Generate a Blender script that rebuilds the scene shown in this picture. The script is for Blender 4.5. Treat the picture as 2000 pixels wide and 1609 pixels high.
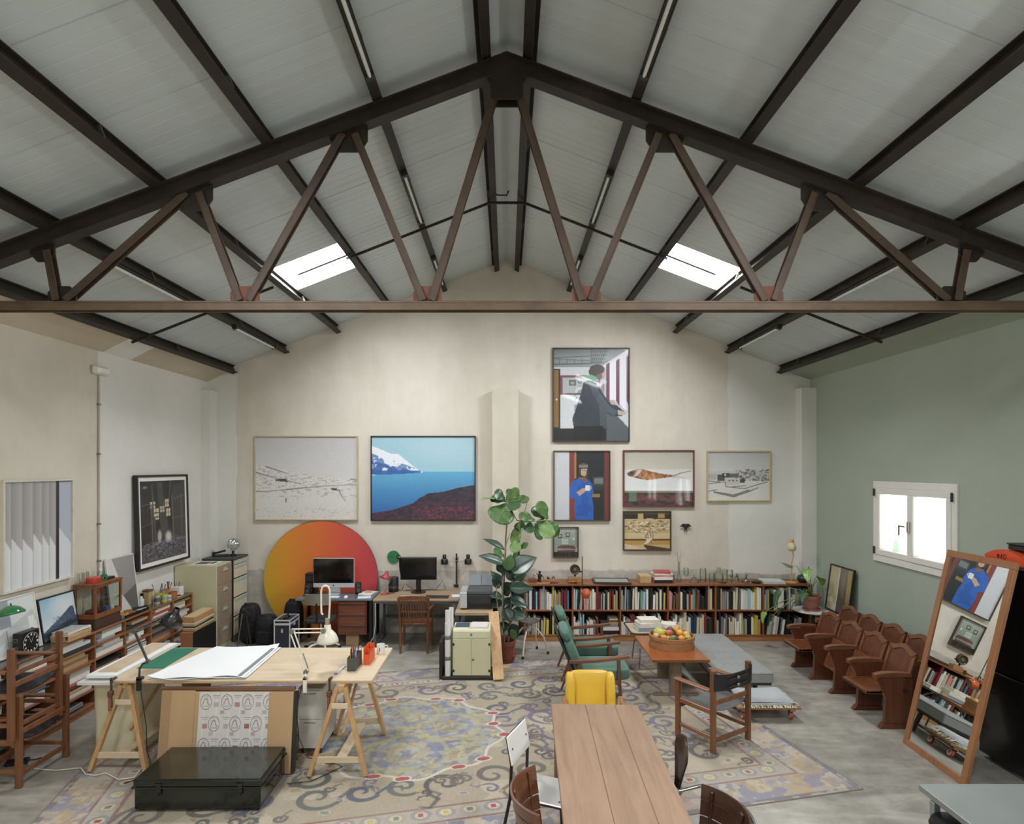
import bpy, math, random
import numpy as np
from mathutils import Matrix, Vector, Euler
# ---------------------------------------------------------------- clear, camera, world, exposure
for _o in list(bpy.data.objects): bpy.data.objects.remove(_o)
SC = bpy.context.scene
COL = SC.collection
F, HZ, VX, CH = 1200.0, 912.0, 990.0, 2.75          # focal length in px of the 2000 px frame, horizon, vanishing point, eye height
cam = bpy.data.cameras.new('camera'); camo = bpy.data.objects.new('camera', cam); COL.objects.link(camo)
cam.sensor_width = 36.0; cam.lens = F/2000*36.0
cam.shift_x = (1000-VX)/2000; cam.shift_y = (HZ-804.5)/2000
camo.location = (0, 0, CH); camo.rotation_euler = (math.pi/2, 0, 0); cam.clip_start = 0.05
SC.camera = camo
W = bpy.data.worlds.new('sky'); SC.world = W; W.use_nodes = True
W.node_tree.nodes['Background'].inputs[0].default_value = (.75, .85, 1, 1)
W.node_tree.nodes['Background'].inputs[1].default_value = 1.0
SC.view_settings.view_transform = 'Standard'; SC.view_settings.look = 'None'
SC.view_settings.gamma = 1.0; SC.view_settings.use_curve_mapping = False
SC.view_settings.exposure = 0.93
SC.cycles.max_bounces = 8; SC.cycles.diffuse_bounces = 5; SC.cycles.transparent_max_bounces = 12
SC.cycles.caustics_reflective = False; SC.cycles.caustics_refractive = False
SKY_L, WIN_L = 34.0, 9.0                              # radiance of the rooflights and of the frosted windows
XL, XR, YB, YR, WT = -4.97, 5.03, 10.2, -4.0, 4.17   # side walls, back wall, rear wall, wall top
RZ0, RS = 6.20, 0.39                                  # underside of roof at the ridge and its slope

def fl(px, py):                                       # floor point seen at a pixel of the photograph
    Y = F*CH/(py-HZ); return ((px-VX)*Y/F, Y)
def hz(px, py, z):                                    # point of the height z seen at a pixel
    Y = F*(CH-z)/(py-HZ); return ((px-VX)*Y/F, Y)

# ---------------------------------------------------------------- colour and material helpers
def lin(c):
    if isinstance(c, str):
        c = c.lstrip('#'); c = [int(c[i:i+2], 16)/255 for i in (0, 2, 4)]
    return tuple((x/12.92 if x <= .04045 else ((x+.055)/1.055)**2.4) for x in c[:3])
def rgba(c): return lin(c)+(1.0,)
def mixc(a, b, t):
    A = [int(a.lstrip('#')[i:i+2], 16) for i in (0, 2, 4)]; B = [int(b.lstrip('#')[i:i+2], 16) for i in (0, 2, 4)]
    return '#%02x%02x%02x' % tuple(int(x+(y-x)*t) for x, y in zip(A, B))
class N:                                              # small node-tree writer
    def __init__(s, name):
        s.m = bpy.data.materials.new(name); s.m.use_nodes = True; s.t = s.m.node_tree
        s.b = s.t.nodes['Principled BSDF']; s.out = s.t.nodes['Material Output']
    def n(s, typ, **k):
        o = s.t.nodes.new('ShaderNode'+typ)
        for a, v in k.items():
            if a.startswith('i_'):
                key = a[2:]; key = int(key) if key.isdigit() else key.replace('_', ' ')
                o.inputs[key].default_value = v
            else: setattr(o, a, v)
        return o
    def l(s, a, b): s.t.links.new(a, b)
    def co(s, scale=(1, 1, 1), kind='Object', rot=(0, 0, 0)):
        tc = s.n('TexCoord'); mp = s.n('Mapping'); mp.inputs['Scale'].default_value = scale; mp.inputs['Rotation'].default_value = rot
        s.l(tc.outputs[kind], mp.inputs[0]); return mp.outputs[0]
    def noise(s, vec, scale, detail=4, rough=.55, dist=0):
        o = s.n('TexNoise'); o.inputs['Scale'].default_value = scale; o.inputs['Detail'].default_value = detail
        o.inputs['Roughness'].default_value = rough; o.inputs['Distortion'].default_value = dist; s.l(vec, o.inputs['Vector']); return o.outputs[0]
    def ramp(s, fac, stops, interp='LINEAR'):
        o = s.n('ValToRGB'); r = o.color_ramp; r.interpolation = interp
        while len(r.elements) < len(stops): r.elements.new(.5)
        for e, (p, c) in zip(r.elements, stops): e.position = p; e.color = c if len(c) == 4 else tuple(c)+(1,)
        s.l(fac, o.inputs[0]); return o.outputs[0]
    def mix(s, fac, a, b, mode='MIX'):
        o = s.n('MixRGB', blend_type=mode)
        for i, v in ((0, fac), (1, a), (2, b)):
            if hasattr(v, 'is_linked'): s.l(v, o.inputs[i])
            else: o.inputs[i].default_value = v
        return o.outputs[0]
    def math(s, op, a, b=None, c=None):
        o = s.n('Math', operation=op)
        for i, v in enumerate((a, b, c)):
            if v is None: continue
            if hasattr(v, 'is_linked'): s.l(v, o.inputs[i])
            else: o.inputs[i].default_value = v
        return o.outputs[0]
    def bump(s, h, strength=.2, dist=.01):
        o = s.n('Bump'); o.inputs['Strength'].default_value = strength; o.inputs['Distance'].default_value = dist
        s.l(h, o.inputs['Height']); s.l(o.outputs[0], s.b.inputs['Normal'])
    def set(s, col=None, rough=None, metal=None, **k):
        for key, v in (('Base Color', col), ('Roughness', rough), ('Metallic', metal)):
            if v is None: continue
            if hasattr(v, 'is_linked'): s.l(v, s.b.inputs[key])
            else: s.b.inputs[key].default_value = v
        for a, v in k.items(): s.b.inputs[a.replace('_', ' ')].default_value = v
        return s.m
_MC = {}
def plain(c, rough=.5, metal=0.0, var=.12, sc=6.0, coat=0.0, bump=0.0):
    key = ('p', c, rough, metal, var, sc, coat, bump)
    if key in _MC: return _MC[key]
    w = N('paint_'+c.strip('#')); v = w.co()
    n = w.noise(v, sc, 5)
    a = rgba(c); d = tuple(x*(1-var) for x in a[:3])+(1,); b = tuple(min(1, x*(1+var)) for x in a[:3])+(1,)
    col = w.ramp(n, [(.25, d), (.75, b)])
    if bump: w.bump(w.noise(v, sc*12, 3), bump, .004)
    w.set(col, rough, metal, Coat_Weight=coat, Coat_Roughness=.08)
    _MC[key] = w.m; return w.m
def wood(c1, c2, rough=.45, axis='y', sc=1.0, coat=0.0):
    key = ('w', c1, c2, rough, axis, sc, coat)
    if key in _MC: return _MC[key]
    w = N('wood_'+c1.strip('#')); S = {'x': (1.2, 14, 14), 'y': (14, 1.2, 14), 'z': (14, 14, 1.2)}[axis]
    v = w.co(tuple(q*sc for q in S)); n = w.noise(v, 1.6, 6, .6, .8)
    v2 = w.co((2, 2, 2)); n2 = w.noise(v2, 1.5, 3)
    col = w.ramp(n, [(.28, rgba(c2)), (.5, rgba(mixc(c1, c2, .35))), (.72, rgba(c1))])
    col = w.mix(w.math('MULTIPLY', n2, .35), col, rgba(c2), 'MULTIPLY')
    w.bump(n, .08, .003); w.set(col, rough, Coat_Weight=coat, Coat_Roughness=.15)
    _MC[key] = w.m; return w.m
def fabric(c, rough=.9, var=.15, sc=180, bump=.25):
    key = ('f', c, rough, var, sc)
    if key in _MC: return _MC[key]
    w = N('cloth_'+c.strip('#')); v = w.co(); n = w.noise(v, sc, 2); n2 = w.noise(v, 5, 4)
    a = rgba(c); col = w.ramp(n2, [(.3, tuple(x*(1-var) for x in a[:3])+(1,)), (.7, tuple(min(1, x*(1+var)) for x in a[:3])+(1,))])
    w.bump(n, bump, .003); w.set(col, rough, Sheen_Weight=.15); _MC[key] = w.m; return w.m
def metal(c, rough=.3): return plain(c, rough, 1.0, .08, 9)
def glass_thin(tint='#f4f8f6', refl=1.0):
    key = ('g', tint, refl)
    if key in _MC: return _MC[key]
    w = N('clear_glass'); t = w.n('BsdfTransparent'); t.inputs[0].default_value = rgba(tint)
    g = w.n('BsdfGlossy'); g.inputs['Roughness'].default_value = .03; g.inputs[0].default_value = (1, 1, 1, 1)
    fr = w.n('LayerWeight'); fr.inputs[0].default_value = .25
    n = w.noise(w.co(), 3, 1); f = w.math('MULTIPLY', fr.outputs['Fresnel'], w.math('ADD', w.math('MULTIPLY', n, .1), refl*.9))
    mx = w.n('MixShader'); w.l(f, mx.inputs[0]); w.l(t.outputs[0], mx.inputs[1]); w.l(g.outputs[0], mx.inputs[2])
    w.l(mx.outputs[0], w.out.inputs[0]); w.t.nodes.remove(w.b); _MC[key] = w.m; return w.m
def printed(rough=.35, coat=.6, name='printed_picture'):
    key = ('v', rough, coat, name)
    if key in _MC: return _MC[key]
    w = N(name); a = w.n('Attribute', attribute_name='Col')
    w.set(a.outputs['Color'], rough, Coat_Weight=coat, Coat_Roughness=.03); _MC[key] = w.m; return w.m

# ---------------------------------------------------------------- mesh builder
def frame_of(d):
    d = Vector(d).normalized(); up = Vector((0, 0, 1)) if abs(d.z) < .95 else Vector((1, 0, 0))
    a = d.cross(up).normalized(); b = a.cross(d).normalized(); return a, b
class M:
    def __init__(s): s.v = []; s.f = []; s.k = []; s.cur = 0; s.X = None
    def _add(s, vs, fs):
        o = len(s.v)
        s.v += [tuple(s.X @ Vector(p)) if s.X is not None else tuple(p) for p in vs]
        s.f += [tuple(i+o for i in f) for f in fs]; s.k += [s.cur]*len(fs); return s
    def mi(s, i): s.cur = i; return s
    def at(s, X=None): s.X = X; return s
    def box(s, x0, x1, y0, y1, z0, z1):
        vs = [(x, y, z) for z in (z0, z1) for y in (y0, y1) for x in (x0, x1)]
        return s._add(vs, [(0, 2, 3, 1), (4, 5, 7, 6), (0, 1, 5, 4), (2, 6, 7, 3), (0, 4, 6, 2), (1, 3, 7, 5)])
    def cb(s, x0, x1, y0, y1, z0, z1, c=.004):         # box with chamfered edges
        c = min(c, (x1-x0)*.45, (y1-y0)*.45, (z1-z0)*.45)
        vs = []; idx = {}
        for a, X in enumerate((x0, x1)):
            for b, Y in enumerate((y0, y1)):
                for d, Z in enumerate((z0, z1)):
                    sx, sy, sz = (1-2*a)*c, (1-2*b)*c, (1-2*d)*c
                    for q, p in enumerate(((X, Y+sy, Z+sz), (X+sx, Y, Z+sz), (X+sx, Y+sy, Z))):
                        idx[a, b, d, q] = len(vs); vs.append(p)
        I = lambda a, b, d, q: idx[a, b, d, q]; fs = []
        for a in (0, 1):
            r = [I(a, 0, 0, 0), I(a, 0, 1, 0), I(a, 1, 1, 0), I(a, 1, 0, 0)]; fs.append(r if a == 0 else r[::-1])
            r = [I(0, a, 0, 1), I(1, a, 0, 1), I(1, a, 1, 1), I(0, a, 1, 1)]; fs.append(r if a == 0 else r[::-1])
            r = [I(0, 0, a, 2), I(0, 1, a, 2), I(1, 1, a, 2), I(1, 0, a, 2)]; fs.append(r if a == 0 else r[::-1])
        def quad(r, n):
            p = [Vector(vs[i]) for i in r]; nn = (p[1]-p[0]).cross(p[2]-p[0])
            fs.append(r if nn.dot(Vector(n)) > 0 else r[::-1])
        for a in (0, 1):
            for b in (0, 1):
                na, nb = 2*a-1, 2*b-1
                quad([I(a, b, 0, 0), I(a, b, 0, 1), I(a, b, 1, 1), I(a, b, 1, 0)], (na, nb, 0))
                quad([I(a, 0, b, 0), I(a, 0, b, 2), I(a, 1, b, 2), I(a, 1, b, 0)], (na, 0, nb))
                quad([I(0, a, b, 1), I(0, a, b, 2), I(1, a, b, 2), I(1, a, b, 1)], (0, na, nb))
                for d in (0, 1):
                    quad([I(a, b, d, 0), I(a, b, d, 1), I(a, b, d, 2)], (na, nb, 2*d-1))
        return s._add(vs, fs)
    def beam(s, p0, p1, w, h, up=(0, 0, 1), c=.003):    # rectangular bar from p0 to p1
        p0 = Vector(p0); p1 = Vector(p1); d = p1-p0; L = d.length; y = d.normalized(); u = Vector(up)
        if abs(y.dot(u)) > .98: u = Vector((1, 0, 0)) if abs(y.x) < .9 else Vector((0, 1, 0))
        x = y.cross(u).normalized(); z = x.cross(y).normalized()
        X = Matrix(((x.x, y.x, z.x, p0.x), (x.y, y.y, z.y, p0.y), (x.z, y.z, z.z, p0.z), (0, 0, 0, 1)))
        o = s.X; s.X = X if o is None else o @ X; s.cb(-w/2, w/2, 0, L, -h/2, h/2, c); s.X = o; return s
    def cyl(s, p0, p1, r0, r1=None, n=12, cap=True):
        r1 = r0 if r1 is None else r1; p0 = Vector(p0); p1 = Vector(p1); a, b = frame_of(p1-p0); vs = []
        for p, r in ((p0, r0), (p1, r1)):
            vs += [p+(a*math.cos(2*math.pi*i/n)+b*math.sin(2*math.pi*i/n))*r for i in range(n)]
        fs = [(i, n+i, n+(i+1) % n, (i+1) % n) for i in range(n)]
        if cap: fs += [tuple(range(n)), tuple(range(2*n-1, n-1, -1))]
        return s._add(vs, fs)
    def tube(s, pts, r, n=8, closed=False, cap=True):
        P = [Vector(p) for p in pts]; k = len(P); R = r if hasattr(r, '__len__') else [r]*k; vs = []; pa = None
        for i, p in enumerate(P):
            d = (P[(i+1) % k]-P[i-1]) if closed else (P[min(i+1, k-1)]-P[max(i-1, 0)])
            if pa is None: a, b = frame_of(d)
            else:
                d = d.normalized(); a = (pa-d*pa.dot(d)).normalized(); b = d.cross(a)*-1; b = a.cross(d).normalized()
            pa = a
            vs += [p+(a*math.cos(2*math.pi*j/n)+b*math.sin(2*math.pi*j/n))*R[i] for j in range(n)]
        fs = []
        for i in range(k if closed else k-1):
            o = i*n; q = ((i+1) % k)*n
            fs += [(o+j, q+j, q+(j+1) % n, o+(j+1) % n) for j in range(n)]
        if cap and not closed: fs += [tuple(range(n)), tuple(range(k*n-1, (k-1)*n-1, -1))]
        return s._add(vs, fs)
    def lathe(s, prof, n=20, c=(0, 0, 0), close=True):
        vs = []; fs = []; k = len(prof)
        for r, z in prof: vs += [(c[0]+r*math.cos(2*math.pi*i/n), c[1]+r*math.sin(2*math.pi*i/n), c[2]+z) for i in range(n)]
        for j in range(k-1): fs += [(j*n+i, j*n+(i+1) % n, (j+1)*n+(i+1) % n, (j+1)*n+i) for i in range(n)]
        if close:
            if prof[0][0] > 1e-5: fs.append(tuple(range(n-1, -1, -1)))
            if prof[-1][0] > 1e-5: fs.append(tuple(range((k-1)*n, k*n)))
        return s._add(vs, fs)
    def prism(s, poly, axis, a, b):                     # polygon (2D) extruded along an axis
        n = len(poly)
        P = {'x': lambda u, v, t: (t, u, v), 'y': lambda u, v, t: (u, t, v), 'z': lambda u, v, t: (u, v, t)}[axis]
        vs = [P(u, v, a) for u, v in poly]+[P(u, v, b) for u, v in poly]
        ar = sum(poly[i][0]*poly[(i+1) % n][1]-poly[(i+1) % n][0]*poly[i][1] for i in range(n))
        fs = [tuple(range(n-1, -1, -1)), tuple(range(n, 2*n))]+[(i, (i+1) % n, n+(i+1) % n, n+i) for i in range(n)]
        flip = (ar < 0) ^ (axis == 'y') ^ (b < a)
        if flip: fs = [f[::-1] for f in fs]
        return s._add(vs, fs)
    def sph(s, c, r, n=14, m=9, z0=-1.0, z1=1.0):
        r = r if hasattr(r, '__len__') else (r, r, r); vs = []; fs = []
        a0, a1 = math.asin(z0), math.asin(z1)
        for j in range(m+1):
            t = a0+(a1-a0)*j/m
            vs += [(c[0]+r[0]*math.cos(t)*math.cos(2*math.pi*i/n), c[1]+r[1]*math.cos(t)*math.sin(2*math.pi*i/n), c[2]+r[2]*math.sin(t)) for i in range(n)]
        for j in range(m): fs += [(j*n+i, j*n+(i+1) % n, (j+1)*n+(i+1) % n, (j+1)*n+i) for i in range(n)]
        return s._add(vs, fs)
    def pad(s, cx, cy, cz, sx, sy, sz, p=5.0, n=8, puff=.0):   # soft cushion: rounded box
        vs = []; fs = []; rows = 2*n; seg = 4*n
        for j in range(rows+1):
            t = -math.pi/2+math.pi*j/rows
            for i in range(seg):
                a = 2*math.pi*i/seg
                e = 2.0/p
                f = lambda w: math.copysign(abs(w)**e, w)
                vs.append((cx+sx/2*f(math.cos(t))*f(math.cos(a)), cy+sy/2*f(math.cos(t))*f(math.sin(a)), cz+sz/2*f(math.sin(t))))
        for j in range(rows): fs += [(j*seg+i, j*seg+(i+1) % seg, (j+1)*seg+(i+1) % seg, (j+1)*seg+i) for i in range(seg)]
        return s._add(vs, fs)
    def quad(s, a, b, c, d): return s._add([a, b, c, d], [(0, 1, 2, 3)])
    def sheet(s, fn, nu, nv, thick=0.0):                # surface fn(u,v), optionally with thickness
        P = [[Vector(fn(i/nu, j/nv)) for i in range(nu+1)] for j in range(nv+1)]
        vs = [p for r in P for p in r]; w = nu+1
        fs = [(j*w+i, j*w+i+1, (j+1)*w+i+1, (j+1)*w+i) for j in range(nv) for i in range(nu)]
        if thick:
            n0 = len(vs); nrm = []
            for j in range(nv+1):
                for i in range(nu+1):
                    du = P[j][min(i+1, nu)]-P[j][max(i-1, 0)]; dv = P[min(j+1, nv)][i]-P[max(j-1, 0)][i]
                    q = du.cross(dv); q = q.normalized() if q.length > 1e-9 else Vector((0, 0, 1)); nrm.append(q)
            vs += [p-q*thick for p, q in zip(vs[:n0], nrm)]
            fs += [tuple(n0+i for i in f[::-1]) for f in list(fs)]
            ring = [i for i in range(w)]+[j*w+nu for j in range(1, nv+1)]+[nv*w+i for i in range(nu-1, -1, -1)]+[j*w for j in range(nv-1, 0, -1)]
            for a, b in zip(ring, ring[1:]+ring[:1]): fs.append((b, a, n0+a, n0+b))
        return s._add(vs, fs)
    def mesh(s, name, mats, smooth=0):
        me = bpy.data.meshes.new(name); me.from_pydata(s.v, [], s.f)
        for m in (mats if isinstance(mats, (list, tuple)) else [mats]): me.materials.append(m)
        if max(s.k, default=0): me.polygons.foreach_set('material_index', s.k)
        if smooth:
            me.polygons.foreach_set('use_smooth', [True]*len(s.f))
            if smooth < 180: me.set_sharp_from_angle(angle=math.radians(smooth))
        me.update(); return me
def obj(name, mb, mats, parent=None, smooth=0, loc=None, rz=0, label=None):
    me = mb if isinstance(mb, bpy.types.Mesh) else mb.mesh(name, mats, smooth)
    o = bpy.data.objects.new(name, me); COL.objects.link(o)
    if parent is not None: o.parent = parent
    if loc is not None: o.location = loc
    if rz: o.rotation_euler = (0, 0, rz)
    if label: o['label'] = label
    return o
LABELS = {}
def tag(o, label=None, cat=None, group=None, kind=None):
    if label: o['label'] = label
    if cat: o['category'] = cat
    if group: o['group'] = group
    if kind: o['kind'] = kind
    return o
def thing(name, label, cat, loc=(0, 0, 0), rz=0, group=None):
    o = bpy.data.objects.new(name, None); COL.objects.link(o); o.location = loc; o.rotation_euler = (0, 0, rz); o.empty_display_size = .05
    return tag(o, label, cat, group)
def single(name, label, cat, mb, mats, loc=(0, 0, 0), rz=0, group=None, smooth=0):
    return tag(obj(name, mb, mats, None, smooth, loc, rz), label, cat, group)
def struct(name, mb, mats, parent=None, smooth=0):
    o = obj(name, mb, mats, parent, smooth); o['kind'] = 'structure'; return o
def dup(root, loc, rz, label, group=None):              # copy a thing with its parts and sub-parts
    def cp(o, par):
        c = o.copy(); COL.objects.link(c); c.parent = par
        for ch in list(o.children): cp(ch, c)
        return c
    r = cp(root, None); r.location = loc; r.rotation_euler = (0, 0, rz); r['label'] = label
    if group: r['group'] = group
    return r
# ---------------------------------------------------------------- setting: floor, walls, roof
def concrete_floor():
    w = N('polished_concrete'); v = w.co(); n = w.noise(v, .7, 6, .6, .4); n2 = w.noise(v, 5, 5, .65); n3 = w.noise(w.co((1, 4, 1), rot=(0, 0, .5)), 1.2, 5, .6, 1.5)
    col = w.ramp(n, [(.32, rgba('#66635a')), (.5, rgba('#8b877c')), (.68, rgba('#b3afa3'))])
    col = w.mix(w.math('MULTIPLY', n3, .5), col, w.ramp(n3, [(.35, rgba('#6d6a5f')), (.65, rgba('#cdc8bb'))]))
    col = w.mix(.25, col, w.ramp(n2, [(.35, rgba('#7b776b')), (.7, rgba('#d5d1c6'))]))
    w.bump(n2, .05, .004); w.set(col, w.ramp(n, [(.3, (.28,)*3), (.7, (.5,)*3)])); return w.m
def plaster(name, c, c2, cement=None, cz=1.05, streak=True):
    w = N(name); v = w.co(); n = w.noise(v, .55, 6, .6, .5); n2 = w.noise(v, 7, 5, .6)
    col = w.ramp(n, [(.32, rgba(c2)), (.52, rgba(mixc(c, c2, .4))), (.66, rgba(c))])
    col = w.mix(.18, col, w.ramp(n2, [(.3, rgba(c2)), (.7, rgba(c))]))
    if streak:
        n4 = w.noise(w.co((3, 3, .5)), 1.3, 5, .6); col = w.mix(w.math('MULTIPLY', n4, .35), col, w.ramp(n4, [(.4, rgba(c2)), (.62, rgba(c))]))
    if cement:
        tc = w.n('TexCoord'); sp = w.n('SeparateXYZ'); w.l(tc.outputs['Object'], sp.inputs[0])
        e = w.noise(w.co((2.2, 2.2, 2.2)), 2.0, 6, .7)
        h = w.math('ADD', sp.outputs[2], w.math('MULTIPLY', w.math('SUBTRACT', e, .5), .16))
        lo = w.ramp(w.math('SUBTRACT', h, cz-.5), [(.49, (1, 1, 1, 1)), (.51, (0, 0, 0, 1))])
        cm = w.ramp(n2, [(.3, rgba(mixc(cement, '#000000', .18))), (.7, rgba(cement))])
        col = w.mix(lo, col, cm)
    w.bump(n2, .12, .01); return w.set(col, .9)
floor_m = concrete_floor()
m_raw = plaster('raw_plaster', '#e5dfd2', '#cdc5b5', '#cdc8bb', 1.04)
m_rawl = plaster('raw_plaster_side', '#e0d9ca', '#c9c0ae')
m_white = plaster('white_plaster', '#e9e8e1', '#dcdbd3', None, 0, False)
m_whitec = plaster('white_plaster_cement', '#e9e8e1', '#dcdbd3', '#cdc8bb', .98, False)
m_green = plaster('sage_paint', '#aab4a4', '#a0ac9b', None, 0, False)
m_rear = plaster('rear_plaster', '#d9d4c6', '#cbc5b6', None, 0, False)
struct('floor', M().box(XL-.2, XR+.2, YR-.2, YB+.2, -.2, 0), floor_m)
def zr(x): return RZ0-RS*abs(x)
# back wall in one raw centre field and white ends, gable shaped
def gable(x0, x1, y0, y1):
    pts = [(x0, 0), (x1, 0), (x1, zr(x1)+.05)]
    if x0 < 0 < x1: pts.append((0, zr(0)+.05))
    pts.append((x0, zr(x0)+.05)); return M().prism(pts, 'y', y0, y1)
XW1, XW2 = -4.52, 3.70
wb = struct('wall_back', gable(XW1, XW2, YB, YB+.2), m_raw)
edge = random.Random(4)
def skim(x0, x1, jag, side):                             # thin white skim coat with a hand-trowelled edge
    zs = np.linspace(0, zr(jag)-.02, 26); e = [jag+edge.uniform(-.02, .02) for _ in zs]
    other = x1 if side == 'l' else x0
    pts = [(a, z) for a, z in zip(e, zs)]+[(other, zr(other)-.0), (other, 0)]
    return M().prism(pts, 'y', YB-.006, YB+.1)
struct('trim_1', gable(XL, XW1, YB+.002, YB+.2), m_white)
struct('trim_2', gable(XW2, XR, YB+.002, YB+.2), m_white)
struct('trim_3', skim(XL, 0, XW1+.03, 'r'), m_white)
struct('trim_4', skim(0, XR, XW2-.02, 'l'), m_whitec)
struct('wall_rear', gable(XL, XR, YR-.2, YR), m_rear)
YP = 7.46                                               # raw plaster / white paint boundary on the left wall
wl = struct('wall_left', M().box(XL-.2, XL, YR-.2, YP, 0, WT+.02), m_rawl)
struct('trim_5', M().box(XL-.2, XL+.004, YP, YB+.2, 0, WT), m_white)
struct('trim_6', M().box(XL, XL+.16, YB-.24, YB, 0, 4.0), m_white)             # corner pilasters
struct('trim_7', M().box(XR-.24, XR, YB-.22, YB, 0, 4.04), m_white)
struct('trim_8', M().cb(-.245, .195, YB-.2, YB, 0, 4.02, .012), m_rawl)         # pilaster in the middle of the back wall
# right wall with openings for the frosted windows
def wall_open(x0, x1, ya, yb, z0, z1, holes):
    mb = M(); y = ya
    for (h0, h1, b, t) in sorted(holes):
        mb.box(x0, x1, y, h0, z0, z1); mb.box(x0, x1, h0, h1, z0, b); mb.box(x0, x1, h0, h1, t, z1); y = h1
    return mb.box(x0, x1, y, yb, z0, z1)
WIN = (6.86, 8.36, 1.52, 2.52); WIN2 = (2.2, 3.7, 1.52, 2.52); WIN3 = (-1.6, -.1, 1.52, 2.52)
struct('wall_right', wall_open(XR, XR+.2, YR-.2, YB+.2, 0, 4.21, [WIN, WIN2, WIN3]), m_green)
struct('trim_9', M().cb(XR-.035, XR, 5.72, 5.86, 0, 4.2, .006), plain('#b9c4b4', .7))
# sloping boards between the wall tops and the eaves purlins
def soffit(sx, xw, zt, y0, y1, m, nm):
    xi = sx*4.62; zi = zr(xi)-.06; xo = xw+sx*.15
    zo = zt-(zi-zt)/abs(abs(xw)-4.62)*.15
    return struct(nm, M().prism([(xi, zi), (xo, zo), (xo, zo+.03), (xi, zi+.03)], 'y', y0, y1), m)
m_sof = plaster('soffit_plaster', '#cfc5b1', '#bcb19b', None, 0, False)
soffit(-1, XL, 4.16, YR, 7.55, m_sof, 'trim_10'); soffit(-1, XL, 4.16, 7.55, 8.1, m_white, 'trim_11'); soffit(-1, XL, 4.16, 8.1, YB, m_sof, 'trim_12')
soffit(1, XR, 4.2, YR, YB, m_green, 'trim_13')
# roof: insulated metal panels with shallow ribs, one object per panel
def panel_m():
    w = N('roof_panel_enamel'); v = w.co(); n = w.noise(v, .8, 4, .5); n2 = w.noise(w.co((.3, 8, 1)), 2, 4)
    col = w.ramp(n, [(.3, rgba('#c2cbcb')), (.7, rgba('#d0d9d9'))]); col = w.mix(.12, col, w.ramp(n2, [(.35, rgba('#b3bbb9')), (.65, rgba('#d9e0df'))]))
    return w.set(col, .42)
m_panel = panel_m()
ceil = thing('ceiling', None, None); ceil['kind'] = 'structure'
YE = [-4.0, -2.7, -1.8, -.8, .1, 1.0, 1.8, 2.7, 3.45, 4.2, 5.2, 6.25, 7.3, 8.2, 9.2, 10.2]
SKY = (1.98, 2.80)
def roof_panel(sx, xa, xb, y0, y1):
    gd = .0035 if y0 > 5 else .0014; n = max(2, round((y1-y0)/.112)); st = (y1-y0)/n; prof = [(y0, .012)]
    for i in range(n):
        c = y0+st*i; prof += [(c+.004, 0), (c+st-.012, 0), (c+st-.008, gd), (c+st-.004, gd)]
    prof += [(y1-.002, .012)]
    vs = []; fs = []
    for (y, d) in prof:
        for x in (xa, xb): vs.append((sx*x, y, zr(x)+d))
    for i in range(len(prof)-1):
        q = (2*i, 2*i+1, 2*i+3, 2*i+2); fs.append(q if sx < 0 else q[::-1])
    k = len(vs)
    for (y, x) in ((y0, xa), (y0, xb), (y1, xa), (y1, xb)): vs.append((sx*x, y, zr(x)+.06))
    t = (k, k+1, k+3, k+2); fs.append(t[::-1] if sx < 0 else t)
    mb = M(); mb._add(vs, fs); return obj('ceiling_panel', mb, m_panel, ceil)
for sx in (-1, 1):
    for y0, y1 in zip(YE, YE[1:]):
        if y0 in (7.3, 1.8, -2.7):
            roof_panel(sx, 0.1, SKY[0], y0, y1); roof_panel(sx, SKY[1], 5.3, y0, y1)
        else: roof_panel(sx, 0.1, 5.3, y0, y1)
for y0, y1 in ((-4, -1.6), (-1.6, .8), (.8, 3.2), (3.2, 5.6), (5.6, 7.05), (7.05, 8.6), (8.6, 10.2)):    # folded ridge caps
    obj('ridge_cap', M().prism([(-.2, zr(.2)-.012), (0, zr(0)-.012), (.2, zr(.2)-.012), (.2, zr(.2)+.06), (0, zr(0)+.06), (-.2, zr(.2)+.06)], 'y', y0+.002, y1-.002), m_panel, ceil)
def glow(name, c, L, paint=None):
    w = N(name); e = w.n('Emission'); e.inputs[1].default_value = L
    if paint is None:
        n = w.noise(w.co(), 2.0, 2); col = w.ramp(n, [(.3, rgba(mixc(c, '#ffffff', .3))), (.7, rgba(c))]); w.l(col, e.inputs[0])
    else: w.l(paint(w), e.inputs[0])
    w.l(e.outputs[0], w.out.inputs[0]); w.t.nodes.remove(w.b); return w.m
m_sky = glow('skylight_daylight', '#f6f9ff', SKY_L)
m_upvc = plain('#e4e2da', .4, 0, .04); m_dark = plain('#2b2926', .5)
k = 1
for y0, y1 in ((7.3, 8.2), (1.8, 2.7), (-2.7, -1.8)):
    for sx in (-1, 1):
        k += 1; t = thing('window_%d' % k, None, None); t['kind'] = 'structure'
        xa, xb = SKY; ym = (y0+y1)/2
        def pt(x, y, d=.05): return (sx*x, y, zr(x)+d)
        for ya, yb in ((y0+.01, ym-.008), (ym+.008, y1-.01)):
            q = [pt(xa+.01, ya), pt(xb-.01, ya), pt(xb-.01, yb), pt(xa+.01, yb)]; q = q if sx < 0 else q[::-1]
            obj('pane', M().quad(*q), m_sky, t)
        mb = M()
        for a, b in ((pt(xa, y0, .03), pt(xb, y0, .03)), (pt(xa, y1, .03), pt(xb, y1, .03)), (pt(xa, y0, .03), pt(xa, y1, .03)), (pt(xb, y0, .03), pt(xb, y1, .03))): mb.beam(a, b, .025, .06)
        obj('window_frame', mb, m_upvc, t)
        obj('glazing_bar', M().beam(pt(xa+.02, ym, .02), pt(xb-.16, ym, .015), .06, .03), plain('#6d6f6c', .5), t)
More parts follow.
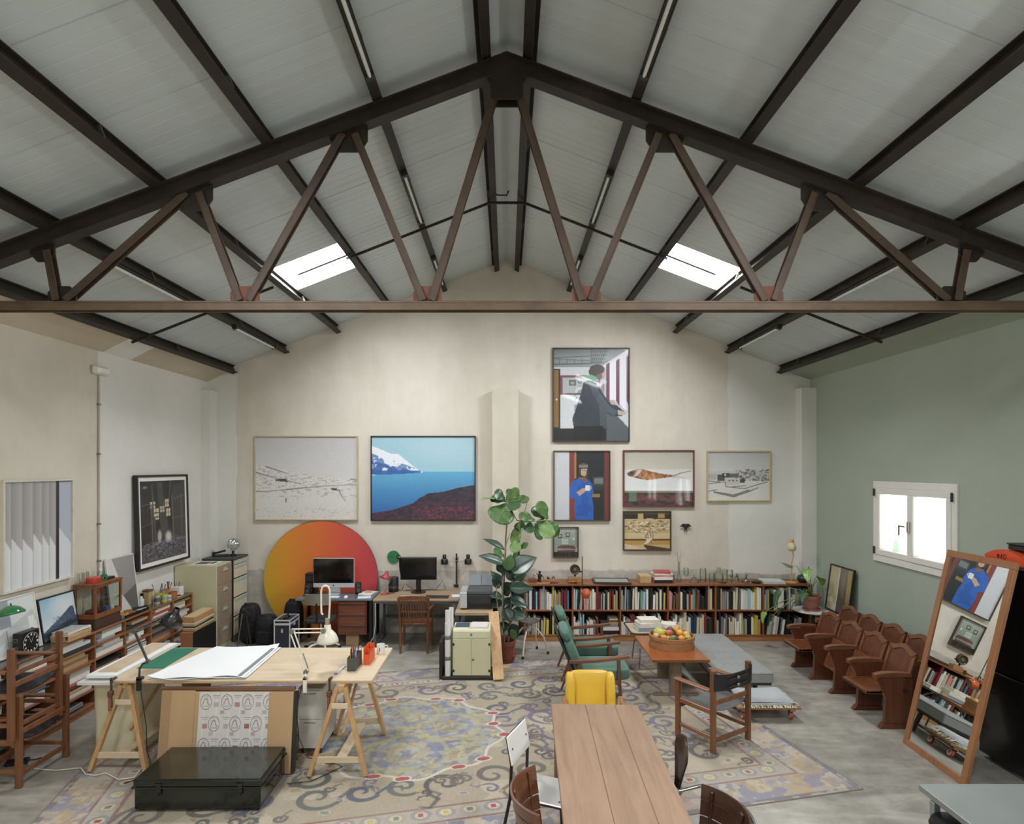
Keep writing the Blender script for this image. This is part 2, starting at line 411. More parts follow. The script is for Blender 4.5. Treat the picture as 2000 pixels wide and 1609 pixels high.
# frosted casement windows in the right wall: the far one is in the picture, the others stand in the same wall nearer
def frosted(w):
    tc = w.n('TexCoord'); sp = w.n('SeparateXYZ'); w.l(tc.outputs['Object'], sp.inputs[0])
    y, z = sp.outputs[1], sp.outputs[2]; nz = w.noise(w.co((5, 5, 5)), 1.2, 2)
    lo = w.ramp(w.math('ADD', z, w.math('MULTIPLY', nz, .3)), [(.1, rgba('#e0bfae')), (.42, rgba('#ffffff'))])
    dx = w.math('SUBTRACT', y, 1.13); dz = w.math('SUBTRACT', z, .12)
    r = w.math('SQRT', w.math('ADD', w.math('POWER', w.math('DIVIDE', dx, .10), 2), w.math('POWER', w.math('DIVIDE', dz, .26), 2)))
    g = w.ramp(r, [(.6, rgba('#93ae96')), (1.0, rgba('#ffffff'))])
    return w.mix(1.0, lo, g, 'MULTIPLY')
m_frost = glow('frosted_daylight', '#ffffff', WIN_L); 
m_frost1 = glow('frosted_daylight_garden', '#ffffff', 1.35, frosted)
k = 0
for (h0, h1, b, t_), nm in ((WIN, 'window_1'), (WIN2, 'window_8'), (WIN3, 'window_9')):
    t = thing(nm, None, None, (XR, h0, b)); t['kind'] = 'structure'; Wd, Hd = h1-h0, t_-b
    mb = M()
    for (y0, y1, z0, z1) in ((-.03, Wd+.03, -.04, .05), (-.03, Wd+.03, Hd-.05, Hd+.04), (-.03, .05, .05, Hd-.05), (Wd-.05, Wd+.03, .05, Hd-.05)): mb.cb(-.03, .12, y0, y1, z0, z1, .006)
    obj('window_frame', mb, m_upvc, t)
    for (a, c) in ((.05, Wd/2+.012), (Wd/2-.012, Wd-.05)):
        s = M(); x0 = -.045 if a < .1 else -.04
        for (y0, y1, z0, z1) in ((a, c, .05, .13), (a, c, Hd-.13, Hd-.05), (a, a+.075, .13, Hd-.13), (c-.075, c, .13, Hd-.13)): s.cb(x0, .07, y0, y1, z0, z1, .008)
        sash = obj('sash', s, m_upvc, t)
        obj('pane', M().quad((.03, a+.07, .12), (.03, a+.07, Hd-.12), (.03, c-.07, Hd-.12), (.03, c-.07, .12)), m_frost1 if nm == 'window_1' else m_frost, sash)
    h = M().cb(-.075, -.045, Wd/2-.016, Wd/2+.016, Hd*.42, Hd*.55, .004); h.cyl((-.07, Wd/2, Hd*.49), (-.11, Wd/2, Hd*.49), .009); h.cb(-.118, -.1, Wd/2-.01, Wd/2+.11, Hd*.48, Hd*.5, .004); h.cb(-.118, -.1, Wd/2+.095, Wd/2+.115, Hd*.37, Hd*.5, .004)
    obj('window_handle', h, metal('#a9a79c', .35), t)
    for zz in (.06, Hd-.16):
        obj('hinge', M().cyl((-.05, .02, zz), (-.05, .02, zz+.1), .012), m_dark, t); obj('hinge', M().cyl((-.05, Wd-.02, zz), (-.05, Wd-.02, zz+.1), .012), m_dark, t)
# ---------------------------------------------------------------- roof steel
def steel(c='#3d322c', c2='#2a2421', rust=.3):
    w = N('rusty_steel'); v = w.co(); n = w.noise(v, 2.2, 6, .65); n2 = w.noise(w.co((9, 1, 9)), 3, 4)
    col = w.ramp(n, [(.3, rgba(c2)), (.55, rgba(c)), (.75, rgba('#45372f'))]); col = w.mix(w.math('MULTIPLY', n2, rust), col, rgba('#5e4a3e')); return w.set(col, .55, .15)
m_steel = steel('#2b251d', '#1c1914', .12); m_chord = steel('#6e5c49', '#514333', .3); m_red = plain('#7a4b3c', .7, 0, .2)
m_tstrut = steel('#574839', '#3a3026', .35)
m_bolt = metal('#8c8378', .5)
PX = (.21, 1.07, 1.95, 2.83, 3.69, 4.55)
SIDE = {-1: 'left', 1: 'right'}; ORD = ['ridge', 'second', 'third', 'fourth', 'fifth', 'eaves']
m_tubew = plain('#dfe0da', .35, 0, .03)
for sx in (-1, 1):
    for i, x in enumerate(PX):
        X = sx*x; zt = zr(x); h = .13; w = .078
        mb = M(); A = math.atan(RS)*(-sx)*-1
        R = Matrix.Translation((X, 0, zt)) @ Matrix.Rotation(sx*math.atan(RS), 4, 'Y'); mb.at(R)
        y0, y1 = YR, YB+.04
        mb.box(-w/2, w/2, y0, y1, -h, -h+.012); mb.box(-w/2, w/2, y0, y1, -.013, -.001); mb.box(-.005, .005, y0, y1, -h+.012, -.013)
        t = thing('purlin', ('dark rusty steel roof purlin just %s of the ridge' % SIDE[sx]) if i == 0 else ('dark rusty steel roof purlin, lowest one beside the %s wall' % SIDE[sx]) if i == 5 else 'dark rusty steel roof purlin, %s from the ridge on the %s slope' % (ORD[i], SIDE[sx]), 'beam', group='roof purlins')
        obj('beam_section', mb, m_steel, t)
        for yy in np.arange(3.2, 10, 2.1):
            obj('hook_bolt', M().at(R).box(-w/2-.004, -w/2+.02, yy, yy+.012, -h+.012, -.02), m_bolt, t)
            obj('hook_bolt', M().at(R).box(w/2-.02, w/2+.004, yy+1, yy+1.012, -h+.012, -.02), m_bolt, t)
# strip lights fixed under the second and fifth purlins
for sx in (-1, 1):
    for x, runs in ((1.07, ((3.3, 4.55), (6.05, 7.25), (8.5, 9.7))), (3.69, ((5.6, 7.3), (8.2, 9.6)))):
        for (y0, y1), where in zip(runs, ('nearest the truss in front', 'beyond the truss', 'close to the back wall') if x < 2 else ('beyond the truss', 'close to the back wall')):
            R = Matrix.Translation((sx*x, 0, zr(x))) @ Matrix.Rotation(sx*math.atan(RS), 4, 'Y')
            t = thing('strip_light', 'slim unlit white tube light on %s purlin of %s slope, %s' % ('second' if x < 2 else 'fifth', SIDE[sx], where), 'light', group='tube lights under the purlins')
            obj('housing', M().at(R).cb(-.028, .028, y0, y1, -.155, -.133, .003), m_dark, t)
            obj('tube', M().at(R).cyl((0, y0+.03, -.168), (0, y1-.03, -.168), .014, n=10), m_tubew, t, smooth=60)
            obj('end_clip', M().at(R).cb(-.035, .035, y0-.01, y0+.04, -.18, -.133, .004), m_dark, t)
            obj('end_clip', M().at(R).cb(-.035, .035, y1-.04, y1+.01, -.18, -.133, .004), m_dark, t)
# sag rods across the purlins half way down the bay
t = thing('sag_rod', 'thin steel sag rods crossing the purlins between truss and back wall', 'rod')
for sx in (-1, 1):
    for a, b in zip(PX, PX[1:]):
        if 1.9 < a < 2.0: continue
        obj('rod', M().beam((sx*a, 7.45, zr(a)-.165), (sx*b, 7.45, zr(b)-.165), .02, .03), m_steel, t)
obj('rod', M().beam((-.21, 7.45, zr(.21)-.165), (.21, 7.45, zr(.21)-.165), .02, .03), m_steel, t)
obj('cable_loop', M().tube([(-.18, 7.4, zr(.2)-.02), (-.17, 7.42, zr(.2)-.07), (-.1, 7.43, zr(.2)-.085), (0, 7.43, zr(.2)-.085), (.02, 7.43, zr(.2)-.03)], .01, 6), m_dark, t)
# the truss
YT = 4.95
tr = thing('roof_truss', 'dark riveted steel roof truss spanning the whole hall', 'truss', (0, YT, 0))
def tc_z(x): return 6.035-.378*abs(x)                    # top edge of the top chord
for sx in (-1, 1):
    mb = M()
    for off in (-.045, .045):
        mb.prism([(0, tc_z(0)), (sx*5.0, tc_z(5.0)), (sx*5.0, tc_z(5.0)-.1), (0, tc_z(0)-.1)], 'y', off-.006, off+.006)
    mb.prism([(0, tc_z(0)), (sx*5.0, tc_z(5.0)), (sx*5.0, tc_z(5.0)-.012), (0, tc_z(0)-.012)], 'y', -.1, .1)
    mb.prism([(0, tc_z(0)-.1), (sx*5.0, tc_z(5.0)-.1), (sx*5.0, tc_z(5.0)-.112), (0, tc_z(0)-.112)], 'y', -.06, .06)
    obj('top_chord', mb, m_steel, tr)
zb = 4.065
obj('bottom_chord', M().box(XL-.1, XR+.1, -.055, .055, zb-.006, zb+.006).box(XL-.1, XR+.1, -.05, -.038, zb-.06, zb).box(XL-.1, XR+.1, .038, .05, zb-.06, zb).box(XL-.1, XR+.1, -.012, .012, zb+.006, zb+.022), m_chord, tr)
TOPX = [0, 1.27, 2.52, 3.74]; BOTX = [.64, 2.11, 3.58]
def gus(x, z, pts): return M().prism([(x+a, z+b) for a, b in pts], 'y', -.008, .008)
for sx in (-1, 1):
    for b in BOTX:
        obj('gusset_plate', gus(sx*b, zb, [(-.115, 0), (-.115, .09), (-.06, .14), (.06, .14), (.115, .09), (.115, 0)]), m_red if b < 3 else m_steel, tr)
    for tx in TOPX[1:]:
        z0 = tc_z(tx)-.1; q = .15 if tx < 3.5 else .1; d = .17 if tx < 3.5 else .12
        obj('gusset_plate', gus(sx*tx, z0, [(-q, .06+q*.378*sx), (q, .06-q*.378*sx), (q, -d*.45), (q-.06, -d), (-q+.06, -d), (-q, -d*.45)]), m_steel, tr)
    pairs = [(0, 0), (0, 1), (1, 1), (1, 2), (2, 2), (2, 3)]
    for (bi, ti) in pairs:
        bx_, tx = BOTX[bi], TOPX[ti]; off = .03 if tx < bx_ else -.03
        p0 = Vector((sx*(bx_+(-.035 if tx < bx_ else .035)), 0, zb+.02)); p1 = Vector((sx*(tx+(.05 if tx < bx_ else -.05)), 0, tc_z(tx)-.13))
        if ti == 0: p1 = Vector((sx*.07, 0, tc_z(0)-.2))
        mb = M(); mb.beam(p0+Vector((0, -.028, 0)), p1+Vector((0, -.028, 0)), .06, .01, (0, 1, 0), .002); mb.beam(p0+Vector((0, .028, 0)), p1+Vector((0, .028, 0)), .06, .01, (0, 1, 0), .002)
        d = (p1-p0).normalized(); nn = Vector((d.z, 0, -d.x))*sx*.02
        mb.beam(p0+nn, p1+nn, .01, .07, (0, 1, 0), .002)
        obj('strut', mb, m_tstrut, tr)
obj('gusset_plate', M().prism([(-.0, 6.05), (-.3, 5.935), (-.13, 5.86), (-.13, 5.72), (-.1, 5.68), (.1, 5.68), (.13, 5.72), (.13, 5.86), (.3, 5.935)], 'y', -.062, -.05).prism([(0, 6.04), (-.13, 5.99), (-.13, 5.72), (-.1, 5.68), (.1, 5.68), (.13, 5.72), (.13, 5.99)], 'y', .05, .06), m_steel, tr)
# ---------------------------------------------------------------- painted flat prints (as vertex colours on fine grids)
class Canvas:
    def __init__(s, w, h, bg='#ffffff'):
        s.w, s.h = w, h; s.a = np.zeros((h, w, 3)); s.a[:] = s.c(bg)
        s.x, s.y = np.meshgrid((np.arange(w)+.5)/w, (np.arange(h)+.5)/h)
    def c(s, c): c = c.lstrip('#'); return np.array([int(c[i:i+2], 16)/255 for i in (0, 2, 4)])
    def put(s, m, c, al=1.0):
        m = np.asarray(m, float)*al; s.a += m[..., None]*((s.c(c) if isinstance(c, str) else c)-s.a); return s
    def poly(s, pts, c, al=1.0):
        m = np.zeros((s.h, s.w), bool); n = len(pts)
        for i in range(n):
            (x0, y0), (x1, y1) = pts[i], pts[(i+1) % n]
            if y0 == y1: continue
            cnd = ((s.y >= min(y0, y1)) & (s.y < max(y0, y1)))
            m ^= cnd & (s.x < (s.y-y0)*(x1-x0)/(y1-y0)+x0)
        return s.put(m, c, al)
    def rect(s, x0, y0, x1, y1, c, al=1.0): return s.put((s.x >= x0) & (s.x < x1) & (s.y >= y0) & (s.y < y1), c, al)
    def ell(s, cx, cy, rx, ry, c, al=1.0, soft=0.0, rot=0.0):
        dx, dy = s.x-cx, s.y-cy
        if rot: dx, dy = dx*math.cos(rot)+dy*math.sin(rot), -dx*math.sin(rot)+dy*math.cos(rot)
        d = (dx/rx)**2+(dy/ry)**2
        return s.put(np.clip((1-d)/soft, 0, 1) if soft else d < 1, c, al)
    def ring(s, cx, cy, r, wd, c, asp=1.0, al=1.0):
        d = np.hypot(s.x-cx, (s.y-cy)*asp); return s.put(np.abs(d-r) < wd/2, c, al)
    def grad(s, y0, y1, c0, c1, m=None):
        t = np.clip((s.y-y0)/(y1-y0), 0, 1)[..., None]; col = s.c(c0)*(1-t)+s.c(c1)*t
        k = ((s.y >= y0) & (s.y <= y1)); k = k if m is None else k & m; s.a[k] = col[k]; return s
    def stroke(s, pts, w, c, al=1.0, px=False):           # w in pixels, or a list of widths
        X = np.array([p[0] for p in pts])*s.w; Y = np.array([p[1] for p in pts])*s.h
        w = [w]*len(pts) if not hasattr(w, '__len__') else w; col = s.c(c) if isinstance(c, str) else c
        for i in range(len(pts)-1):
            r = max(w[i], w[i+1])/2+1
            a0, a1 = int(max(0, min(X[i], X[i+1])-r)), int(min(s.w, max(X[i], X[i+1])+r+1))
            b0, b1 = int(max(0, min(Y[i], Y[i+1])-r)), int(min(s.h, max(Y[i], Y[i+1])+r+1))
            if a1 <= a0 or b1 <= b0: continue
            gx, gy = np.meshgrid(np.arange(a0, a1)+.5, np.arange(b0, b1)+.5)
            dx, dy = X[i+1]-X[i], Y[i+1]-Y[i]; L = dx*dx+dy*dy+1e-9
            t = np.clip(((gx-X[i])*dx+(gy-Y[i])*dy)/L, 0, 1); d = np.hypot(gx-X[i]-t*dx, gy-Y[i]-t*dy)
            m = np.clip((w[i]*(1-t)+w[i+1]*t)/2-d+.5, 0, 1)*al
            s.a[b0:b1, a0:a1] += m[..., None]*(col-s.a[b0:b1, a0:a1])
        return s
    def noise(s, sc, seed=0, oct=4, asp=1.0):
        r = np.random.RandomState(seed); o = np.zeros((s.h, s.w)); amp = 1; tot = 0
        for k in range(oct):
            gx, gy = max(2, int(sc*2**k)), max(2, int(sc*asp*2**k*s.h/s.w)); g = r.rand(gy+2, gx+2)
            fx, fy = s.x*gx, s.y*gy; ix, iy = fx.astype(int), fy.astype(int); tx, ty = fx-ix, fy-iy
            tx = tx*tx*(3-2*tx); ty = ty*ty*(3-2*ty)
            o += amp*((g[iy, ix]*(1-tx)+g[iy, ix+1]*tx)*(1-ty)+(g[iy+1, ix]*(1-tx)+g[iy+1, ix+1]*tx)*ty); tot += amp; amp *= .55
        return o/tot
    def speck(s, m, c, sc, thr, seed=0, al=1.0, asp=1.0): return s.put(m & (s.noise(sc, seed, 3, asp) > thr), c, al)
    def grain(s, k, seed=0): s.a = np.clip(s.a+np.random.RandomState(seed).uniform(-k, k, (s.h, s.w, 1)), 0, 1); return s
    def mesh(s, name, w, h, mat, fn=None):                 # upright grid in the local XZ plane, facing -Y
        me = bpy.data.meshes.new(name); nx, ny = s.w, s.h
        X, Z = np.meshgrid(np.linspace(-w/2, w/2, nx), np.linspace(h, 0, ny)); co = np.zeros((ny*nx, 3))
        if fn is None: co[:, 0] = X.ravel(); co[:, 2] = Z.ravel()
        else: co[:] = fn(X.ravel(), Z.ravel())
        i = np.arange(ny*nx).reshape(ny, nx)
        q = np.stack([i[1:, :-1], i[1:, 1:], i[:-1, 1:], i[:-1, :-1]], -1).reshape(-1, 4)
        me.vertices.add(len(co)); me.vertices.foreach_set('co', co.ravel()); nf = len(q)
        me.loops.add(nf*4); me.loops.foreach_set('vertex_index', q.ravel().astype(np.int32))
        me.polygons.add(nf); me.polygons.foreach_set('loop_start', np.arange(nf, dtype=np.int32)*4)
        me.update(calc_edges=True)
        at = me.color_attributes.new('Col', 'FLOAT_COLOR', 'POINT'); a = np.clip(s.a.reshape(-1, 3), 0, 1)
        l = np.where(a <= .04045, a/12.92, ((a+.055)/1.055)**2.4); at.data.foreach_set('color', np.concatenate([l, np.ones((len(l), 1))], 1).astype(np.float32).ravel())
        me.materials.append(mat); return me

def framed(label, c, loc, w, h, fr, rz=0, lean=0, fw=.02, fd=.045, mat_w=0, matc='#efeee8', group=None, name='framed_photograph', coat=.28):
    t = thing(name, label, 'picture', loc, rz, group); t.rotation_euler = (lean, 0, rz)
    m = fr if not isinstance(fr, str) else plain(fr, .45)
    for (x0, x1, z0, z1) in ((-w/2, w/2, 0, fw), (-w/2, w/2, h-fw, h), (-w/2, -w/2+fw, fw, h-fw), (w/2-fw, w/2, fw, h-fw)):
        obj('frame_rail', M().cb(x0, x1, -fd, 0, z0, z1, .002), m, t)
    i = fw+mat_w
    if mat_w: obj('mat_board', M().box(-w/2+fw, w/2-fw, -fd+.018, -.004, fw, h-fw), plain(matc, .8, 0, .02), t)
    else: obj('backing', M().box(-w/2+fw, w/2-fw, -.014, -.002, fw, h-fw), plain('#b9b2a2', .8), t)
    me = c.mesh('print', w-2*i, h-2*i, printed(.4, coat))
    o = obj('print', me, None, t); o.location = (0, -fd+.014 if mat_w else -.022, i); return t
def wall_pic(label, c, px, fr, **k):                      # on the back wall from its outline in the photograph
    x0, x1, y0, y1 = px; Y = YB-.03; q = Y/F
    return framed(label, c, (((x0+x1)/2-VX)*q, YB-.004, CH-(y1-HZ)*q), (x1-x0)*q, (y1-y0)*q, fr, **k)

# 1 snow-covered slope
c = Canvas(170, 140, '#cfcdcb'); c.grad(0, .5, '#c6c5c5', '#d6d4d2'); c.grad(.5, 1, '#dad8d4', '#d8d6d0')
hill = c.y > .33+.28*c.x-.08*c.x**2; c.put(hill, '#dedbd6', .6)
c.speck(hill & (c.y < .75), '#9a948a', 26, .65, 3, .5, 3.2); c.speck(hill & (c.y < .62), '#857f76', 40, .7, 9, .6, 3)
for p in ([(0, .66), (.1, .665), (.2, .65), (.38, .63)], [(.3, .64), (.55, .61), (.75, .59), (1, .58)], [(.82, .64), (.84, .70), (.885, .78)], [(.94, .515), (1, .52)], [(0, .43), (.2, .5), (.45, .57)], [(.1, .36), (.3, .44)]): c.stroke(p, [1.8, 1.2]+[.9]*(len(p)-2), '#5d574f', .8)
c.poly([(.19, .515), (.3, .505), (.32, .55), (.2, .535)], '#55504a'); c.poly([(.74, .625), (.8, .62), (.81, .655), (.75, .645)], '#5a554f')
c.stroke([(.3, .75), (.3, .79)], 1.5, '#4d4944'); c.speck(c.y > .86, '#8d8a86', 60, .72, 5, .6, 2); c.grain(.02, 1)
wall_pic('large pale photograph of a snowy hillside in a thin light wood frame', c, (497, 699, 851, 1016), '#c3b494', fw=.02)
# 2 fjord
c = Canvas(180, 145, '#8db9cd'); c.grad(0, .42, '#a3c9d6', '#9fcbd8'); c.ell(.75, .1, .5, .3, '#b5d3dc', .7, 1.0); c.put(c.y > .42, '#4f95bf')
c.grad(.42, .95, '#63add0', '#2f67ab')
m0 = [(0, .11), (.07, .14), (.14, .18), (.2, .21), (.26, .21), (.31, .26), (.37, .32), (.43, .38), (.5, .43), (.3, .448), (0, .46)]
c.poly(m0, '#e9eef2'); b = (c.x < .5) & (c.y > .2+.42*c.x) & (c.y < .455); k = Canvas(180, 145, '#000000'); k.poly(m0, '#ffffff'); b &= k.a[..., 0] > .5
c.speck(b, '#4d74ad', 22, .47, 2, .75, 1.2); c.speck(b & (c.y > .29+.3*c.x), '#3d65a5', 16, .42, 7, .9); c.put(b & (c.y > .41-.0*c.x) & (c.x < .48), '#3a63a6', .8)
h0 = [(0, .92), (.2, .88), (.4, .8), (.46, .74), (.55, .68), (.7, .66), (.85, .61), (1, .58), (1, 1), (0, 1)]
c.poly(h0, '#33303f'); k = Canvas(180, 145, '#000000'); k.poly(h0, '#ffffff'); b = k.a[..., 0] > .5
c.speck(b, '#4a3844', 30, .5, 3, .8, 2); c.speck(b & (c.y > .78), '#5f3544', 44, .55, 8, .8, 2); c.speck(b & (c.y > .84) & (c.x > .4), '#96485a', 60, .63, 6, .8, 2); c.grain(.015, 2)
wall_pic('large blue photograph of a fjord with snowy headland in a black frame', c, (724, 929, 851, 1017), '#2c2a28', fw=.018)
# 3 man at a window
c = Canvas(130, 160, '#c9ccce'); c.rect(0, 0, 1, .2, '#8d9594'); c.grad(0, .12, '#6f7675', '#9aa19f')
for i in range(7): c.stroke([(.5+.035*i, 0), (.5+.02*i, .16)], 1.2, '#4b5150')
for yy in (.03, .07, .11, .15): c.stroke([(.5, yy), (.74-.5*yy, yy)], 1.2, '#4b5150')
c.stroke([(0, .1), (.5, .08)], 1.5, '#5d6463'); c.stroke([(0, .17), (.5, .16)], 2, '#565c5b'); c.stroke([(0, .11), (.5, .13)], 1, '#596060')
for xx in (.08, .18, .28, .38): c.stroke([(xx, .11), (xx, .17)], 1, '#596060')
c.rect(0, .22, .09, 1, '#33302c'); c.rect(.0, .23, .07, .85, '#8a6a3c'); c.ell(.04, .55, .012, .01, '#d8d2c0')
c.rect(.09, .285, .62, .5, '#7a4a55'); c.rect(.12, .31, .6, .48, '#aeb4b2'); c.rect(.21, .34, .3, .4, '#5e6462'); c.rect(.23, .355, .28, .385, '#9aa09c'); c.rect(.29, .42, .4, .48, '#c9cfcc')
c.rect(.09, .5, .5, .86, '#cdd0d2'); c.rect(0, .86, 1, 1, '#2a2b2c')
c.poly([(.62, .2), (1, .02), (1, .75), (.62, .55)], '#c3bcc4'); c.poly([(.62, .2), (1, .0), (1, .05), (.62, .23)], '#d9dcdf')
for a, b2 in ((.7, .745), (.83, .875), (.97, 1.0)): c.poly([(a, .2-.3*(a-.6)), (b2, .19-.3*(b2-.6)), (b2, .62), (a, .56)], '#6d3a4c')
c.poly([(.745, .16), (.83, .12), (.83, .58), (.745, .55)], '#e6e6ec'); c.poly([(.88, .09), (.97, .05), (.97, .68), (.88, .6)], '#e2e1e8')
c.poly([(.66, .62), (.8, .63), (1, .7), (1, .88), (.86, .78)], '#c5c9cc'); c.poly([(.7, .7), (.84, .72), (1, .86), (1, 1), (.7, 1)], '#565d62')
c.poly([(.4, .36), (.5, .33), (.58, .38), (.64, .46), (.72, .56), (.82, .6), (.94, .68), (.97, .7), (.9, .73), (.78, .73), (.66, .68), (.64, .78), (.62, .85), (.45, .86), (.27, .85), (.25, .76), (.3, .65), (.36, .5)], '#303a42')
c.poly([(.46, .36), (.56, .39), (.62, .48), (.74, .62), (.86, .68), (.8, .73), (.66, .66), (.56, .55)], '#48565f'); c.put((c.noise(14, 3) > .55) & (c.y > .35) & (c.y < .85) & (np.abs(c.x-.48) < .2), '#27313a', .35)
c.poly([(.85, .66), (.97, .69), (.96, .715), (.86, .72)], '#b9a79c'); c.poly([(.75, .55), (.82, .56), (.82, .61), (.76, .6)], '#b8a69b')
c.ell(.62, .27, .07, .065, '#b79f92'); c.ell(.58, .225, .1, .055, '#3a3330'); c.ell(.53, .25, .06, .06, '#3b3431'); c.poly([(.66, .25), (.695, .27), (.68, .3), (.65, .3)], '#bda69a')
c.ell(.605, .3, .045, .035, '#5a4c45', .8); c.poly([(.38, .3), (.5, .28), (.58, .31), (.56, .35), (.46, .34)], '#74a886'); c.ell(.66, .36, .06, .03, '#cfe0d4', .8, .8)  # green and pale reflections in the picture glass, painted into the print
c.poly([(.6, .5), (.7, .6), (.72, 1), (.58, 1), (.62, .8)], '#4a5054'); c.rect(.0, .86, .7, 1, '#1c1e20'); c.rect(.27, .84, .66, 1, '#15181a'); c.grain(.02, 3)
wall_pic('tall photograph of a dark-haired person in a navy jacket leaning at a window, highest frame', c, (1079, 1230, 679, 863), '#4a4038', fw=.02)
# 4 person in blue
c = Canvas(110, 136, '#22272a'); c.rect(0, 0, .27, 1, '#cbcdd0'); c.rect(.27, 0, .37, 1, '#7d3d3a'); c.rect(.36, 0, .4, .4, '#a8783a'); c.rect(.9, 0, 1, 1, '#6e3836'); c.rect(.88, 0, .91, 1, '#3a2b2a')
c.rect(.7, .37, .9, .5, '#3f4648'); c.rect(.73, .39, .88, .47, '#717876'); c.rect(.55, .5, .9, .56, '#2c3537'); c.rect(.68, .62, .83, .67, '#8a7548'); c.rect(.7, .67, .88, .95, '#20282a')
c.poly([(.36, .42), (.48, .38), (.62, .41), (.69, .48), (.71, .6), (.67, .62), (.71, .8), (.71, 1), (.38, 1), (.36, .8), (.38, .7), (.28, .66), (.28, .54), (.32, .45)], '#2f63b5')
c.put((c.noise(9, 4) > .56) & (c.y > .42) & (c.x > .28) & (c.x < .71) & (c.a[..., 2] > .6) & (c.a[..., 0] < .4), '#2553a2', .7)
c.poly([(.42, .38), (.56, .37), (.6, .44), (.57, .46), (.46, .4)], '#7a5a52'); c.ell(.535, .285, .065, .075, '#c0a392'); c.ell(.53, .215, .085, .045, '#565049'); c.rect(.45, .2, .61, .235, '#857b72'); c.poly([(.45, .23), (.49, .24), (.47, .36), (.45, .34)], '#4a3a35'); c.poly([(.59, .26), (.62, .3), (.6, .42), (.57, .38)], '#4a3a35')
c.ell(.515, .28, .01, .006, '#3a2c28'); c.ell(.555, .28, .01, .006, '#3a2c28'); c.stroke([(.53, .33), (.55, .33)], 1, '#8a5a50')
c.poly([(.4, .6), (.5, .54), (.57, .53), (.58, .57), (.46, .65)], '#bfa08c'); c.rect(.565, .49, .645, .575, '#e3dfd8'); c.ring(.645, .53, .022, .012, '#d6d2ca', 1.2); c.grain(.02, 4)
wall_pic('photograph of a person in a blue smock and knit cap holding a white mug', c, (1081, 1192, 880, 1017), '#4b4038', fw=.016)
# 5 fish
c = Canvas(140, 112, '#b7b3a4'); c.grad(0, .33, '#b3b0a2', '#c9c5b6'); c.rect(0, .33, 1, .72, '#dcdcda'); c.grad(.33, .72, '#d6d5d0', '#e6e7e8'); c.rect(0, .72, 1, .76, '#8d8468'); c.rect(0, .76, 1, 1, '#2e3430')
c.speck(c.y > .78, '#6b3f42', 14, .45, 3, .8, 2.5); c.put((np.abs(c.y-.86) < .05) & (c.noise(30, 5) > .4), '#7d4a4a', .6); c.rect(.07, .72, .18, .92, '#6d9a77', .6); c.rect(.74, .76, .8, .95, '#7b9a7a', .35)  # translucent green bars: reflections in the glass, painted into the print
fp = [(.04, .4), (.1, .36), (.2, .33), (.28, .33), (.36, .36), (.46, .39), (.58, .42), (.68, .43), (.74, .45), (.68, .47), (.58, .49), (.46, .51), (.34, .53), (.24, .51), (.14, .48), (.06, .45)]
c.poly(fp, '#a8764a'); k = Canvas(140, 112, '#000000'); k.poly(fp, '#ffffff'); b = k.a[..., 0] > .5
c.speck(b, '#7d4c35', 22, .52, 3, .8); c.speck(b, '#cf9a5c', 30, .6, 8, .8); c.speck(b & (c.x < .26), '#5d4a50', 18, .5, 9, .8); c.poly([(.2, .34), (.26, .34), (.2, .44), (.14, .47)], '#c9c3c0'); c.ell(.11, .4, .018, .02, '#2d2528')
c.stroke([(.72, .45), (.82, .4), (.97, .36)], [3, 2, 1.5], '#9a8a70'); c.stroke([(.7, .47), (.85, .48), (.95, .51)], [3, 1.5, .5], '#b9ad8c', .7); c.grain(.02, 5)
wall_pic('photograph of a dried fish on a white ledge in a dark red frame', c, (1217, 1356, 879, 990), '#6e3a35', fw=.022)
# 6 village in snow
c = Canvas(126, 100, '#c9c9c7'); c.grad(0, .4, '#c3c3c2', '#d3d2cf'); c.rect(0, .55, 1, 1, '#dedcd6')
r = random.Random(8)
for i in range(46): x = r.uniform(.5, .97); y = r.uniform(.36, .58); c.rect(x, y, x+r.uniform(.01, .06), y+r.uniform(.01, .035), r.choice(['#4b4a48', '#77756f', '#a7a49c', '#5b5956']), .8)
c.speck((c.y > .38) & (c.y < .6) & (c.x > .45), '#55534f', 50, .55, 2, .6)
c.rect(.24, .44, .36, .53, '#4c4b4c'); c.rect(.36, .45, .5, .53, '#6d6a66'); c.rect(.16, .47, .28, .6, '#3a3a38', .8); c.rect(.28, .55, .52, .68, '#cfcdc6'); c.rect(.52, .56, .6, .64, '#4d4a47'); c.rect(0, .46, .14, .58, '#b9b6ae'); c.rect(.27, .455, .3, .5, '#c8c8c6')
for p in ([(0, .66), (.28, .62), (.3, .72), (.6, .76), (.8, .68), (.97, .62)], [(.1, .84), (.42, .93), (.68, .82), (.82, .74)], [(.1, .82), (.42, .89), (.66, .79)], [(0, .6), (.2, .62)], [(.4, .72), (.62, .7)], [(0, .82), (.15, .78)]): c.stroke(p, 1.3, '#55524d')
c.poly([(.11, .83), (.42, .89), (.78, .75), (.43, .945)], '#77746c', .8)
for x in (.34, .4, .46): c.rect(x, .58, x+.025, .61, '#5b5954')
for x in (.62, .86): c.stroke([(x, .5), (x+.02, .38), (x+.05, .34)], 1, '#77746e', .7)
c.grain(.02, 6)
wall_pic('small pale photograph of a snowbound village in a light wood frame', c, (1380, 1505, 880, 979), '#c4b48f', fw=.022)
